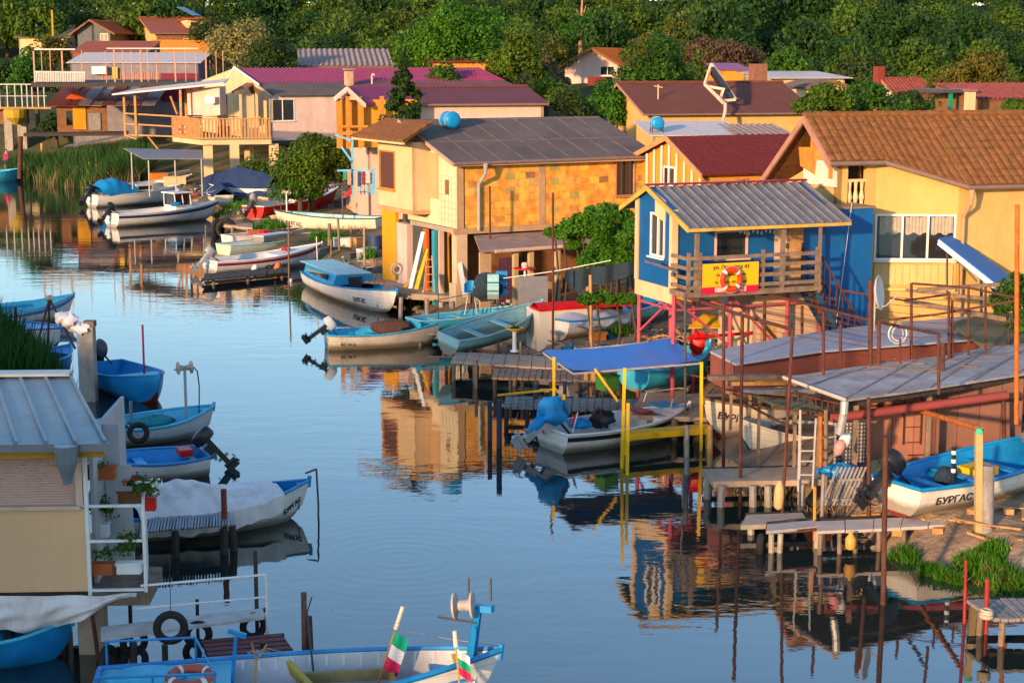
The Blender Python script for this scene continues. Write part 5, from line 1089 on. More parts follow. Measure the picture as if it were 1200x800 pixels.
# flower boxes and pots
def planter(name,label,px,py,Y,w_,d_,h_,m,flower=None,n=240,rx=.35,rz=.2,dz=.16):
    P=PD(px,py,Y); t=thing(name,label,'planter',P,R(3)); 
    MB().pbox((-w_/2*.9,-d_/2*.9,0),(w_*.9,0,0),(0,d_*.9,0),(0,0,h_)).pbox((-w_/2,-d_/2,h_),(w_,0,0),(0,d_,0),(0,0,.03)).build('pot',m,t,bevel=.008)
    V=crown_arr(int(px),n,.035,rx,rz,12,.5*rx); V[:,2]+=h_+dz; link(npmesh('foliage',V,quads(V),LF1),'foliage',t)
    if flower:
        V=crown_arr(int(px)+1,60,.03,rx*.9,rz,7,.22*rx); V[:,2]+=h_+dz+.06; link(npmesh('flowers',V,quads(V),flower),'flowers',t)
    return t
FR=mat('petal_red',(.6,.02,.03),.6,.2,9,0,bump=0); FP=mat('petal_pink',(.75,.2,.25),.6,.2,9,0,bump=0); FW=mat('petal_white',(.75,.72,.65),.6,.1,9,0,bump=0)
planter('planter_box','brown planter box on the grey side wall above the balcony',116,561,27.1,.62,.2,.2,TERRA,n=60,rx=.2,rz=.06,dz=.05)
planter('flower_pot','dark green plant in a small pot hung high behind the balcony rail',128,596,27.8,.22,.2,.12,TERRA,n=300,rx=.3,rz=.2)
planter('flower_pot','red pot with white flowers hooked on the outer balcony rail',176,597,26.9,.22,.22,.2,REDP,FW,n=260,rx=.28,rz=.18)
planter('flower_pot','white pot with a leafy green plant on the balcony',120,628,27.1,.26,.24,.2,MW,n=320,rx=.24,rz=.26,dz=.25)
planter('planter_box','terracotta box of sparse green shoots on the balcony floor',121,672,26.35,.38,.2,.16,TERRA,n=120,rx=.2,rz=.12)
planter('planter_box','white box of red and pink geraniums on the balcony floor',152,671,26.3,.44,.2,.16,MW,FP,n=420,rx=.26,rz=.32,dz=.3)
planter('planter_box','long brown planter box hung outside along the balcony rail',158,589,27.6,.6,.2,.2,W_BROWN,FR,n=200,rx=.25,rz=.12)
# ================================================================ TREES, SHRUBS, REEDS
tree('broadleaf_tree','tall bright green broadleaf tree towering behind the purple roofed house',541,80,152,142,-8,LF4,14000,.17,seed=11,clumps=46,cr=.34)
tree('broadleaf_tree','darker green tree standing right of the bright green giant',610,110,140,70,10,LF1,7000,.15,seed=12)
tree('lime_tree','pale blossoming lime tree above the pole frame',290,100,158,100,8,LF5,9000,.14,seed=13,clumps=40,cat='tree')
tree('round_tree','round dark green tree in front of the blossoming lime',318,100,150,72,24,LF2,8000,.12,seed=14)
tree('fir_tree','spindly fir tree in front of the maroon roofed house',474,150,82,66,62,LF2,9000,.08,seed=15,clumps=110,cone=True,pybot=143,cat='fir')
tree('fig_tree','round leafy fig tree between the timber balcony and the block house',365,225,98,94,146,LF1,15000,.10,seed=16,clumps=46,pybot=240,cr=.40)
tree('leafy_tree','dense green tree left of the brown roofed yellow house',716,165,114,60,86,LF1,9000,.12,seed=17,clumps=38,pybot=172)
tree('leafy_tree','wide dense green tree behind the brown roofed yellow house',766,130,128,90,32,LF1,9000,.14,seed=18,clumps=38)
tree('olive_tree','tall olive yellow tree on the slope above the brown roof',800,70,190,56,5,LF3,6000,.18,seed=19)
tree('yellow_green_tree','round yellow green tree in bloom in front of the dark wood',1138,110,116,88,42,LF3,11000,.12,seed=20,clumps=44)
for i,(lab,px,pb,D,w_,pt,lm,pbt) in enumerate([
 ('dark tree behind the olive roofed house',40,45,246,90,12,LF2,None),('dark tree behind the red gable house',100,45,246,80,4,LF2,None),('green tree behind the small cottage',150,45,250,70,2,LF1,None),('tall dark tree at the top left corner',8,50,240,80,6,LF2,None),('tree crown above the orange villa roof',235,42,244,80,2,LF2,None),('small tree on the slope over the villa',185,40,252,70,0,LF2,None),('dark tree right of the orange villa',272,60,220,60,14,LF2,None),
 ('leafy bush filling the foot of the fig tree',352,238,97,70,204,LF1,243),
 ('bushy green shrub left of the orange tile ridge',965,140,78,70,100,LF1,138),('tall leafy shrub behind the orange tile ridge',1015,140,80,80,96,LF1,140),
 ('dark shrub beside the rusty maroon hut',1062,138,92,50,104,LF2,140),('shrub behind the standing chimney',1120,135,100,60,104,LF1,138),('shrub in the right corner behind the tile roof',1190,140,84,40,116,LF1,138),
 ('shrub between the maroon roof and the far orange roof',640,120,120,56,78,LF1,140),('low bush beside the grey shed roof',668,140,96,60,100,LF2,150),('bush right of the maroon roofed house',612,118,118,40,70,LF2,None),
 ('reddish bare bush near the far orange roof',640,95,150,60,55,LF6,None),('dark bush behind the grey barn',392,60,176,70,30,LF2,None),('broad green bush behind the purple ridge',462,70,170,70,30,LF1,None),
 ('bush between far houses on the left',250,60,215,60,12,LF2,None),('green bush beside the rusty shack',118,95,158,44,70,LF2,None),('olive shrub left of the pole frame',42,95,156,70,48,LF1,None),('pale olive shrub above the terrace rail',60,70,186,50,34,LF3,None),
 ('bushes at the left edge below the olive roof',8,110,166,60,64,LF2,None),('shrub under the far terrace',66,150,150,44,134,LF2,None),('brown shrub above the far brick chimney',858,92,170,70,44,LF6,None),('pale shrub above the far brown roof',826,90,176,60,40,LF6,None),
 ('shrub behind the white flat roof',925,90,142,60,50,LF1,None),('round shrub at the foot of the dark wood',1010,92,138,70,46,LF2,None),('green shrub left of the yellow green tree',1080,95,132,50,52,LF1,None),
 ('bush between the corrugated shed and the tree',700,170,104,30,120,LF1,None),('dark bush under the timber balcony',298,215,110,50,186,LF1,222),('small tree left of the far gable house',640,70,178,60,30,LF3,None),
 ('olive bush right of the far gable house',752,75,176,50,34,LF3,None),('young tree at the top of the slope',690,50,210,60,8,LF1,None),('bush below the bright green giant',520,95,134,70,64,LF1,None)]):
    tree('shrub',lab,px,pb,D,w_,pt,lm,4200,.10 if D<130 else .16,'shrub','shrubs and small trees around the village',30+i,22,pybot=pbt,cr=.42)
# bare pole tree
P=PD(680,45,215); t=thing('dead_tree','bare dead trunk standing above the far orange roof','dead tree',(P.x,P.y,hz(P.x,P.y))); h=ZA(-5,P.x,P.y)-hz(P.x,P.y)
q=MB(); q.tube((0,0,-.5),(.1,0,h*.6),.35,.22); q.tube((.1,0,h*.6),(.25,0,h),.22,.08); q.tube((.1,0,h*.5),(-.5,0,h*.8),.12,.04); q.tube((.1,0,h*.6),(.7,0,h*.85),.12,.04); q.build('trunk',mat('bark_pale',(.35,.2,.13),.9),t)
# vine against the block house
def vine(name,label,spots,lm,leaf=.08,n=900,cat='vine',stem=None,seed=50):
    rt=thing(name,label,cat,spots[0][0]); O=Vector(spots[0][0]); A=[]
    for i,(P,rx,rz) in enumerate(spots):
        V=crown_arr(seed+i,n,leaf,rx,rz,14,.42*min(rx,rz*1.6)); V+=np.array(Vector(P)-O); A.append(V)
    V=np.concatenate(A); link(npmesh('foliage',V,quads(V),lm),'foliage',rt)
    q=MB()
    for (P,rx,rz) in spots:
        p=Vector(P)-O; g=hz(P[0],P[1])-O.z; q.path([Vector((p.x,p.y,g-.1)),Vector((p.x+.15,p.y,(g+p.z)/2)),p],.035,6); q.tube(p,p+Vector((rx*.7,0,.1)),.02); q.tube(p,p-Vector((rx*.7,0,-.1)),.02)
    q.build('stem',BARK,rt); return rt
vine('grape_vine','sprawling grape vine hanging over the end of the lean-to roof',[(PD(650,272,58.8),.5,.18),(PD(676,288,58.2),.5,.2),(PD(720,252,57),.7,.3),(PD(660,276,58.5),.7,.35),(PD(682,266,58),.8,.55),(PD(708,258,57.5),.9,.8),(PD(732,262,56.5),.9,1.0),(PD(742,285,55),.6,.9),(PD(712,284,57.0),.7,.5),(PD(738,305,55),.5,.4),(PD(700,304,57),.8,.5),(PD(722,300,56),.6,.6)],LF4,.07,2400)
vine('grape_vine','small vine on a timber frame beside the white boat shelter',[(PD(698,346,51.5),.6,.22),(PD(722,350,51.5),.6,.28),(PD(688,352,51.3),.3,.2),(PD(740,352,51.0),.3,.15)],LF4,.055,1000,seed=60)
vine('climbing_plant','climbing plant over the pipe frame at the right edge',[(PD(1188,350,42),.6,.45),(PD(1199,335,42.5),.5,.5),(PD(1180,362,41.5),.35,.2),(PD(1205,380,41),.5,.5)],LF1,.05,1300,seed=70)
# reeds and grass
blades('reed_bed','dense green reeds along the far left bank',[(G(a,b,.4).x,G(a,b,.4).y,r) for a,b,r in [(26,203,1.4),(32,203,1.5),(42,204,1.6),(52,206,1.6),(63,206,1.6),(75,208,1.8),(86,209,1.8),(98,211,2),(110,213,2),(122,214,2),(134,215,2),(146,214,2),(70,202,2.2),(95,204,2.4),(120,206,2.4),(150,208,2.2),(158,203,2)]],1.6,3.0,420,leafmat('reed',(.018,.050,.012),(.065,.125,.022),.3),1,.3)
blades('bank_grass','tufts of bright grass at the right water edge',sp([(1056,636,.26),(1066,640,.22),(1093,654,.22),(1105,659,.2),(1122,664,.18),(1135,652,.36),(1152,656,.42),(1168,664,.4),(1184,672,.36),(1160,648,.34),(1196,680,.4),(1085,655,.12)]),.16,.44,380,GR,2,.55)
blades('left_bank_grass','tall dark grass on the left bank behind the cabin',[(PD(a,b,Y).x,PD(a,b,Y).y,1.1) for a,b,Y in [(-20,425,50),(0,428,49),(15,430,48.5),(30,432,48),(42,433,47.5),(8,415,51),(25,418,50.5),(-10,410,52)]],.9,1.9,520,leafmat('reed_dark',(.012,.045,.008),(.05,.11,.015),.3),3,.3)
blades('shore_grass','patches of green grass among the beached boats',sp([(268,250,1.0),(290,252,.8),(305,262,1.0),(355,268,1.2),(375,270,1.2),(390,274,1),(318,275,1),(340,240,1.2),(300,240,1.2),(430,240,.8),(375,288,.6),(395,290,.6),(432,310,.4),(290,230,1.2),(470,300,.3),(715,402,.8),(745,432,.5)]),.25,.75,300,GR,4,.5)

DRY = leafmat('dry_stem',(.10,.075,.03),(.30,.22,.10),.2)
blades('dry_reeds','dead brown stems standing among the far left reeds',[(G(a,b,.3).x,G(a,b,.3).y,r) for a,b,r in [(30,205,1.3),(44,207,1.4),(60,209,1.4),(80,212,1.6),(100,215,1.6),(120,217,1.6),(140,218,1.6),(152,214,1.5)]],.8,2.2,170,DRY,11,.6)
blades('dry_grass','dry yellow blades mixed in the right bank grass',sp([(1056,636,.28),(1093,654,.24),(1122,664,.2),(1135,652,.4),(1152,656,.45),(1168,664,.42),(1184,672,.4),(1196,680,.4)]),.12,.40,110,DRY,12,.8)
blades('dry_shore_grass','dry weeds along the middle bank',sp([(300,262,1.2),(370,272,1.4),(400,282,1.4),(430,300,1.0),(480,352,.5),(640,420,.8),(720,425,1.0),(830,500,.8),(900,560,.8),(960,590,.6)]),.12,.5,160,DRY,13,.8)
# ================================================================ BOATS
def outboard(parent, M0, cowl=BLACK, leg=BLACK, tilt=0, s=1.0, cover=None):
    """M0: local matrix at the transom top; x points forward"""
    T = M0@Matrix.Rotation(R(tilt), 4, 'Y')@Matrix.Scale(s, 4)
    def tr(mb): mb.v = [tuple(T@Vector(v)) for v in mb.v]; return mb
    q = MB(); q.lathe((-.22,0,.16), [(.10,0),(.15,.02),(.165,.08),(.16,.21),(.145,.27),(.10,.30)], 14, (0,0,1), 1.6, .85)
    c = tr(q).build('outboard_motor', cowl, parent, True)
    tr(MB().bar((-.24,0,.18),(-.24,0,-.55),.12,.17).bar((-.12,0,.1),(-.12,0,-.15),.16,.10).box(-.42,-.012,-.62,-.12,.012,-.78).tube((-.42,0,-.6),(-.12,0,-.6),.05).box(-.38,-.09,-.40,-.10,.09,-.385)).build('drive_leg', leg, c)
    p = MB()
    for k in range(3):
        a = R(120*k+20); p.prism([(-.45,.02*math.cos(a),-.6+.02*math.sin(a)),(-.43,.12*math.cos(a-.35),-.6+.12*math.sin(a-.35)),(-.45,.14*math.cos(a+.1),-.6+.14*math.sin(a+.1)),(-.47,.10*math.cos(a+.5),-.6+.10*math.sin(a+.5))],(.012,0,0))
    tr(p).build('propeller', LGREY if leg is not BLACK else BLACK, c)
    tr(MB().bar((-.1,0,.22),(.42,.06,.30),.035)).build('tiller', BLACK, c)
    return c
def boat(name, label, st, bw, z=0, B=1.8, fb=.55, rise=.45, sw=.72, hull=HULLW, inner=BLUE, rail=None, bottom=BOTR, stripe=None, L=None, thw=(.25,.45,.66), fd=.16, sd_=0, motor=None, txt=None, list_=0, trim=0, group=None, bottom_q=.22, cat='boat', zs=None, grill=False, rr=.035, fdm=None):
    A = G(st[0], st[1], z if zs is None else zs); E = G(bw[0], bw[1], z); d = E-A; Lb = math.hypot(d.x, d.y) if L is None else L
    rz = math.atan2(d.y, d.x); o = thing(name, label, cat, A if zs is not None else (A.x, A.y, z), rz, group)
    o.rotation_euler = (R(list_), R(-trim), rz)
    rail = rail or inner; N = 18; fb *= .86; rise *= .85
    def hw(t): return B/2*((sw+(1-sw)*math.sin(math.pi/2*min(t/.4, 1))) if t < .4 else max(.012, (1-((t-.4)/.6)**2.3)))
    def gz(t): return fb+rise*t**2.4+.05*(1-t)**3
    def kz(t): return -.16+(.0 if t < .82 else (fb+rise)*.55*((t-.82)/.18)**2)
    def X(t, zf): return t*Lb*.955+.045*Lb*(t**5)*zf
    qs = [0, .10, .24, .42, .60, .80, 1.0]
    def P(t, q, side, inset=0, zmin=None):
        h = max(.005, hw(t)-inset); g = gz(t); k = kz(t); y = h*min(1, math.sin(q**.62*math.pi/2)**1.0*(.93+.07*q)); zz = k+(g-k)*(q**1.35)
        zf = (zz-k)/(g-k); return Vector((X(t, zf), side*y, zz))
    def shell(q0, q1, inset=0):
        mb = MB(); ks = [q for q in qs if q0-1e-6 <= q <= q1+1e-6]
        for sgn in (1, -1):
            V = [P(i/N, q, sgn, inset) for i in range(N+1) for q in ks]; n = len(ks)
            F = [(i*n+j, (i+1)*n+j, (i+1)*n+j+1, i*n+j+1) for i in range(N) for j in range(n-1)]; mb.add(V, F)
        Ls = [P(0, q, 1, inset) for q in ks]; Rs = [P(0, q, -1, inset) for q in ks][::-1]; mb.add(Ls+Rs, [tuple(range(2*len(ks)))]); return mb
    qb = min(qs, key=lambda q: abs(q-bottom_q)) or .10
    H = shell(qb, 1.0).build('hull', hull, o, True, fix=False); shell(0, qb).build('hull_bottom', bottom, H, True, fix=False)
    fl = .10 if fb > .4 else .05
    mb = MB()
    for sgn in (1, -1):
        def IP(t, v):
            g = gz(t)-.01; h = max(.004, hw(t)-.045); zz = max(fl, kz(t)+.06)*(1-v)+g*v; w_ = h*(.70+.30*v**.6); return Vector((X(t, (zz-kz(t))/(gz(t)-kz(t)))-.03*t, sgn*w_, zz))
        mb.grid(lambda u, v, s_=sgn: IP(u*.985+.008, v), N, 4)
        V = [IP(i/N*.985+.008, 0) for i in range(N+1)]; W_ = [Vector((p.x, 0, p.z)) for p in V]; mb.add(V+W_, [(i, i+1, N+2+i, N+1+i) for i in range(N)])
    a, b = [Vector((.05, s_*(hw(0)-.045)*.8, fl)) for s_ in (1, -1)]; c, e = [Vector((.05, s_*(hw(0)-.045), gz(0)-.01)) for s_ in (-1, 1)]; mb.add([a, b, c, e], [(0,1,2,3)])
    inn = mb.build('interior', inner, o, False, fix=False)
    q = MB()
    for sgn in (1, -1): q.path([Vector((X(i/N, 1), sgn*(hw(i/N)+.0), gz(i/N)+.005)) for i in range(N+1)], rr, 6)
    q.tube((0, hw(0), gz(0)+.005), (0, -hw(0), gz(0)+.005), rr); q.tube((X(1, 1)-.03, 0, gz(1)-.15), (X(1, 1)+.0, 0, gz(1)+.09), .045); q.build('gunwale', rail, o)
    if stripe:
        q = MB()
        for sgn in (1, -1):
            V = []; 
            for i in range(N+1):
                for qq in (.80, .93): p = P(i/N, qq, sgn); V.append(p+Vector((.004 if i == N else 0, sgn*.008, 0)))
            q.add(V, [(2*i, 2*i+2, 2*i+3, 2*i+1) for i in range(N)])
        q.build('stripe', stripe, H, fix=False)
    for t in thw:
        h = hw(t)-.06; zz = gz(t)*.66; MB().box(X(t, .6)-.12, -h*.94, zz, X(t, .6)+.12, h*.94, zz+.035).build('thwart', rail if rail is not inner else inner, o)
    if fd:
        n = 8; V = []; 
        for i in range(n+1):
            t = 1-fd*(1-i/n); V += [(X(t, 1)-.02, hw(t)-.02, gz(t)-.015), (X(t, 1)-.02, -hw(t)+.02, gz(t)-.015)]
        q = MB().add(V, [(2*i, 2*i+1, 2*i+3, 2*i+2) for i in range(n)]); t = 1-fd; q.add([(X(t,1)-.02,hw(t)-.04,gz(t)-.015),(X(t,1)-.02,-hw(t)+.04,gz(t)-.015),(X(t,1)-.02,-hw(t)*.8,.2),(X(t,1)-.02,hw(t)*.8,.2)],[(0,1,2,3)]); q.build('foredeck', fdm or inner, o, fix=False)
    if sd_:
        n = 4; V = []
        for i in range(n+1): t = sd_*i/n; V += [(X(t,1)+.02, hw(t)-.02, gz(t)-.02), (X(t,1)+.02, -hw(t)+.02, gz(t)-.02)]
        q = MB().add(V, [(2*i, 2*i+1, 2*i+3, 2*i+2) for i in range(n)]); t = sd_; q.add([(X(t,1)+.02,hw(t)-.04,gz(t)-.02),(X(t,1)+.02,-hw(t)+.04,gz(t)-.02),(X(t,1)+.02,-hw(t)*.8,.15),(X(t,1)+.02,hw(t)*.8,.15)],[(0,1,2,3)]); q.build('stern_deck', fdm or inner, o, fix=False)
    if motor:
        k = dict(motor); dy = k.pop('dy', 0); outboard(o, Matrix.Translation((0.0, dy, gz(0)-.02)), **k)
    if txt:
        body, t, size, vv = txt[:4]; m_ = txt[4] if len(txt) > 4 else INK
        w0 = Vector((A.x, A.y, 0)); nl = Vector((math.cos(rz+math.pi/2), math.sin(rz+math.pi/2), 0)); side = 1 if nl.dot(C0-w0) > 0 else -1
        qv = vv; dt = min(.30, .60*size*len(body)/Lb); t1 = min(.99, t+dt); pa, pb = P(t, qv, side), P(t1, qv, side); tx = (pb-pa).normalized(); pu = (P((t+t1)/2, min(1, qv+.25), side)-P((t+t1)/2, qv, side)).normalized()
        n_ = tx.cross(pu).normalized(); n_ = n_ if n_.y*side > 0 else -n_
        off = max([0]+[(P(t+(t1-t)*a_/6, q_, side)-pa).dot(n_) for a_ in range(7) for q_ in (qv, min(1, qv+.28))])+.012
        xd = tx if side < 0 else -tx; p0 = (pa if side < 0 else pb)+n_*off
        text(body, H, p0, xd, pu, size, m_, ext=.006)
    fn_ = dict(hw=hw, gz=gz, X=X, L=Lb, P=P)
    return o, fn_
def winch(o, x, y, z, h=1.0, m=LGREY, rm=ROPE, lean=(0,0)):
    q = MB(); T = Vector((x+lean[0], y+lean[1], z+h)); q.bar((x,y,z-.3), T, .06); q.bar(T+Vector((-.28,0,0)), T+Vector((.28,0,0)), .05); w_ = q.build('net_winch', m, o)
    q = MB()
    for s_ in (-1, 1): q.lathe(T+Vector((s_*.10,0,.03)), [(.05,-.09),(.07,-.05),(.08,.04),(.17,.07),(.17,.085),(.03,.09)] if s_ > 0 else [(.03,-.09),(.17,-.085),(.17,-.07),(.08,-.04),(.07,.05),(.05,.09)], 18, (1,0,0))
    q.build('winch_drum', rm, w_)
    q = MB(); q.path([T+Vector((.25,0,.02)),T+Vector((.34,0,-.1)),T+Vector((.38,0,-.5)),Vector((x+.35,y,z-.05))],.018,6); q.build('hose', DGREY, w_); return w_
def pipe(o, name, pts, r=.02, m=STEEL): return MB().path(pts, r, 6).build(name, m, o)

# --- 1 white cabin boat, far
o,k = boat('cabin_boat','white motor boat with a small wheelhouse moored below the timber balcony',(131,266),(257,256),B=2.3,fb=.85,rise=.45,hull=HULLW,inner=MW,rail=MW,bottom=BOTG,thw=(.3,),fd=.42,fdm=HULLW,motor=dict(tilt=40,s=1.2,dy=0),bottom_q=.1,stripe=NAVY)
L=k['L']; x=L*.60
MB().box(x-.5,-.65,.8,x+.65,.65,1.05).build('wheelhouse_base',MW,o)
q=MB()
for a in (-.5,.05,.6):
    for y in (-.62,.62): q.bar((x+a,y,1.05),(x+a-.05,y*.9,1.75),.06)
q.box(x-.65,-.72,1.75,x+.7,.72,1.83); wh=q.build('wheelhouse',MW,o,bevel=.02); MB().box(x-.45,-.56,1.07,x+.5,.56,1.72).build('pane',GLASS,wh)
q=MB(); q.tube((x,0,1.83),(x,0,2.35),.02); q.lathe((x+.1,0,1.84),[(.14,0),(.16,.08),(.1,.18)],12); q.path([(x+.9,-.7,1.3),(x+1.6,-.5,1.5),(L-.2,0,1.75),(x+1.6,.5,1.5),(x+.9,.7,1.3)],.02); q.build('mast_and_rail',LGREY,o)
MB().blob((x-.6,-.75,1.15),.35,.2,.12,3).build('blue_bundle',BLUE,o)
# --- 2 boat with blue cover behind
o,k = boat('motor_cruiser','older white motor boat with a big bright blue canvas cover over its cockpit',(108,243),(212,236),B=2.3,fb=.9,rise=.45,hull=HULLW,inner=MW,rail=MW,bottom=BOTR,thw=(),fd=.55,fdm=HULLW,motor=dict(tilt=35,s=1.25),bottom_q=.1)
L=k['L']
def dome(u,v,L=L): 
    x=.2+L*.38*u; a=math.pi*v; h=1.0*(.55+.45*math.sin(math.pi*min(u*1.05,1)))*(1+.06*math.sin(u*22+v*5)); return Vector((x,math.cos(a)*1.12,.85+math.sin(a)**.6*h))
MB().grid(dome,18,12).build('canvas_cover',TARPB,o,True,fix=False)
MB().box(L*.42,-.8,.9,L*.62,.8,1.4).build('cabin',MW,o,bevel=.05); MB().box(L*.45,-.82,1.05,L*.59,.82,1.28).build('cabin_window',GLASS,o)
o,k = boat('motor_boat','white motor boat lying deeper in the berth behind the wheelhouse boat',(150,228),(225,222),B=2.1,fb=.8,rise=.5,inner=MW,rail=MW,thw=(.4,),fd=.4,fdm=HULLW,bottom_q=.1)
q=MB(); L=k['L']; q.path([(L*.6,-.7,1.2),(L*.85,-.4,1.4),(L,0,1.5),(L*.85,.4,1.4),(L*.6,.7,1.2)],.03); q.build('bow_rail',LGREY,o)
# grey awning over berth
O=PD(150,180,112); rt=thing('berth_awning','grey sheet awning on thin posts over the far berths','awning',(O.x,O.y,0)); O0=Vector((O.x,O.y,0))
MB().prism([PD(145,175,113)-O0,PD(168,187,107)-O0,PD(239,187,108)-O0,PD(236,177,114)-O0],(0,0,.08)).build('roof_sheet',R_GREY,rt)
each(rt,'post',STEEL,[(PD(x,y,Y)-O0,PD(x,y,Y)-O0+Vector((0,0,-2.4)),.05) for x,y,Y in ((154,179,110),(174,187,107.5),(205,187,107.8),(236,186,108))],tube_)
# --- 3 navy covered boat ashore
o,k = boat('covered_boat','beached boat wholly wrapped in a dark navy tarpaulin',(322,236),(240,232),z=.75,B=2.4,fb=.9,rise=.3,inner=MW,rail=MW,thw=(),fd=0,bottom_q=.1)
def tent(L,B,zg,zr,sway=.05,side=1.1):
    def fn_(u,v):
        a=v*2-1; w_=B/2*(1-.6*max(0,(u-.55)/.45)**2)*(.9+.1*math.sin(u*3)); ridge=zr*(1-.45*abs(u-.45)**1.5*2); h=ridge-(ridge-zg)*abs(a)**side+.05*math.sin(u*27+a*6)*abs(a); return Vector((L*u,a*w_*1.08,h+.04*math.sin(u*15)))
    return fn_
MB().grid(tent(k['L'],2.5,.35,2.1),30,18).build('tarpaulin',NAVY,o,True,fix=False)
o,k = boat('covered_dinghy','small beached boat with a navy cover beside the navy wrapped one',(263,240),(240,228),z=.7,B=1.6,fb=.6,rise=.5,inner=MW,rail=MW,thw=(),fd=0,hull=HULLC,L=4.2)
MB().grid(tent(4.2,1.6,.5,1.35),20,12).build('tarpaulin',NAVY,o,True,fix=False)
# --- 4, 5
o,k = boat('motor_boat','red hulled boat with a white deck beached in the grass',(297,256),(396,240),z=.7,B=2.0,fb=.75,rise=.5,hull=REDP,inner=MW,rail=MW,bottom=BOTR,thw=(.3,),fd=.45,fdm=HULLW,motor=dict(tilt=45,s=1.3,cowl=LGREY,leg=DGREY))
MB().blob((k['L']*.55,0,.95),.9,.5,.35,5).build('sheet_bundle',TARPW,o,True)
o,k = boat('wooden_boat','long cream wooden boat with a blue interior and black rail on the grass',(446,272),(322,268),z=.55,B=2.1,fb=.85,rise=.35,hull=HULLC,inner=TURQ,rail=DGREY,bottom=HULLC,fd=.08,thw=(.2,.42,.62,.8),txt=('БУРГАС',.72,.30,.5),bottom_q=.1)
winch(o,k['L']*.88,0,1.1,.9)
pipe(o,'mast',[(k['L']*.35,0,.5),(k['L']*.35,0,2.4)],.04,DGREY)
# --- 6,7 flat boats
o,k = boat('flat_boat','pale green flat boat behind the white boat with maroon stripes',(262,300),(382,288),B=1.8,fb=.6,rise=.3,hull=mat('hull_palegreen',(.45,.52,.42),.5,.08),inner=MW,rail=mat('rail_mint',(.35,.5,.45),.5),bottom=HULLC,thw=(.3,.6),fd=.3,fdm=HULLW,bottom_q=.42)
o,k = boat('flat_boat','pinkish white boat lying farthest in the striped boat row',(266,289),(368,281),B=1.7,fb=.6,rise=.3,inner=mat('liner_pink',(.55,.38,.34),.6),rail=MW,thw=(.3,.6),fd=.3,fdm=HULLW)
o,k = boat('motor_boat','long white motor boat with maroon stripes and a pale outboard',(246,320),(378,309),B=1.9,fb=.62,rise=.55,sw=.85,hull=HULLG,inner=HULLG,rail=MW,stripe=MARO,bottom=MARO,thw=(.35,),fd=.42,fdm=HULLG,txt=('СОСИ',.42,.42,.38),motor=dict(tilt=45,s=1.15,cowl=LGREY,leg=LGREY),bottom_q=.24)
lifering('life_ring','flat red life ring lying on the deck of the maroon striped boat',o.matrix_basis@Vector((k['L']*.66,0,.84)),(0,0,1),.22,.06,ropes=False,m=REDP)
# --- 8 blue cabin boat
o,k = boat('cuddy_boat','white wooden boat with a bright blue cabin moored by the timber landing',(372,334),(466,372),B=2.1,fb=.66,rise=.55,hull=HULLW,inner=BLUE,rail=BLUE,bottom=HULLC,fd=.12,thw=(.66,.78),txt=('БУРГАС',.72,.26,.55))
L=k['L']; gzz=k['gz']; hw=k['hw']
q=MB(); V=[]; n=6
for i in range(n+1):
    t=.02+.50*i/n; hh=.46*(1-.1*i/n); w_=hw(t)-.10; V+=[(k['X'](t,1),-w_,gzz(t)-.02),(k['X'](t,1),-w_*.8,gzz(t)+hh),(k['X'](t,1),w_*.8,gzz(t)+hh),(k['X'](t,1),w_,gzz(t)-.02)]
F=[(4*i+j,4*i+4+j,4*i+5+j,4*i+1+j) for i in range(n) for j in range(3)]+[(0,1,2,3),(4*n,4*n+1,4*n+2,4*n+3)]
cb=q.add(V,F).build('cabin',BLUE,o,fix=True)
t=.53; xx=k['X'](t,1); MB().box(xx-.045,-.28,gzz(t)-.3,xx+.012,.28,gzz(t)+.30).build('cabin_door',GLASS,cb)
for s_ in (-1,1): MB().prism([(L*.12,s_*(hw(.2)*.90-.02),gzz(.1)+.18),(L*.42,s_*(hw(.4)*.90-.0),gzz(.1)+.2),(L*.42,s_*(hw(.4)*.86-.02),gzz(.1)+.42),(L*.12,s_*(hw(.2)*.84-.02),gzz(.1)+.34)],(0,s_*.03,0)).build('cabin_window',GLASS,cb)
MB().box(-.05,-.75,gzz(0)+.44,L*.50,.75,gzz(0)+.49).build('cabin_roof',TURQ,cb,bevel=.02)
fg=MB(); fg.tube((.05,0,gzz(0)+.3),(.0,0,gzz(0)+1.5),.02); fs=fg.build('flag_staff',MW,o)
MB().grid(lambda u,v:Vector((.0-.05*u,.01+.03*math.sin(u*6),gzz(0)+1.45-.5*v-.3*u)),6,6).build('flag',mat('flag_red',(.5,.05,.08),.8),fs,fix=False)
# --- 9..11
o,k = boat('small_boat','small white boat with a cyan interior and tilted white outboard beside the landing',(383,408),(520,402),B=1.7,fb=.55,rise=.32,hull=HULLC,inner=CYAN,rail=CYAN,bottom=HULLC,fd=.22,fdm=CYAN,thw=(.2,.4),txt=('БС 2413',.10,.14,.6),motor=dict(tilt=55,s=1.0,cowl=MW,leg=BLACK),L=4.0)
MB().blob((2.3,0,.62),.75,.45,.28,9).build('net_heap',mat('net_brown',(.13,.06,.04),.95,.4,14,.4,bump=.8),o,True)
q=MB(); q.tube((3.1,-.5,.75),(3.1,.5,.75),.10); q.build('rolled_sail',CYAN,o)
o,k = boat('flat_skiff','bright cyan skiff lying on the wooden landing',(484,384),(600,372),z=.55,B=1.35,fb=.28,rise=.2,hull=CYAN,inner=CYAN,rail=TURQ,bottom=CYAN,thw=(.25,.5),fd=.15)
q=MB(); L=k['L']
for a in (.25,.6,.85): q.tube((L*a,0,.1),(L*a,0,1.25),.02)
q.path([(L*.25,0,.9),(L*.6,0,1.0),(L*.85,0,.9)],.015); q.build('rod_stand',DGREY,o)
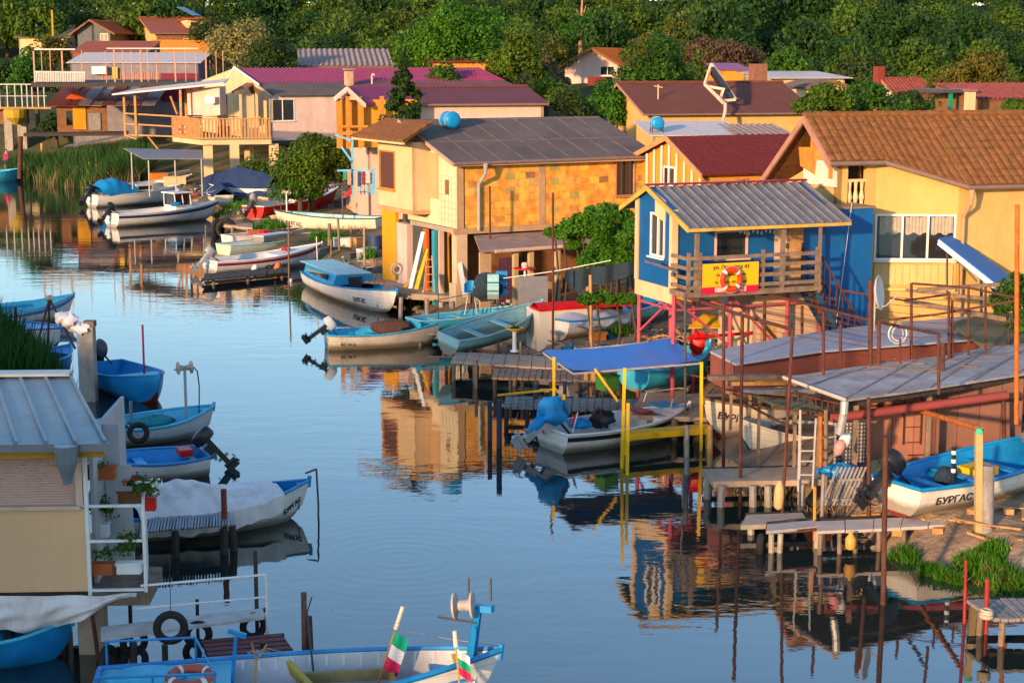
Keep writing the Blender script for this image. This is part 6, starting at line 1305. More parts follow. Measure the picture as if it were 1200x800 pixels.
o,k = boat('wooden_skiff','pale turquoise wooden skiff hauled up on the bank with its bow raised',(524,410),(632,388),z=.64,B=1.25,fb=.46,rise=.5,hull=TURQ,inner=TURQ,rail=TURQ,bottom=TURQ,thw=(.3,.6),fd=.1,list_=12,trim=3)
# --- 12 canopy boat
o,k = boat('motor_boat','white motor boat berthed under the bright blue canopy',(646,527),(808,505),B=1.85,fb=.55,rise=.3,hull=HULLW,inner=MW,rail=MW,bottom=HULLW,thw=(.45,),fd=.28,fdm=HULLW,stripe=BLACK,sw=.85)
ob=outboard(o,Matrix.Translation((0,0,.5)),DGREY,LGREY,55,1.35)
L=k['L']; T=Matrix.Translation((-.1,0,.55))@Matrix.Rotation(R(55),4,'Y')
q=MB().blob((0,0,0),.40,.26,.36,4,.2); q.v=[tuple(T@(Vector(v)+Vector((-.28,0,.35)))) for v in q.v]; q.build('motor_cover',TARPB,ob,True)
q=MB().blob((0,0,0),.17,.15,.36,6,.1); q.v=[tuple(T@(Vector(v)+Vector((-.30,0,-.15)))) for v in q.v]; q.build('leg_cover',TARPB,ob,True)
MB().box(L*.72,-.35,.80,L*.86,.3,.84).build('hatch',TARPB,o,bevel=.01)
MB().blob((.75,-.1,.62),.3,.35,.12,2).build('blue_cushion',TARPB,o,True); MB().box(L*.60,-.3,.68,L*.68,.3,.74).build('seat_pad',MARO,o); MB().blob((L*.36,.1,.62),.30,.26,.2,8,.3).build('black_bag',BLACK,o,True)
q=MB(); q.path([(L*.75,-.6,.8),(L*.77,-.58,1.05),(L*.95,-.2,1.15),(L*.98,0,1.15),(L*.95,.2,1.15),(L*.77,.58,1.05),(L*.75,.6,.8)],.015); q.build('bow_rail',LGREY,o)
q=MB(); q.tube((.35,-.45,.5),(.5,-.45,1.0),.012); fs=q.build('flag_staff',MW,o); MB().grid(lambda u,v:Vector((.5-.03*u-.1*v,-.45+.12*u,.98-.28*v-.08*u)),4,3).build('flag',mat('flag_red',(.5,.05,.08),.8),fs,fix=False)
# --- 13,14 cream boats
o,k = boat('wooden_boat','cream wooden boat lettered with the town name behind the rusty poles',(930,495),(823,515),z=.15,B=1.9,fb=.75,rise=.5,hull=HULLC,inner=WOODL,rail=WOOD,bottom=BOTR,thw=(.3,.6),fd=.15,txt=('БУРГАС',.66,.26,.62))
o,k = boat('wooden_boat','cream wooden boat marked with two letters hanging low among the rusty poles',(986,530),(866,533),z=.05,B=1.9,fb=.65,rise=.4,hull=HULLC,inner=HULLG,rail=HULLC,bottom=BOTG,thw=(.3,.6),fd=.12,txt=('АС',.50,.27,.5),bottom_q=.24)
# --- 15 boat at right on the sand
o,k = boat('wooden_boat','large white and blue wooden boat with a black outboard on the sandy slip',(1050,596),(1264,556),z=.62,B=2.0,fb=.58,rise=.45,hull=HULLW,inner=BLUE,rail=BLUE,bottom=BOTR,thw=(.18,.36,.56),fd=.1,txt=('БУРГАС',.07,.235,.60),motor=dict(tilt=50,s=1.15,dy=.15),bottom_q=.24,rr=.045,trim=2)
MB().box(2.1,-.2,.32,2.75,.35,.5).build('yellow_crate',YEL,o); MB().blob((1.6,.2,.4),.25,.2,.18,3).build('rope_heap',NET,o,True)
MB().blob((4.6,0,.85),.7,.5,.35,5).build('net_heap',mat('net_dark2',(.05,.05,.07),.9,.5,20,.5,(.4,.4,.4),14,.8),o,True)
q=MB(); q.tube((1.05,-.55,.5),(1.05,-.55,1.25),.045); mk=q.build('marker_buoy',BLACK,o)
for z in (.72,.92,1.1): MB().tube((1.05,-.55,z),(1.05,-.55,z+.08),.048).build('white_band',MW,mk)
# --- 16.. behind canopy
o,k = boat('wooden_boat','cyan wooden boat on the bank behind the blue canopy',(742,452),(832,432),z=.6,B=1.7,fb=.5,rise=.45,hull=CYAN,inner=CYAN,rail=CYAN,bottom=HULLC,thw=(.3,.6),fd=.1)
o,k = boat('covered_boat','boat under a crumpled silver sheet beside the white shelter',(650,394),(752,378),z=.7,B=1.9,fb=.6,rise=.4,hull=HULLW,inner=BLUE,rail=BLUE,bottom=HULLW,thw=(),fd=.2,bottom_q=.1)
MB().grid(tent(k['L']*.85,1.9,.35,.95,side=1.6),24,14).build('silver_sheet',mat('sheet_silver',(.42,.45,.52),.35,.1,3,.2,bump=.5,bsc=5),o,True,fix=False)
o,k = boat('wooden_boat','turquoise boat keel lying low behind the silver covered one',(690,382),(790,366),z=.8,B=1.7,fb=.5,rise=.4,hull=TURQ,inner=BLUE,rail=HULLW,bottom=TURQ,thw=(.4,),fd=.1)
# --- 18.. left bank
o,k = boat('wooden_boat','blue wooden boat with its bow towards us, hauled up beside the grey column',(121,446),(184,474),z=.02,B=1.75,fb=.62,rise=.45,hull=BLUE,inner=BLUE,rail=BLUE,bottom=BOTR,thw=(.5,),fd=.42,motor=dict(tilt=30,s=1.2,cowl=DGREY),L=4.6,bottom_q=.24)
pipe(o,'boat_hook',[(2.9,.2,.5),(2.9,.2,2.1)],.03,MARO)
o,k = boat('fishing_boat','white fishing boat with a cyan interior and a net winch on its bow',(122,520),(252,505),B=1.9,fb=.50,rise=.32,hull=HULLG,inner=CYAN,rail=CYAN,bottom=BOTR,thw=(.3,.5),fd=.1,bottom_q=.24,rr=.04)
w_=winch(o,k['L']*.74,0,.5,1.25,LGREY)
MB().blob((1.3,0,.45),.6,.4,.15,12).build('net_heap',mat('net_teal',(.03,.18,.20),.95,.4,14,.5,(.1,.25,.3),16,.8),o,True)
o,k = boat('motor_boat','white boat with a bright blue interior and a red fuel tank at its stern',(240,552),(98,566),B=1.75,fb=.50,rise=.22,hull=HULLW,inner=BLUE,rail=BLUE,bottom=HULLG,thw=(.12,.55),fd=.1,motor=dict(tilt=40,s=1.05),txt=('А 2',.70,.26,.45))
MB().box(.28,-.35,.42,.6,.1,.58).build('fuel_tank',REDP,o,bevel=.02)
o,k = boat('covered_boat','boat covered by a long stained white sheet, its blue bow showing',(150,628),(364,604),B=1.9,fb=.55,rise=.38,hull=HULLW,inner=BLUE,rail=BLUE,bottom=DARKW,thw=(.5,),fd=.06,txt=('БУРГАС',.845,.155,.52),bottom_q=.10)
L=k['L']
def shroud(u,v):
    a=v*2-1; t=.02+.80*u; w_=k['hw'](t); g=k['gz'](t); pk=.42*math.exp(-((u-.33)/.30)**2)+.10; s_=abs(a)
    if s_<.62: q_=s_/.62; y=w_*1.08*q_; z=g+pk*(1-q_**1.4)+.06
    else: q_=(s_-.62)/.38; y=w_*1.08+.06+.012*math.sin(u*60); z=g+.06-.40*q_*(1+.05*math.sin(u*21))
    return Vector((k['X'](t,1)+.04*math.sin(v*9),math.copysign(y+.012*math.sin(u*75+3*math.sin(u*9)),a),z+.014*math.sin(u*42+a*9)+.012*math.sin(u*23-a*17)+.02*abs(math.sin(u*8.5+a*2))**6))
MB().grid(shroud,90,40).build('white_sheet',TARPW,o,True,fix=False)
pipe(o,'bow_fitting',[(L-.1,0,.95),(L+.15,0,1.02),(L+.18,0,.2),(L+.16,0,-.3)],.022,DGREY)
o,k = boat('wooden_boat','blue and white boat at the left edge, farthest of the far left group',(-40,386),(88,372),B=1.9,fb=.6,rise=.45,hull=HULLW,inner=CYAN,rail=CYAN,bottom=BOTR,thw=(.6,),fd=.12,stripe=BLUE)
MB().tube((.4,0,.72),(k['L']*.6,0,.72),.12).build('rolled_sail',CYAN,o)
o,k = boat('motor_boat','white boat with a blue deck and red keel moored just left of the grey column',(-20,400),(74,412),B=1.8,fb=.75,rise=.2,hull=HULLW,inner=BLUE,rail=BLUE,bottom=BOTR,thw=(),fd=.75,fdm=BLUE,sw=.8)
o,k = boat('wooden_boat','blue boat half hidden by grass below the grey column',(30,440),(84,428),B=1.6,fb=.5,rise=.3,hull=BLUE,inner=BLUE,rail=CYAN,bottom=BOTR,thw=(.3,),fd=.3)
o,k = boat('wooden_boat','blue boat in the shade beneath the stilt cabin',(-60,772),(88,766),B=1.6,fb=.55,rise=.2,hull=BLUE,inner=CYAN,rail=CYAN,bottom=BOTR,thw=(.4,),fd=.2)
# --- bottom long boat
zb=0; o,k = boat('fishing_boat','long white fishing boat with a cyan stern deck and blue rail in the foreground','' or (112,858),(588,833),B=2.05,fb=.72,rise=.42,hull=HULLW,inner=mat('ribbed_white',(.52,.50,.50),.55,.1,3,.4,(.3,.25,.2)),rail=BLUE,bottom=BOTR,thw=(),fd=.0,sd_=.34,fdm=CYAN,rr=.045,bottom_q=.1,sw=.8)
L=k['L']; gzz=k['gz']; hw=k['hw']; X=k['X']
q=MB()
for i in range(14):
    t=.37+i*.044
    for s_ in (-1,1): q.bar((X(t,.5),s_*(hw(t)-.06)*.93,.12),(X(t,1),s_*(hw(t)-.06),gzz(t)-.03),.04,.05)
q.build('rib',MW,o)
MB().box(X(.86,.8)-.1,-hw(.86)*.85,.62,X(.86,.8)+.35,hw(.86)*.85,.66).build('bow_thwart',BLUE,o)
q=MB().prism([(X(.93,1)-.25,-hw(.9)*.8,gzz(.93)-.12),(X(.93,1)-.25,hw(.9)*.8,gzz(.93)-.12),(X(.99,1)-.1,0,gzz(.98)-.08)],(0,0,.05)); q.build('yellow_breasthook',YEL,o)
# winch on a blue mast at the bow
A_=Vector((X(.92,1),-.05,.6)); T=A_+Vector((.18,0,1.05)); q=MB(); q.bar(A_,T,.09); q.bar(A_+Vector((.12,.1,0)),T+Vector((.05,.04,0)),.05); q.bar(T+Vector((.22,-.1,.02)),T+Vector((-.02,.05,.0)),.12,.1); ws=q.build('net_winch',BLUE,o)
q=MB(); ax=Vector((.93,-.28,.1)).normalized(); c=T+Vector((-.18,0,.06)); q.lathe(c-ax*.18,[(.05,-.02),(.20,0),(.20,.03),(.09,.06),(.08,.14),(.09,.24),(.20,.27),(.20,.30),(.05,.32)],22,ax); q.build('winch_drum',mat('drum_grey',(.40,.36,.34),.55,.15,4,.4),ws,True)
q=MB(); q.tube(c+Vector((.05,0,.1)),c+Vector((.05,0,.42)),.016); q.tube(c+Vector((.38,0,.05)),c+Vector((.38,0,.40)),.018); q.bar(c+Vector((-.42,0,-.16)),c+Vector((.15,-.05,-.26)),.03); q.build('guide_rod',DGREY,ws)
# hold, box, poles, flags
q=MB(); 
xx=X(.60,1); q.bar((xx-.5,-.75,.55),(xx+.9,-.62,.55),.07,.16); q.bar((xx-.5,.35,.55),(xx+.9,.35,.55),.07,.16); q.bar((xx-.5,-.75,.55),(xx-.5,.4,.55),.07,.16); q.bar((xx+.9,-.62,.55),(xx+.9,.35,.55),.07,.16); q.build('hold_frame',mat('frame_ochre',(.32,.22,.10),.8,.2,4,.4),o)
MB().prism([(xx-.62,.5,.55),(xx-.2,-.6,.5),(xx-.2,-.6,.62),(xx-.68,.5,.78)],(.08,.02,0)).build('yellow_board',mat('board_mustard',(.42,.32,.08),.7,.15),o)
MB().blob((xx+.3,-.2,.5),.35,.2,.10,3).build('teal_bag',mat('bag_teal',(.04,.36,.33),.6),o,True)
q=MB().lathe((X(.44,1),-.35,.42),[(.02,-.02),(.28,0),(.30,.1),(.2,.16)],14,(0,0,1),1.6,1); q.build('grey_basin',HULLG,o)
q=MB(); p=Vector((X(.40,1),-.2,.1)); q.tube(p,p+Vector((.06,0,.95)),.018); q.tube(p+Vector((.06,0,.95)),p+Vector((.22,0,1.2)),.012); q.tube(p+Vector((.06,0,.95)),p+Vector((.0,0,1.25)),.012); q.build('forked_pole',WOODL,o)
q=MB(); p=Vector((X(.555,1),.7,.5)); q.tube(p,p+Vector((-.08,0,.95)),.016); q.tube(p+Vector((-.08,0,.95)),p+Vector((-.0,0,1.2)),.011); q.tube(p+Vector((-.08,0,.95)),p+Vector((-.16,0,1.15)),.011); q.build('forked_pole',DGREY,o)
def flagpole(p,d,cols,nm):
    q=MB().tube(p,p+d,.014); st_=q.build(nm,WOODL,o); e=p+d; MB().tube(e-d*.24,e,.035,.03).build('pole_float',HULLC,st_)
    for i,c in enumerate(cols): MB().grid(lambda u,v,i=i: e-d*(.26+.13*i+.13*v)+Vector((.20*u,-.02*math.sin(u*6),-.16*u-.03*math.sin(v*3))),6,3).build('flag',c,st_,fix=False)
FGN=mat('flag_green',(.02,.32,.18),.8,.1,3,0,bump=0); FWH=mat('flag_white',(.7,.68,.66),.8,.1,3,0,bump=0); FRD=mat('flag_crimson',(.55,.04,.10),.8,.1,3,0,bump=0)
flagpole(Vector((X(.70,1),.2,.2)),Vector((.48,0,1.45)),(FGN,FWH,FRD),'flag_pole'); flagpole(Vector((X(.90,1),-.55,.5)),Vector((-.08,0,1.0)),(FWH,FGN,FRD),'flag_pole')
# stern rail on the cyan deck
q=MB(); h=.36; y0=hw(.1)-.12
q.path([(X(.02,1),-y0+.05,.75),(X(.02,1),-y0+.05,.75+h),(X(.31,1),-y0,.75+h),(X(.31,1),-y0,.72)],.018); q.path([(X(.31,1),-y0,.75+h),(X(.25,1),y0,.75+h),(X(.02,1),y0,.75+h),(X(.02,1),y0,.74)],.018); q.tube((X(.16,1),-y0,.74),(X(.16,1),-y0,.75+h),.016); q.tube((X(.25,1),y0,.74),(X(.25,1),y0,.75+h),.016); q.build('stern_rail',BLUE,o)
MB().lathe((X(.13,1),.15,.76),[(.5,-.02),(.5,.03),(.42,.06),(.02,.075)],28,(0,0,1),1.2,.8).build('deck_hatch',CYAN,o)
q=MB(); q.tube((X(.345,1),.25,.5),(X(.36,1),.25,1.35),.028); q.bar((X(.36,1)-.12,.25,1.38),(X(.36,1)+.14,.25,1.28),.07); q.build('rowlock_post',BLUE,o)
lifering('life_ring','faded red life ring lying on the cyan stern deck in the foreground',o.matrix_basis@Vector((X(.245,1),-.12,.83)),(0.02,-.06,1),.29,.075,m=mat('ring_faded',(.42,.10,.07),.6,.15,4,.3))
# far left tiny boats with a person
o,k = boat('wooden_boat','cyan boat at the far left bank with a person standing by it',(-30,214),(26,212),B=2.0,fb=.9,rise=.3,hull=CYAN,inner=CYAN,rail=CYAN,bottom=BOTR,thw=(.4,),fd=.2)
o,k = boat('wooden_boat','small teal boat nosing into the far left reeds',(30,206),(8,200),B=1.8,fb=.9,rise=.3,hull=CYAN,inner=BLUE,rail=CYAN,bottom=BOTR,thw=(.4,),fd=.2,L=4)
# beached hull with the red rim, beside the silver sheet
P=PD(632,388,54); g=hz(P.x,P.y); rt=thing('boat_shelter','white walled boat shelter with a bright red rim below the vine','shelter',(P.x,P.y,g),R(20))
q=MB().box(0,0,-.2,1.75,.1,1.35).box(0,.1,-.2,.1,1.2,1.35).box(1.65,.1,-.2,1.75,1.2,1.35); q.build('wall',W_WHITE,rt); MB().bar((.42,-.03,-.2),(.42,-.03,1.3),.05).build('batten',W_CREAM,rt)
q=MB().grid(lambda u,v: Vector((-.05+3.3*u,-.06+.75*v,1.42+.16*math.sin(v*math.pi)-.0*u)),12,6); q.prism([(-.06,-.08,1.34),(3.28,-.02,1.36),(3.2,.75,1.36),(-.06,.75,1.34)],(0,0,.08)); q.build('red_roof',REDP,rt)
MB().box(1.9,.5,-.2,3.2,.6,1.3).build('back_wall',DARKW,rt)
# ================================================================ JETTIES, POLES, FRAMES, SHEDS AT THE WATER
def loc0(P): return Vector((P.x, P.y, 0))
def vpole(px, pyb, pyt, zb=0., pxt=None):
    P = G(px, pyb, zb); T = PD(px if pxt is None else pxt, pyt, P.y); return P+Vector((0, 0, -(1.3 if zb < .2 else .3))), T
def pole(name, label, px, pyb, pyt, r=.045, m=RUST, zb=0., pxt=None, cat='pole', group=None, r2=None):
    a, b = vpole(px, pyb, pyt, zb, pxt); o = MB().tube((0,0,0), b-a, r, r2 or r, 8).build(name, m, None, True); o.location = a; return tag(o, label, cat, group)
def deckpoly(par, O, pts, z, m, th=.06, name='deck', plank=None):
    P = [G(x, y, z)-O for x, y in pts]; q = MB()
    if plank:                      # planks laid across the first edge direction, pts: a,b,c,d
        a, b, c, d = P; n = max(2, int((b-a).length/plank)); rnd = random.Random(int(a.x*100))
        for i in range(n):
            gp_ = .012/max(.5,(b-a).length); u0, u1 = i/n+gp_*rnd.random(), (i+1)/n-gp_*(.4+rnd.random()); e = rnd.uniform(-.05, .05); j = rnd.uniform(-.01, .012)
            w0 = a.lerp(b, u0); w1 = a.lerp(b, u1); x1 = d.lerp(c, u1); x0 = d.lerp(c, u0); dd = (w0-x0).normalized()*e
            q.prism([w0+dd, w1+dd, x1-dd*.5, x0-dd*.5], (0, 0, -th)); q.v[-8:] = [(v[0], v[1], v[2]+j) for v in q.v[-8:]]
    else: q.prism(P, (0, 0, -th))
    return q.build(name, m, par)
def jetty(name, label, pts, z, m, piles, pm=WOOD, plank=.16, pr=.07, th=.06, beam=True, cat='jetty', pz=0., up=0):
    O = loc0(G(*pts[0], z)); t = thing(name, label, cat, O); deckpoly(t, O, pts, z, m, th, plank=plank)
    if beam and len(pts) == 4:
        P = [G(x, y, z-.07-th)-O for x, y in pts]; q = MB(); q.bar(P[0].lerp(P[3], .12), P[1].lerp(P[2], .12), .08, .12); q.bar(P[0].lerp(P[3], .88), P[1].lerp(P[2], .88), .08, .12); q.build('beam', DARKW, t)
    for it in piles:
        px, py = it[:2]; P = G(px, py, z)-O; rnd = random.Random(px); top = it[2] if len(it) > 2 else -.07
        MB().tube(P+Vector((rnd.uniform(-.08,.08), 0, -1.9)), P+Vector((0,0,top)), pr, pr*.9, 7).build('pile', pm, t, True)
    return t, O
# --- landing below the block house
jetty('landing','concrete landing with planks in front of the block house',[(446,342),(612,352),(612,330),(455,324)],.82,SANDC,[(470,346),(500,348),(530,351),(560,351),(590,352)],CONC,None,.09,.22)
jetty('landing','timber landing of long loose boards above the blue cabin boat',[(384,327),(470,333),(470,322),(392,317)],.75,WOODL,[(392,326),(420,329),(450,332),(466,332)],WOOD,.25)
jetty('jetty','board walkway beside the bright cyan skiff',[(488,390),(618,392),(618,380),(496,380)],.42,GREYW,[(492,391),(520,392),(552,392),(585,392),(612,392)],WOOD,.3)
jetty('jetty','plank jetty beneath the pale turquoise skiff',[(528,423),(655,432),(655,418),(534,412)],.6,SANDC,[(532,424),(556,426),(580,428),(604,429),(628,430),(650,432)],WOOD,.4)
jetty('jetty','dark timber jetty with many piles left of the blue canopy',[(576,442),(708,446),(708,434),(580,431)],.62,WOOD,[(580,442),(598,443),(612,444),(630,445),(646,445),(662,446),(680,446),(700,446)],DARKW,.18,.06)
jetty('jetty','low grey jetty passing under the blue canopy',[(590,476),(760,482),(760,468),(592,464)],.55,GREYW,[(594,476),(618,477),(642,478),(668,479),(694,480),(720,481),(748,482)],DARKW,.2)
t,O=jetty('berth','concrete berth with the dark piles right of the canopy boat',[(740,486),(850,490),(850,462),(752,460)],.6,SANDC,[(762,486),(790,488),(818,490),(842,490)],WOOD,None,.1,.12)
# blue canopy
O=loc0(G(728,530,0)); t=thing('boat_canopy','bright blue sheet canopy on yellow posts over a berth','canopy',O); Zc=2.05
cp=[G(637,411,Zc+.02),G(672,435,Zc-.02),G(820,423,Zc+.02),G(789,396,Zc+.1)]
q=MB(); q.grid(lambda u,v:(cp[0].lerp(cp[1],u).lerp(cp[3].lerp(cp[2],u),v))-O+Vector((0,0,-.07*math.sin(v*math.pi)*1.2-.05*math.sin(u*math.pi)+.006*math.sin(v*30)+.02)),14,28); q.grid(lambda u,v:(cp[0].lerp(cp[1],u).lerp(cp[3].lerp(cp[2],u),v))-O+Vector((0,0,-.07*math.sin(v*math.pi)*1.2-.05*math.sin(u*math.pi)-.02)),14,28)
q.build('sheet',mat('canopy_blue',(.015,.15,.50),.45,.12,1.5,.25,(.03,.10,.25),1.5,.1,6),t,True,fix=False)
ys=[((649,487),(649,418),.6),((728,548),(732,431),0),((822,505),(822,424),.5),((735,556),(736,472),0),((581+76,487),(661,462),.6)]
for a,b,z in ys:
    A=G(a[0],a[1],z); B=PD(b[0],b[1],A.y); MB().bar(A-O+Vector((0,0,-.6)),B-O,.075).build('post',YEL,t)
q=MB(); A=PD(697,432,41.0)-O; B=PD(724,470,41.0)-O; q.bar(A,B,.06); e=[c-O+Vector((0,0,-.06)) for c in cp]; dn_=Vector((0,0,-.16)); q.build('brace',YEL,t)
q=MB(); q.rail([e[0],e[1],e[2],e[3],e[0]],.04,.05); q.bar(e[0].lerp(e[1],.5)+dn_,e[3].lerp(e[2],.5)+dn_,.04,.05); q.build('frame',STEEL,t)
t=thing('gangway','narrow yellow steel gangway beside the canopy boat','gangway',O); q=MB(); q.prism([G(729,510,.55)-O,G(829,502,.55)-O,G(829,496,.55)-O,G(731,504,.55)-O],(0,0,-.14)); q.build('beam',YEL,t)
each(t,'post',YEL,[(G(x,y,.5)-O+Vector((0,0,-1.3)),G(x,y,.5)-O,.06) for x,y in ((732,510),(803,504),(828,502))],bar_)
t=thing('steel_railing','yellow topped railing with thin wire mesh at the end of the jetty','railing',O)
A=G(583,478,.55); B=G(652,474,.55); zt=PD(583,463,A.y).z; q=MB(); q.bar(Vector((A.x,A.y,zt))-O,Vector((B.x,B.y,zt+.08))-O,.05); q.build('top_rail',YEL,t)
q=MB()
for k in range(16): P=A.lerp(B,k/15); q.bar(P-O,Vector((P.x,P.y,zt))-O,.012)
for k in range(4): q.bar(A-O+Vector((0,0,(zt-.55)*k/4)),B-O+Vector((0,0,(zt-.5)*k/4)),.010)
q.build('mesh',DGREY,t)
NB=mat('pile_navy',(.03,.04,.07),.8,.3,5,.4,(.01,.01,.01))
for i,(px,b,tp,r,m,l) in enumerate([(585,524,468,.07,NB,'dark blue pile standing clear in the water left of the canopy boat'),(574,516,470,.06,NB,'thinner dark pile just left of the dark blue one'),(628,490,450,.08,NB,'thick navy pile at the foot of the canopy jetty'),(656,485,464,.08,HULLC,'white topped short post beside the blue motor cover'),
  (676,490,463,.05,GREYW,'grey stump at the stern of the canopy boat'),(706,470,430,.07,WOOD,'brown pile behind the canopy boat'),(558,455,422,.05,WOOD,'dark post beside the yellow flower tray'),(540,430,405,.03,DARKW,'thin stake left of the yellow flower tray'),(584,430,396,.03,DARKW,'thin stake right of the yellow flower tray'),(610,428,400,.04,WOODL,'pale square post at the plank jetty')]):
    pole('mooring_pile',l,px,b,tp,r,m,cat='pile',group='piles along the right bank')
t=thing('flower_stand','yellow tray of plants on a white pedestal','flower stand',G(603,412,.6)); q=MB().lathe((0,0,0),[(.14,0),(.13,.04),(.07,.07),(.065,.62),(.09,.66)],14); q.build('pedestal',MW,t,True); MB().lathe((0,0,.66),[(.1,0),(.27,.06),(.29,.11),(.25,.11),(.2,.07)],18).build('tray',YEL,t,True)
V=crown_arr(3,160,.03,.18,.08,8,.06); V[:,2]+=.78; link(npmesh('foliage',V,quads(V),LF2),'foliage',t)
# --- concrete jetties under the cream boats and the pipe frame
jetty('jetty','broad pale slab jetty under the rusty pipe frame',[(836,564),(962,562),(962,546),(822,549)],.55,SANDC,[(830,556),(846,565),(882,565),(900,565),(940,563)],CONC,None,.09,.13)
jetty('jetty','crooked low slab in the dark water below the pipe frame',[(868,615),(948,612),(940,600),(875,603)],.25,CONC,[(880,612),(930,610)],CONC,None,.08,.1)
jetty('walkway','long white topped walkway running to the sandy slip',[(958,622),(1120,614),(1126,604),(956,610)],.48,mat('deck_palepink',(.46,.38,.34),.8,.1,2,.35),[(962,622),(984,621),(1003,620),(1030,618),(1060,617)],WOOD,.5,.05)
t,O=jetty('walkway','rusty steel end frame of the long walkway',[(898,622),(962,616),(954,609),(899,614)],.46,STEEL,[(904,621),(915,621),(958,616)],CONC,None,.06,.06)
q=MB()
for (a,b) in (((898,617),(1128,612)),((902,624),(1000,616)),((925,610),(965,617))): q.bar(G(*a,.40)-O,G(*b,.40)-O,.07)
q.build('angle_iron',RUST,t)
jetty('jetty','weathered grey jetty with red posts in the bottom right corner',[(1165,724),(1260,722),(1250,700),(1132,702)],.48,GREYW,[(1150,712),(1175,724),(1215,722)],WOOD,.11,.06)
pole('jetty_post','tall red post left of the corner jetty',1132,730,656,.03,mat('post_red',(.30,.035,.03),.7,.25,5,.5)); pole('jetty_post','short red post wrapped in rope at the corner jetty',1157,742,678,.042,MATS['post_red'])
P=G(1156,722,.5); o=MB().torus((0,0,0),(0,0,1),.09,.03,14,6).torus((0,0,.05),(0,.1,1),.09,.03,14,6).torus((0,0,.1),(.1,0,1),.085,.028,14,6).build('rope_coil',ROPE,None,True); o.location=P+Vector((0,0,0)); tag(o,'pale rope coiled round the short red post','rope')
# --- poles of the right foreground
rg='rusty poles of the right bank'
for (px,b,tp,r,m,z,pt,l) in [(1037,708,512,.05,RUST,0,1038,'thick rusty pole rising from the water before the lettered boat'),(914,612,385,.035,RUST,0,929,'long leaning rusty pole with a tan float at its foot'),(804,512,345,.035,DGREY,0,803,'thin dark pole at the end of the yellow gangway'),
  (806,556,498,.06,GREYW,0,805,'grey stump under the thin dark pole'),(833,556,498,.07,WOODL,0,832,'pale brown stump beside the grey one'),(849,552,355,.04,RUST,0,848,'rusty pole standing left of the lettered cream boat'),(868,588,368,.04,RUST,0,870,'rusty pole crossing the two lettered cream boat'),(896,468,350,.045,RUST,.8,896,'rusty pole before the grey roofed strip'),
  (962,562,482,.045,RUSTO,.3,962,'orange rusty post near the hanging float'),(968,590,480,.05,WOOD,.2,968,'dark timber post near the hanging float'),(939,600,480,.03,STEEL,0,938,'pale pipe post holding the ladder'),(955,622,570,.035,ORW,.2,955,'short orange stake by the walkway end'),(963,610,555,.04,GREYW,.2,965,'grey stake leaning beside the orange one'),
  (787,452,352,.085,PINKP,.6,787,'stout pink column standing behind the blue canopy'),(1019,594,466,.045,RUST,.6,1018,'rusty post against the salmon wall'),(1178,548,462,.05,RUST,.7,1176,'dark rusty post at the end of the maroon beam'),(1192,480,240,.05,RUSTO,2.6,1192,'tall orange rusty pole at the right edge'),(1180,345,243,.07,RUST,1.0,1180,'thick brown post in front of the tiled lean-to'),
  (940,468,358,.04,RUST,.8,940,'rusty upright left of the grey platform'),(575,352,218,.035,RUST,.8,574,'tall dark pole before the beige wall panel'),(648,405,226,.035,RUST,.7,648,'tall rusty pole left of the white boat shelter'),(688,345,243,.03,RUST,.8,689,'tall rusty pole among the vine leaves'),(693,410,322,.055,WOODL,.75,692,'pale post carrying the small vine frame'),
  (338,332,262,.035,WOOD,0,338,'slim pole standing in the water by the blue cabin boat'),(427,318,266,.05,CONC,.7,427,'concrete post with a wire left of the yellow wall panel'),(386,292,262,.09,WOOD,.6,386,'thick wooden stake beside the long cream boat'),(398,294,256,.06,WOOD,.6,396,'second stake beside the long cream boat'),(241,290,264,.04,WOOD,.2,241,'post at the small far slab jetty'),
  (105,218,190,.12,WOODL,.0,105,'stake at the right end of the reeds'),(113,219,192,.12,WOODL,.0,113,'second stake at the right end of the reeds'),(49,200,168,.12,WOODL,.5,49,'orange lit stake in front of the reeds'),(23,205,160,.2,RUST,.6,24,'dark double post beside the far left pillar'),
  (388,296,280,.04,WOOD,.6,388,'short peg in the grass below the cream boat')]:
    pole('pole',l,px,b,tp,r,m,z,pt,group=rg if m is RUST else None)
a,b=vpole(914,612,385,0,929); c=a.lerp(b,.30); o=MB().lathe((0,0,0),[(.04,-.28),(.10,-.22),(.115,0),(.10,.2),(.05,.34),(.03,.36)],14,(b-a)).build('float',mat('float_tan',(.55,.34,.18),.6,.12,3,.3),None,True); o.location=PD(913,582,c.y); tag(o,'tan bottle shaped float tied to the leaning pole','float')
# --- the pipe frame: posts standing on the platform and rails with wires
O=loc0(G(990,468,2.77)); t=thing('pipe_scaffold','rusty pipe frame with wires standing on the grey platform roof','pipe frame',O)
def fp(px,pyb,pyt,z=2.77,r=.035,pxt=None): A=G(px,pyb,z); return (A-O,PD(px if pxt is None else pxt,pyt,A.y)-O,r)
each(t,'post',RUST,[fp(965,440,365),fp(985,428,380),fp(1020,427,328,r=.055),fp(1030,427,375,r=.045),fp(1055,426,397,r=.025),fp(1068,421,332),fp(1100,462,390),fp(1112,420,342),fp(1116,419,352,r=.03),fp(1135,416,335,r=.03),fp(1105,434,402,r=.05),fp(1155,415,336,r=.03)],tube_)
q=MB()
def rl_(pts,Ys,r=.03):
    P=[PD(a,b,Y)-O for (a,b),Y in zip(pts,Ys)]; q.path(P,r,6)
rl_([(800,347),(872,370),(929,386)],[44,41,38.5],.045); rl_([(858,338),(930,352),(1022,376),(1100,391)],[46,44,41,36],.04); rl_([(985,340),(1060,352),(1112,345)],[44,43,41]); rl_([(1068,332),(1135,337),(1195,350)],[39.5,39,38]); rl_([(1030,376),(1100,368),(1192,352)],[40,39,38])
q.build('rail',RUST,t)
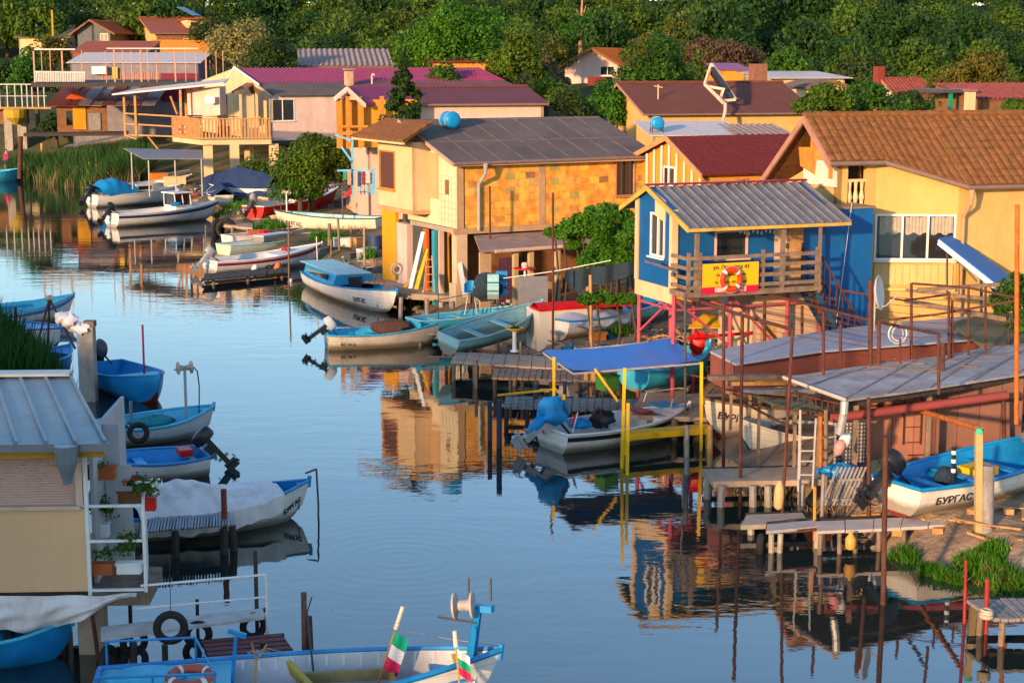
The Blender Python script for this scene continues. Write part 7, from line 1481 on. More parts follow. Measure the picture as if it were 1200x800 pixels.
q=MB()
for k in range(9):
    z0,z1=345+k*6.5,352+k*7; q.path([PD(885,z0,44)-O,PD(940,z0+10,42.5)-O,PD(1020,z1+22-k*1.5,41)-O],.006,4)
for k in range(6): q.path([PD(1022,345+k*9,41)-O,PD(1068,350+k*9,40)-O,PD(1112,352+k*9+2*math.sin(k),39.5)-O,PD(1192,360+k*9,38)-O],.007,4)
q.build('wire',RUST,t)
O=loc0(G(920,455,.9)); t=thing('lower_pipe_frame','tangle of rusty rails at the foot of the pipe frame','pipe frame',O); q=MB()
for (a,b,Ya,Yb,r) in (((835,452),(905,480),40,38,.03),((868,470),(925,500),39,36,.045),((925,460),(990,474),37,35,.04),((905,477),(985,490),36,35,.05),((840,455),(925,470),39,37,.03),((922,450),(922,480),37,37,.06),((985,492),(1075,475),35,35.5,.06),((805,438),(868,452),42,40,.04)): q.bar(PD(*a,Ya)-O,PD(*b,Yb)-O,r)
q.build('rail',RUST,t)
q=MB()
for k in range(9): q.bar(PD(928+k*7,461+k*1.6,36.5)-O,PD(928+k*7,472+k*1.9,36.5)-O,.03)
q.build('baluster',RUST,t)
q=MB(); q.bar(PD(937,490,34)-O,PD(935,575,34)-O,.035); q.bar(PD(956,490,34)-O,PD(952,572,34)-O,.035)
for y in (512,528,540,556): q.bar(PD(936,y,34)-O,PD(954,y,34)-O,.03)
q.build('ladder',STEEL,t)
# --- grey platform roof
z=2.77; O=loc0(G(990,468,z)); t=thing('platform_roof','flat pale grey sheet roof on timber over the salmon wall','platform roof',O)
pl=[(918,442),(990,468),(1060,459),(1130,448),(1262,428),(1262,398),(1165,405),(1110,416),(1000,430)]
rg_=mat('platform_grey',(.31,.30,.31),.85,.25,1.6,.75,(.17,.12,.10),1.0,.35,15)
MB().prism([G(x,y,z)-O for x,y in pl],(0,0,-.05)).build('sheet',rg_,t)
q=MB()
for (a,b) in (((945,452),(1030,426)),((990,467),(1075,421)),((1040,461),(1120,414)),((1090,454),(1165,405)),((1140,446),(1215,401)),((1190,439),(1255,400)),((945,442),(1200,412))): q.bar(G(*a,z+.004)-O,G(*b,z+.004)-O,.05,.018)
q.build('lap_joint',mat('lap_rusty',(.22,.16,.14),.8,.4,6,.6),t)
q=MB(); pts=[(990,468),(1060,459),(1130,448),(1262,428)]
for a,b in zip(pts,pts[1:]): A=G(*a,z-.055)-O; B=G(*b,z-.055)-O; q.pbox(A,B-A,(0,.06,0),(0,0,-.16))
q.build('fascia',DARKW,t)
A=G(918,442,z+.01)-O; B=G(990,468,z+.01)-O; MB().tube(A,B,.035).build('edge_pipe',W_PINK,t)
q=MB(); 
for (x,y) in ((1000,455),(1040,448),(1090,440),(1140,430)): A=G(x,y,z-.06)-O; q.bar(A+Vector((-.1,-.6,-.08)),A+Vector((.5,2.5,-.08)),.08,.14)
q.build('joist',WOOD,t)
q=MB(); A=G(990,470,z-.05); q.path([A-O,PD(989,485,A.y)-O,PD(984,508,A.y+.1)-O],.085,8); q.build('drain_pipe',LGREY,t)
for (x,yb) in ((1000,568),(1085,560),(1185,545)): A=G(x,yb,.6)-O; MB().bar(A,(A.x,A.y,z-.2),.10).build('post',WOOD,t)
q=MB(); rnd=random.Random(9)                 # loose boards and rust lines on it
for k in range(7): x=rnd.uniform(1010,1170); y=rnd.uniform(418,440); A=G(x,y,z+.02)-O; q.bar(A,A+Vector((rnd.uniform(-.9,.9),rnd.uniform(-.3,.3),.0)),.06,.02)
q.build('loose_lath',WOOD,t)
A=PD(975,490,34.9); B=PD(1180,463,36.0); o=MB().tube((0,0,0),B-A,.10,.10,10).build('steel_beam',mat('beam_maroon',(.24,.06,.055),.6,.15,2,.3),None,True); o.location=A; tag(o,'long maroon steel pipe beam under the platform roof','beam')
# salmon wall
A=G(1018,552,.6); B=G(1195,546,.6); O=A; t=thing('salmon_wall','wall of salmon pink and brown boards behind the lettered boat','wall',(A.x,A.y,0)); O=loc0(A); L_=(B-A).length; d=(B-A).normalized(); a_=math.atan2(d.y,d.x); t.rotation_euler=(0,0,a_)
n=7
for k in range(n):
    x0=L_*k/n; MB().box(x0+.008,0,.3,x0+L_/n-.008,.06+.01*(k%2),2.62).build('board',W_SALMON if k<3 else mat('board_brownpink',(.20,.10,.075),.85,.15,1.5,.5),t)
MB().bar((0,-.03,2.1),(L_,-.03,2.15),.05).bar((L_*.25,-.04,.95),(L_*.9,-.04,.95),.03).build('batten',RUST,t)
q=MB()
for z in (1.25,1.6,1.95,2.3): q.bar((.75,-.06,z),(1.15,-.06,z),.02)
q.bar((.75,-.06,1.2),(.75,-.06,2.4),.02); q.bar((1.15,-.06,1.2),(1.15,-.06,2.4),.02); q.build('wire_ladder',RUST,t)
# orange pipe on pale post
A=PD(1072,479,36.3); B=PD(1150,503,34.2); P=G(1147,620,.55); T=PD(1147,503,P.y); t=thing('pipe_gallows','orange rusty pipe reaching out to a pale timber post','pipe post',loc0(P)); O=loc0(P)
MB().tube(A-O,T-O+Vector((.05,0,0)),.06).build('pipe',RUSTO,t,True); MB().bar(P-O+Vector((0,0,-.3)),T-O+Vector((0,0,-.05)),.13).build('post',mat('post_pale',(.42,.31,.16),.8,.12,3,.3),t); MB().tube(T-O+Vector((-.02,-.1,-.02)),T-O+Vector((.02,.02,-.02)),.065).build('green_cap',mat('cap_green',(.05,.42,.25),.6),t)
pole('stump','fat split grey stump beside the pale timber post',1157,620,545,.13,GREYW,.55,1158,cat='stump')
# brown strip roof
z=2.6; O=loc0(G(862,425,z)); t=thing('strip_roof','long low roof with a pale blue grey top and a brown front','roof strip',O)
MB().prism([G(x,y,z)-O for x,y in ((832,411),(862,426),(960,411),(1147,397),(1138,370),(1000,383),(935,392))],(0,0,-.05)).build('top_sheet',mat('sheet_bluegrey',(.34,.35,.40),.6,.08,1.5,.3),t)
q=MB(); P_=[G(x,y,z-.06)-O for x,y in ((833,412),(862,426),(960,411),(1147,397))]
for a,b in zip(P_,P_[1:]): q.pbox(a,b-a,(0,.05,0),(0,0,-.75))
q.build('front_board',mat('board_oxide',(.20,.065,.05),.8,.12,1.2,.4),t)
for (x,y) in ((862,427),(920,418),(985,410),(1060,404),(1130,399)): A=G(x,y,z-.7)-O; MB().bar((A.x,A.y+.2,.2),(A.x,A.y+.2,z-.1),.1).build('post',WOOD,t)
# stacked planks and little mossy roof
t=thing('plank_roof','small mossy plank roof over the cream boats','plank roof',loc0(G(880,470,1.9))); O=loc0(G(880,470,1.9)); deckpoly(t,O,[(882,461),(932,484),(968,480),(935,462)],1.85,mat('plank_mossy',(.15,.15,.08),.9,.3,4,.5),.05,'plank_sheet',plank=.2)
q=MB(); 
for a in ((890,468),(960,481),(932,484)): P=G(*a,1.8)-O; q.bar((P.x,P.y,.2),(P.x,P.y,1.8),.07)
q.build('post',WOOD,t)
for i,(x,y,w_,m,l) in enumerate([(872,452,2.2,WOODL,'pale loose board lying across the pipe frame'),(905,447,1.6,WOODL,'short yellowish board on top of the plank heap'),(890,462,2.4,GREYW,'grey beam lying behind the rusty poles'),(850,446,1.6,WOOD,'brown beam at the left of the plank heap')]):
    o=MB().pbox((0,0,0),(w_,.12,0),(0,.25,0),(0,0,.10)).build('board',m); o.location=PD(x-20,y,39-i*.3); tag(o,l,'board')
t=thing('rubbish_frame','timber trestle under the heap of boards','trestle',loc0(G(880,500,.6))); q=MB(); O=loc0(G(880,500,.6))
for x in (856,878,905,930): A=G(x,503,.6)-O; q.bar(A,Vector((A.x,A.y,PD(x,456,(A+O).y).z)),.07)
A=PD(850,458,39.5)-O; B=PD(935,462,38)-O; q.bar(A,B,.09); q.build('trestle_frame',WOOD,t)
# yellow cloth awning and red rail
P=PD(806,385,46); t=MB().prism([(0,0,0),(.95,.2,-.02),(.95,.9,.22),(.55,.8,.32)],(0,0,.02)).build('yellow_sheet',YEL); t.location=P; tag(t,'small yellow sheet awning behind the blue canopy','awning')
A=PD(806,396,45); B=PD(892,389,46); o=MB().tube((0,0,0),B-A,.045).build('red_rail',REDP); o.location=A; tag(o,'red rail in front of the cream outbuilding','rail')
P=PD(818,402,45.5); o=MB().blob((0,0,0),.22,.2,.3,4,.15).build('fuel_can',REDP,None,True); o.location=P; tag(o,'orange red can hanging by the red rail','can')
# satellite dish
P=G(1030,427,2.77); T=PD(1026,343,P.y); t=thing('satellite_dish','white satellite dish turned sideways on the pipe frame','satellite dish',T); ax=Vector((.86,-.5,.12)).normalized(); up=Vector((0,0,1))
MB().lathe((0,0,0),[(.0,-.02),(.16,.0),(.30,.05),(.37,.1),(.36,.11),(.29,.07),(.15,.02),(.0,.01)],26,ax,.8,1.1).build('dish',mat('dish_white',(.60,.55,.52),.5,.06,2,.2),t,True)
q=MB(); q.path([Vector((0,0,-.35)),ax*.25+Vector((0,0,-.32)),ax*.55+Vector((0,0,-.05))],.015); q.path([Vector((0,.05,-.9)),Vector((0,.05,-.1)),Vector((0,0,0))],.03); q.build('arm',STEEL,t)
P=PD(1052,391,40.5); o=MB().torus((0,0,0),(.2,-1,.1),.24,.02,24,6).torus((0,0,0),(.5,-1,.1),.17,.015,20,6).torus((.02,0,.02),(-.2,-1,.3),.2,.012,20,6).build('wire_coil',MW,None,True); o.location=P; tag(o,'white cable coil hung on the pipe frame below the dish','coil')
# green dull roof at the right
O=loc0(PD(1150,400,42)); t=thing('green_shed','dull green roofed shed behind the climbing plant','shed',O); zz=PD(1150,400,42).z
MB().prism([PD(1112,378,43)-O,PD(1148,402,41.5)-O,PD(1262,398,42)-O,PD(1262,362,46)-O,PD(1150,368,46)-O],(0,0,-.08)).build('roof',mat('roof_dullgreen',(.10,.11,.07),.8,.15,2,.4),t)
q=MB(); A=PD(1150,404,41.8)-O; B=PD(1262,402,42.3)-O; q.prism([(A.x,A.y,.3),(B.x,B.y,.3),(B.x,B.y,B.z),(A.x,A.y,A.z)],(0,.1,0)); q.build('wall',mat('wall_darkpink',(.22,.13,.11),.9,.15,1.5,.4),t)
MB().bar(PD(1060,352,44)-O,PD(1200,378,43)-O,.12).bar(PD(1075,340,45)-O,PD(1175,333,45)-O,.1).bar(PD(1062,340,45.5)-O,PD(1175,352,43.5)-O,.08).build('rafter',WOOD,t)
# lattice crate stack, pallet, buoys
P=G(984,560,.6); t=thing('lattice_cage','dark lattice cage leaning against the post','cage',PD(982,548,P.y)); q=MB()
for k in range(13): q.bar((-.08+.0*k,0,-.1+k*.085),(.62,0,-.05+k*.085),.022)
for k in range(9): q.bar((-.04+k*.08,.01,-.15),(-.04+k*.08,.01,1.0),.018)
q.build('lattice',DGREY,t); MB().box(-.08,.05,-.2,.62,.1,1.0).build('back_sheet',mat('sheet_pale',(.36,.32,.33),.8),t)
t=thing('pallet','broken pallet leaning in the mud left of the black outboard','pallet',G(968,592,.45)); q=MB()
for k in range(8): q.bar((k*.085-.1,0,0),(k*.085+.32,.45,.72),.05,.02)
q.bar((-.1,.06,.10),(.55,.06,.12),.05); q.bar((.1,.3,.45),(.8,.3,.5),.05); q.build('slat',GREYW,t)
def buoy(label,P,m,r=.11): o=MB().lathe((0,0,0),[(.02,-r*1.5),(r*.8,-r),(r,0),(r*.8,r),(.03,r*1.5)],12,(.4,.1,1)).build('buoy',m,None,True); o.location=P; return tag(o,label,'buoy')
buoy('white float hanging before the lattice cage',PD(990,516,34.2),MW,.13); buoy('red and white float below the white one',PD(984,524,34.1),mat('float_pinkred',(.6,.25,.22),.5,.3,6),.12)
P=PD(985,552,35); o=MB().blob((0,0,0),.45,.3,.16,7,.15).build('blue_sheet',BLUE,None,True); o.location=P; tag(o,'blue sheet bundled beneath the lattice cage','sheet')
P=PD(1030,560,34.6); o=MB().blob((0,0,0),.26,.2,.40,5,.1).build('net_bag',mat('bag_darkgreen',(.015,.03,.025),.8,.3,8),None,True); o.location=P; tag(o,'dark green bag hanging behind the black outboard','bag')
P=G(1000,640,.2); t=MB().lathe((0,0,0),[(.09,-.15),(.11,-.1),(.11,.06),(.05,.14),(.03,.2)],12).build('water_jug',mat('jug_orange',(.55,.28,.08),.5,.1),None,True); t.location=PD(997,634,P.y); tag(t,'orange jug hanging under the walkway','jug')
def tyre(label,P,ax,Rr=.25,r=.085): 
    t=MB().torus((0,0,0),ax,Rr,r,30,10,sq=1.1).build('tyre',RUBBER,None,True); t.location=P; tag(t,label,'tyre','old tyres used as fenders'); return t
tyre('tyre hung on the stump of the steel walkway end',PD(892,640,G(900,640,.1).y),(1,-.3,0),.2,.07)
# sandy slip things
rnd=random.Random(12)
def stones(label,l,m,cat='stones'):
    q=MB()
    for k,(x,y,r) in enumerate(l): P=G(x,y,.25); q.blob((P.x,P.y,hz(P.x,P.y)+r*.2),r*rnd.uniform(.9,1.5),r,r*.6,k,.18,8,5)
    o=q.build('shore_stones',m,None); return tag(o,label,'stones',kind='stuff')
stones('broken stones and rubble along the right water edge',[(rnd.uniform(850,1200),0,rnd.uniform(.05,.2)) and (x,560+(x-850)*.36+rnd.uniform(0,26),rnd.uniform(.04,.17)) for x in [rnd.uniform(850,1200) for _ in range(160)]]+[(x,y0+rnd.uniform(-2,8),rnd.uniform(.05,.2)) for x,y0 in [(rnd.uniform(470,700),0) for _ in range(90)] for y0 in [352+(x-470)*.38]],mat('stone_grey',(.22,.18,.15),.95,.35,5,.4,bump=.5))
# --- middle bank
t=thing('hanging_net','dark fishing net slung on a line between the poles','net',PD(590,326,54)); O=PD(590,326,54); P0=PD(590,326,54)-O; P1=PD(716,305,53)-O
MB().path([P0,P0.lerp(P1,.5)+Vector((0,0,-.05)),P1],.015).build('line',MW,t)
def nt(u,v): a=PD(662,316,53.5)-O; b=PD(746,304,53)-O; return a.lerp(b,u)+Vector((0,.1*math.sin(u*20),-.05-v*(.35+.25*math.sin(u*math.pi)+.3*math.exp(-((u-.2)/.08)**2))))
MB().grid(nt,40,8).build('net',NET,t,False,fix=False)
P=PD(607,358,57.5); o=MB().pbox((0,0,0),(1.05,.3,0),(0,.06,0),(0,0,1.0)).build('grey_board',mat('board_bluegrey',(.20,.20,.22),.8,.15,3,.3)); o.location=P; tag(o,'grey sheet standing on the bank left of the boat shelter','board')
t=thing('plastic_chair','bright blue plastic chair on a metal stand at the landing','chair',PD(552,343,58.5)); MB().lathe((0,0,0),[(.03,0),(.24,.02),(.26,.05)],14).build('seat',BLUE,t); MB().grid(lambda u,v:Vector((.26*math.cos(R(200+u*140)),-.0-.26*math.sin(R(200+u*140))*1,.05+.36*v*(1-.3*(2*u-1)**2))),14,5).build('backrest',BLUE,t,fix=False); each(t,'leg',STEEL,[((sx*.1,sy*.1,0),(sx*.22,sy*.22,-.75),.018) for sx in (-1,1) for sy in (-1,1)],tube_)
o=MB().blob((0,0,0),.55,.35,.42,6,.2).build('net_pile',NET,None,True); o.location=PD(572,336,58); tag(o,'navy blue net heaped over the rail by the blue chair','net')
for i,(x,y,D,c,l) in enumerate([(588,346,58,BLUE,'tall blue crate behind the blue chair'),(578,350,57.5,TURQ,'turquoise crate below the navy net')]):
    t=thing('crate',l,'crate',PD(x,y,D)); q=MB(); 
    for z in (0,.3,.6): q.box(-.2,-.15,z,.2,.15,z+.26)
    q.build('box',c,t,bevel=.01)
t=thing('ladder','wooden step ladder leaning on the blue post under the bay','ladder',PD(503,342,62)); q=MB(); h=1.35
for x0,x1 in ((-.22,-.08),(.22,.1)): q.bar((x0,-.3,0),(x1,.15,h),.04)
q.build('side_rail',STEEL,t); q=MB()
for k in range(5): f_=k/5+.1; q.bar((-.22+.14*f_,-.3+.45*f_,h*f_),(.22-.12*f_,-.3+.45*f_,h*f_),.035)
q.build('rung',ORW,t)
for x,xt,y,yt,m,l in ((481,496,338,272,MW,'white board leaning beside the orange post'),(488,500,339,292,YEL,'yellow board leaning in front of the white one'),(545,536,348,290,MW,'white plank leaning on the beige wall panel'),(475,488,336,318,WOODL,'brown board leaning on the steel door')):
    A=PD(x,y,61.5); B=PD(xt,yt,62.3); o=MB().bar((0,0,0),B-A,.16,.05).build('leaning_board',m); o.location=A; tag(o,l,'board')
t=thing('cable_winch','grey hand winch on the timber landing','winch',PD(465,325,63)); MB().torus((0,0,.3),(.4,-1,0),.22,.03,20,6).torus((0,.15,.3),(.4,-1,0),.22,.03,20,6).build('wheel',LGREY,t,True); MB().tube((0,-.1,.3),(0,.25,.3),.1).box(-.05,-.05,-.1,.05,.2,.1).build('drum',DGREY,t)
t=thing('red_table','round table with a red top under the lean-to','table',PD(615,338,60)); MB().lathe((0,0,.72),[(.42,0),(.42,.03)],18).build('top',REDP,t); MB().tube((0,0,0),(0,0,.72),.04).build('leg',MW,t); o=MB().lathe((0,0,0),[(.1,0),(.13,.12),(.1,.2)],12).build('pot',W_PINK); o.location=PD(615,338,60)+Vector((0,0,.75)); tag(o,'pinkish pot on the red table','pot')
# clutter on the middle bank
for i,(nm,x,y,D,sz,m,l) in enumerate([('crate',402,286,78,(.9,.6,.5),TARPW,'white sheet covered crate in the grass'),('crate',418,288,77,(.5,.5,.6),WOODL,'tan crate beside the white covered one'),('barrel',440,290,75,(.35,.35,.8),NAVY,'navy barrel below the balcony bay'),('barrel',452,288,74.5,(.3,.3,.7),BLACK,'black barrel beside the navy one'),
  ('crate',430,296,74,(1.0,.5,.4),HULLG,'long grey crate among the boat gear'),('crate',412,300,73,(.6,.5,.35),DGREY,'dark crate at the foot of the concrete post'),('crate',444,306,71,(.6,.5,.3),WOOD,'brown box left of the yellow panel'),('crate',298,274,88,(.6,.5,.4),mat('brick_red',(.35,.1,.06),.8),'brick red box on the grass'),
  ('crate',320,276,88,(2.2,.7,.3),HULLG,'low grey slab box beside the brick red one'),('crate',310,274,89,(.4,.4,.4),REDP,'red can on the grass'),('barrel',286,212,104,(.4,.4,.9),mat('drum_blue',(.04,.10,.2),.5),'slate blue drum under the timber balcony'),('barrel',305,262,88,(.3,.3,.4),DGREY,'dark tub beside the cream boat'),
  ('crate',640,352,57,(.5,.4,.3),REDP,'red box near the grey sheet'),('crate',655,334,57.5,(.9,.5,.35),WOOD,'wooden box under the vine'),('barrel',668,338,56,(.3,.3,.6),DGREY,'dark drum under the vine'),('crate',700,395,49,(.5,.4,.3),mat('pot_orange',(.5,.16,.05),.8),'orange trough below the vine frame'),
  ('barrel',735,380,49,(.22,.22,.35),TERRA,'terracotta pot under the blue house'),('crate',770,372,49,(.9,.5,.4),DGREY,'dark box under the blue house'),('crate',848,395,48,(.8,.5,.4),WOOD,'brown box left of the plank door'),('barrel',864,392,48,(.3,.3,.7),CONC,'grey barrel left of the plank door'),
  ('crate',700,440,44,(.7,.4,.3),WOODL,'pale box on the dark timber jetty'),('crate',712,452,43,(.5,.4,.35),mat('box_green',(.05,.16,.04),.8),'green box behind the canopy boat'),('crate',186,208,108,(1.3,.6,.6),mat('orange_tarp',(.55,.18,.03),.7),'orange bundle under the grey awning'),('crate',205,214,106,(1.6,.7,.7),W_CREAM,'cream box under the grey awning'),
  ('crate',1010,440,37.5,(.1,.1,.1),RUST,'small rusty block on the grey platform'),('crate',1130,500,37,(.5,.4,.3),REDP,'red box behind the lettered boat'),('crate',490,335,63,(.4,.3,.3),WOODL,'small box beside the leaning boards'),('barrel',517,336,62,(.25,.25,.5),NAVY,'navy tub behind the step ladder')]):
    a,b,c=sz; P=GT(x,y+3) if 'grey platform' not in l and 'jetty' not in l and 'canopy' not in l else PD(x,y,D); t=thing(nm,l,nm,P,R(10+37*i%50))
    if nm=='barrel': MB().lathe((0,0,-.1),[(a*.9,0),(a,.05),(a,c*.35),(a*1.04,c*.37),(a,c*.4),(a,c*.9),(a*.9,c)],16).build('body',m,t,True); MB().lathe((0,0,c-.1),[(a*.92,0),(a*.92,.03)],16).build('lid',DGREY,t)
    else: MB().box(-a/2,-b/2,-.1,a/2,b/2,c-.1).build('body',m,t,bevel=.02); MB().box(-a/2-.015,-b/2-.015,c-.1,a/2+.015,b/2+.015,c-.06).build('lid',m,t)
# laundry and blue frame left of the bay
O=PD(413,225,80); t=thing('clothes_frame','light blue metal frame with hanging washing beside the bay','clothes frame',loc0(O)); O=loc0(O); BF=mat('frame_lightblue',(.15,.38,.52),.5)
q=MB()
for (a,b) in (((413,160),(413,232)),((437,200),(437,228)),((393,158),(413,165)),((400,172),(413,190)),((395,200),(440,199))): q.bar(PD(*a,80)-O,PD(*b,80)-O,.09)
for k in range(6): q.bar(PD(419+k*4,202,80)-O,PD(419+k*4,228,80)-O,.05)
for k in range(5): q.bar(PD(417,205+k*5,80)-O,PD(440,205+k*5,80)-O,.04)
q.build('frame',BF,t)
for i,(x,m,h) in enumerate([(407,mat('cloth_salmon',(.55,.25,.18),.8),16),(419,NAVY,18),(424,MARO,16),(429,W_PINK,14),(402,GREEN_M,10)]): MB().pbox(PD(x,201,79.8)-O,(.17,0,0),(0,.03,0),(0,0,-.04*h)).build('cloth',m,t)
o=MB().prism([PD(400,232,79)-PD(400,232,79),PD(412,219,79)-PD(400,232,79),PD(412,228,79)-PD(400,232,79)],(0,.3,0)).build('red_cloth',REDP); o.location=PD(400,232,79); tag(o,'bright red cloth at the foot of the blue frame','cloth')
# far slab jetty with tyres
jetty('jetty','short pale slab jetty by the far grass with tyres beneath',[(252,262),(296,267),(296,262),(256,258)],.7,SANDC,[(256,262),(272,265),(290,267)],WOOD,None,.1,.15)
tyre('tyre standing at the end of the far slab jetty',PD(265,268,92),(.2,-1,0),.45,.14); tyre('second tyre beside the one at the far slab jetty',PD(255,268,92.5),(.9,-.5,0),.42,.14)
jetty('jetty','dark board walkway in front of the blue cabin boat bow',[(236,328),(340,318),(340,313),(240,322)],.3,DARKW,[(250,326),(290,322),(330,318)],WOOD,.4)
buoy('orange fender hung on the striped boat',PD(325,313,76),mat('fender_orange',(.55,.16,.06),.6),.15); buoy('pale fender at the side of the striped boat',PD(298,315,76),MW,.14)
P=PD(362,268,84); 
# person by the far left boat
def person(label,P,h,top,leg,face=180,sit=False):
    o=bpy.data.objects.new('person',None); bpy.data.objects.remove(o)
    t=thing('person',label,'person',P,R(face)); J=[(0,0,.50),(0,0,.62),(0,.01,.80),(0,0,.86),(0,.0,.93),(.055,0,.48),(.06,.03,.27),(.06,0,.03),(.06,.07,.01),(-.055,0,.48),(-.06,-.02,.27),(-.06,-.06,.03),(-.06,.01,.01),(.10,0,.80),(.13,-.01,.63),(.11,.10,.52),(.11,.13,.48),(-.10,0,.80),(-.13,0,.63),(-.12,.06,.48),(-.12,.08,.44),(0,0,.985)]
    E=[(0,1),(1,2),(2,3),(3,4),(4,21),(0,5),(5,6),(6,7),(7,8),(0,9),(9,10),(10,11),(11,12),(2,13),(13,14),(14,15),(15,16),(2,17),(17,18),(18,19),(19,20)]
    Rr=[.085,.075,.085,.03,.055,.05,.038,.026,.022,.05,.038,.026,.022,.038,.027,.02,.02,.038,.027,.02,.02,.04]
    def sk(idx,name,m,grow=0):
        mp={j:i for i,j in enumerate(idx)}; me=bpy.data.meshes.new(name); me.from_pydata([tuple(c*h for c in J[j]) for j in idx],[(mp[a],mp[b]) for a,b in E if a in mp and b in mp],[]); me.materials.append(m); o=bpy.data.objects.new(name,me); COL.objects.link(o); o.parent=t
        md=o.modifiers.new('skin','SKIN'); 
        for i,j in enumerate(idx): v=me.skin_vertices[0].data[i]; v.radius=((Rr[j]+grow)*h,(Rr[j]+grow)*h*.8); v.use_root=(i==0)
        s_=o.modifiers.new('subdivision','SUBSURF'); s_.levels=1; s_.render_levels=1; return o
    sk(list(range(22)),'body',mat('skin',(.45,.25,.17),.6,.05,3,0)); sk([1,2,13,14,17,18,0],'shirt',top,.012); sk([0,5,6,9,10],'trousers',leg,.010)
    MB().lathe((0,-.01*h,.955*h),[(.058*h,0),(.062*h,.02*h),(.045*h,.05*h),(.01*h,.06*h)],12).build('hair',mat('hair_dark',(.03,.02,.015),.8),t,True); return t
person('person in a pink top and dark trousers standing at the far left boats',G(8,200,.6),1.75,mat('shirt_pink',(.45,.03,.12),.8),NAVY,150)

# litter of the bank: sticks, boards and rags nobody could count
def litter(name,label,m,n,seed,fn_,kinds=(0,1,2)):
    r=random.Random(seed); q=MB()
    for _ in range(n):
        x,y=fn_(r); P=GT(x,y); 
        if P.z<.15: continue
        a=r.uniform(0,6.28); k=r.choice(kinds); d=Vector((math.cos(a),math.sin(a),r.uniform(-.05,.25)))
        if k==0: l=r.uniform(.3,1.6); q.bar(P+Vector((0,0,.04)),P+d*l+Vector((0,0,.05)),r.uniform(.03,.12),r.uniform(.02,.05))
        elif k==1: s_=r.uniform(.08,.3); q.pbox(P,d*s_,Vector((-d.y,d.x,0))*s_*r.uniform(.5,1.2),(0,0,s_*r.uniform(.3,1)))
        else: q.blob(P+Vector((0,0,.05)),r.uniform(.08,.28),r.uniform(.08,.25),r.uniform(.04,.16),r.randint(0,99),.25,7,5)
    return tag(q.build(name,m,None),label,'litter',kind='stuff')
mid=lambda r:(lambda x:(x,r.uniform(300+max(0,(x-450)*.28),332+max(0,(x-450)*.42))))(r.uniform(385,760))
und=lambda r:(r.uniform(740,900),r.uniform(385,450))
far_=lambda r:(r.uniform(180,440),r.uniform(215,262))
litter('driftwood','scraps of brown wood lying about the middle bank',WOOD,130,1,mid,(0,0,1)); litter('pale_scraps','pale boards and rags scattered on the middle bank',mat('scrap_pale',(.42,.36,.30),.85,.3,6,.4),80,2,mid)
litter('blue_scraps','blue and dark scraps scattered on the middle bank',mat('scrap_blue',(.03,.14,.26),.7,.5,1.5,.3),45,3,mid); litter('yard_litter','heaps of odd wood under the blue house',WOODL,110,4,und,(0,0,1)); litter('yard_rags','dark rags and stones under the blue house',DGREY,90,5,und,(1,2))
litter('far_litter','small pale gear strewn among the far beached boats',mat('scrap_mixed',(.45,.33,.27),.8,.5,3,.4),120,6,far_); litter('far_dark_litter','dark gear strewn among the far beached boats',NET,90,7,far_); litter('red_scraps','reddish scraps among the far beached boats',mat('scrap_red',(.4,.07,.04),.8,.4,3,.3),28,8,far_,(1,2))
slip=lambda r:(r.uniform(980,1200),r.uniform(590,645))
litter('slip_scraps','small wood scraps on the sandy slip',WOODL,40,9,slip,(0,1))
# ================================================================ LEFT SIDE
jetty('jetty','steel grating jetty beside the sheet covered boat',[(172,622),(270,614),(270,598),(176,606)],.58,mat('grating',(.25,.25,.26),.5,.2,4,.4),[(205,619),(262,615),(272,612)],DARKW,.06,.085,.03)
pole('post','short red brown post at the tip of the grating jetty',264,640,573,.06,mat('post_redbrown',(.22,.05,.035),.8,.2,5,.3),0,262,cat='post')
# white footbridge with rails and hung tyres
z=.62; O=loc0(G(122,742,z)); t=thing('footbridge','narrow white plank footbridge with thin rails over the water','footbridge',O)
deckpoly(t,O,[(118,748),(310,722),(308,712),(118,734)],z,mat('plank_white',(.50,.46,.43),.75,.12,3,.5,(.25,.12,.06)),.05,'plank')
A=G(118,748,z-.06)-O; B=G(310,722,z-.06)-O; q=MB(); q.bar(A,B,.05,.07); q.bar(A+Vector((0,.35,0)),B+Vector((0,.35,0)),.05,.07); q.build('beam',RUST,t)
P=G(313,722,z); Tz=PD(313,673,P.y).z; A0=PD(165,686,P.y-.2)-O; q=MB(); q.tube(A0,Vector((P.x,P.y,Tz))-O,.022); q.tube(PD(158,713,P.y-.3)-O,PD(312,699,P.y)-O,.018); q.tube(P-O+Vector((0,0,-.8)),Vector((P.x,P.y,Tz))-O,.025); q.build('handrail',MW,t)
for (x,yb,yt) in ((155,790,700),(307,790,700),(232,790,728)): a,b=vpole(x,yb,yt,0); MB().tube(a-O,Vector((b.x,b.y,z-.08))-O,.05).build('pile',DARKW,t,True)
D0=P.y
tyre('foremost tyre hanging by a cord from the footbridge',PD(200,735,24.9),(.15,-1,.05),.21,.065)
o=MB().path([(0,0,0),(0,.05,.9)],.006,4).build('cord',DARKW); o.location=PD(200,718,24.9); tag(o,'thin cord holding the foremost tyre','cord')
for x,y,D,ax,l in ((157,752,26.0,(.6,-1,.0),'upper of two tyres at the left footbridge pile'),(157,772,26.0,(.3,-1,.0),'lower of two tyres at the left footbridge pile, dipping in the water'),(232,743,26.1,(.2,-1,0),'upper of two tyres on the middle footbridge pile'),(231,764,26.1,(.1,-1,0),'lower of two tyres on the middle footbridge pile'),(297,733,26.6,(.5,-1,0),'tyre behind the right end of the footbridge'),(126,772,25.6,(1,-.3,0),'tyre beside the concrete pile of the cabin')):
    tyre(l,PD(x,y,D),ax,.18,.06)
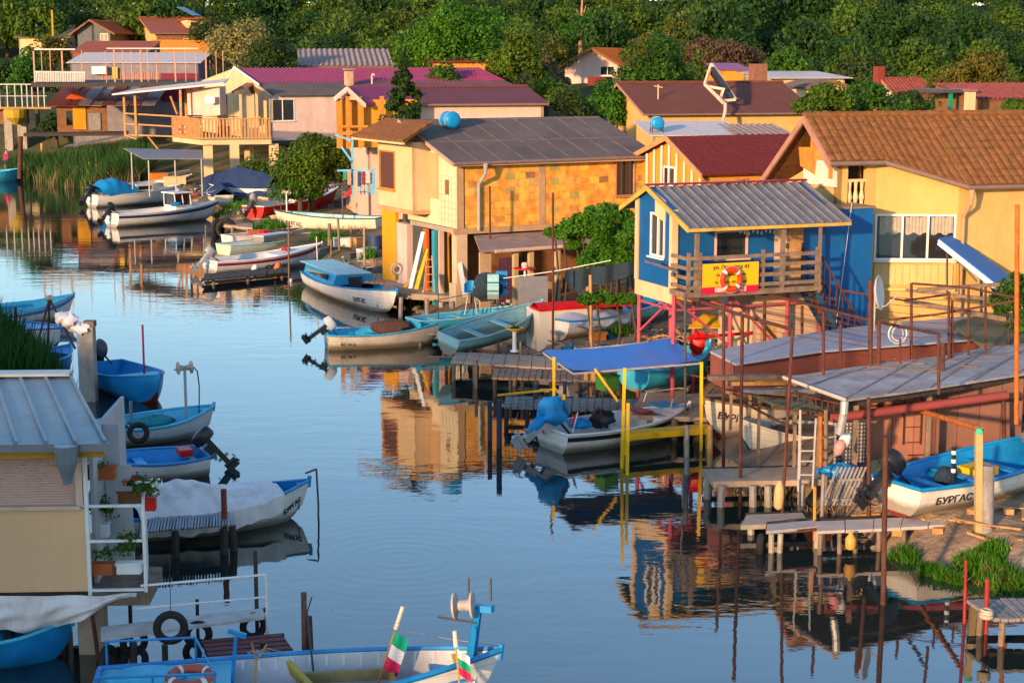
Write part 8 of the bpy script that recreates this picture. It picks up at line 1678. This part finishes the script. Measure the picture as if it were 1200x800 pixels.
# maroon jetty
t,O=jetty('jetty','maroon painted plank jetty beside the long foreground boat',[(252,786),(356,778),(330,742),(236,750)],.45,mat('deck_maroon',(.15,.035,.035),.7,.2,4,.4,(.05,.02,.02)),[(258,785),(350,778),(328,745)],DARKW,None,.06,.05)
q=MB()
for k in range(7): v=k/7+.06; a=G(252,786,.455).lerp(G(236,750,.455),v)-O; b=G(356,778,.455).lerp(G(330,742,.455),v)-O; q.bar(a,b,.012,.012)
q.build('plank_gap',DARKW,t)
rp=MB(); rnd=random.Random(5); pts=[]
for k in range(46): a=k*.55; P=G(322+14*math.cos(a)-k*.45,763+3.0*math.sin(a*1.1)+k*.1,.475); pts.append(P+Vector((0,0,.01*(k%3))))
O=pts[0]; o=rp.path([p-O for p in pts],.011,5).build('rope',ROPE,None,True); o.location=O; tag(o,'pale rope lying in loops on the maroon jetty','rope')
for (px,b,tp,r,m,pt,l) in [(357,802,694,.045,mat('pole_brown',(.14,.05,.04),.8,.2,5,.4),356,'brown mooring pole right of the maroon jetty'),(368,802,722,.05,DARKW,362,'black leaning pole beside the brown one'),(302,752,645,.035,DARKW,299,'tall dark pole behind the footbridge end'),(231,742,702,.03,DARKW,231,'short dark pole behind the footbridge'),(153,742,698,.035,DARKW,152,'dark pole by the cabin corner behind the footbridge'),(194,800,755,.05,DARKW,193,'dark stub in the water left of the maroon jetty')]:
    pole('mooring_pole',l,px,b,tp,r,m,0,pt)
A=PD(357,705,24.8); B=PD(590,757,24.4); q=MB(); n=14; q.path([(A.lerp(B,i/n)+Vector((0,0,-.10*math.sin(i/n*math.pi))))-A for i in range(n+1)],.005,4); o=q.build('mooring_line',ROPE); o.location=A; tag(o,'thin mooring line from the brown pole to the boat bow','rope')
# grey column with a bag, tripod of poles
P=G(103,462,.2); T=PD(103,383,P.y); t=thing('column','square grey concrete column standing on the left bank','column',loc0(P)); O=loc0(P); h=T.z
MB().box(-.12,-.1,-.5,.24,.26,h).build('shaft',CONC,t,bevel=.01); MB().box(-.24,-.02,-.5,-.13,.2,h-.05).build('side_slab',mat('slab_pale',(.36,.35,.36),.85),t); MB().box(-.05,-.06,h,.26,.3,h+.16).build('cap',WOOD,t)
o=MB().blob((0,0,0),.30,.24,.20,3,.22).blob((.35,0,-.25),.28,.2,.16,8,.25).blob((-.2,.05,.02),.2,.2,.18,5,.2).build('plastic_bag',mat('bag_white',(.72,.68,.68),.45,.08,3,.1,bump=.4,bsc=8),None,True); o.location=PD(80,375,P.y); tag(o,'crumpled white plastic bag on the concrete column','bag')
O=PD(58,350,49.5); t=thing('tripod','tripod of three rusty poles tied at the top on the left bank','tripod',O); each(t,'leg',RUST,[((0,0,0),PD(*a,Y)-O,.035) for a,Y in (((36,432),48),((88,408),47.5),((55,440),50))],tube_); MB().blob((0,0,0),.12,.1,.1,2).build('lashing',ROPE,t)
pole('stake','short dark stake left of the tripod',19,430,360,.05,DARKW,.3,18,cat='post')
tyre('tyre fender leaning on the winch boat bow',PD(162,507,G(162,530,0).y-.1),(.2,-1,.1),.21,.07)
jetty('jetty','dark timber staging between the left bank boats',[(90,510),(150,506),(140,492),(88,494)],.4,WOOD,[(96,508),(140,505),(132,494)],DARKW,.14,.06)
pole('post','pale post with rope beside the winch boat',154,505,470,.045,GREYW,.2,153,cat='post')
buoy('small white float riding on the water left of midstream',G(340,330,.02),MW,.1)
# overhead wires from the far poles
for i,(a,Ya,b,Yb,l) in enumerate([((60,12),225,(64,62),215,None)]): 
    P=PD(62,35,222); o=MB().tube((0,0,0),(0,0,PD(62,12,222).z-hz(P.x,P.y)),.16,.12).build('utility_pole',W_ORANGE); o.location=(P.x,P.y,hz(P.x,P.y)); tag(o,'slim orange lit utility pole among the far left houses','utility pole')
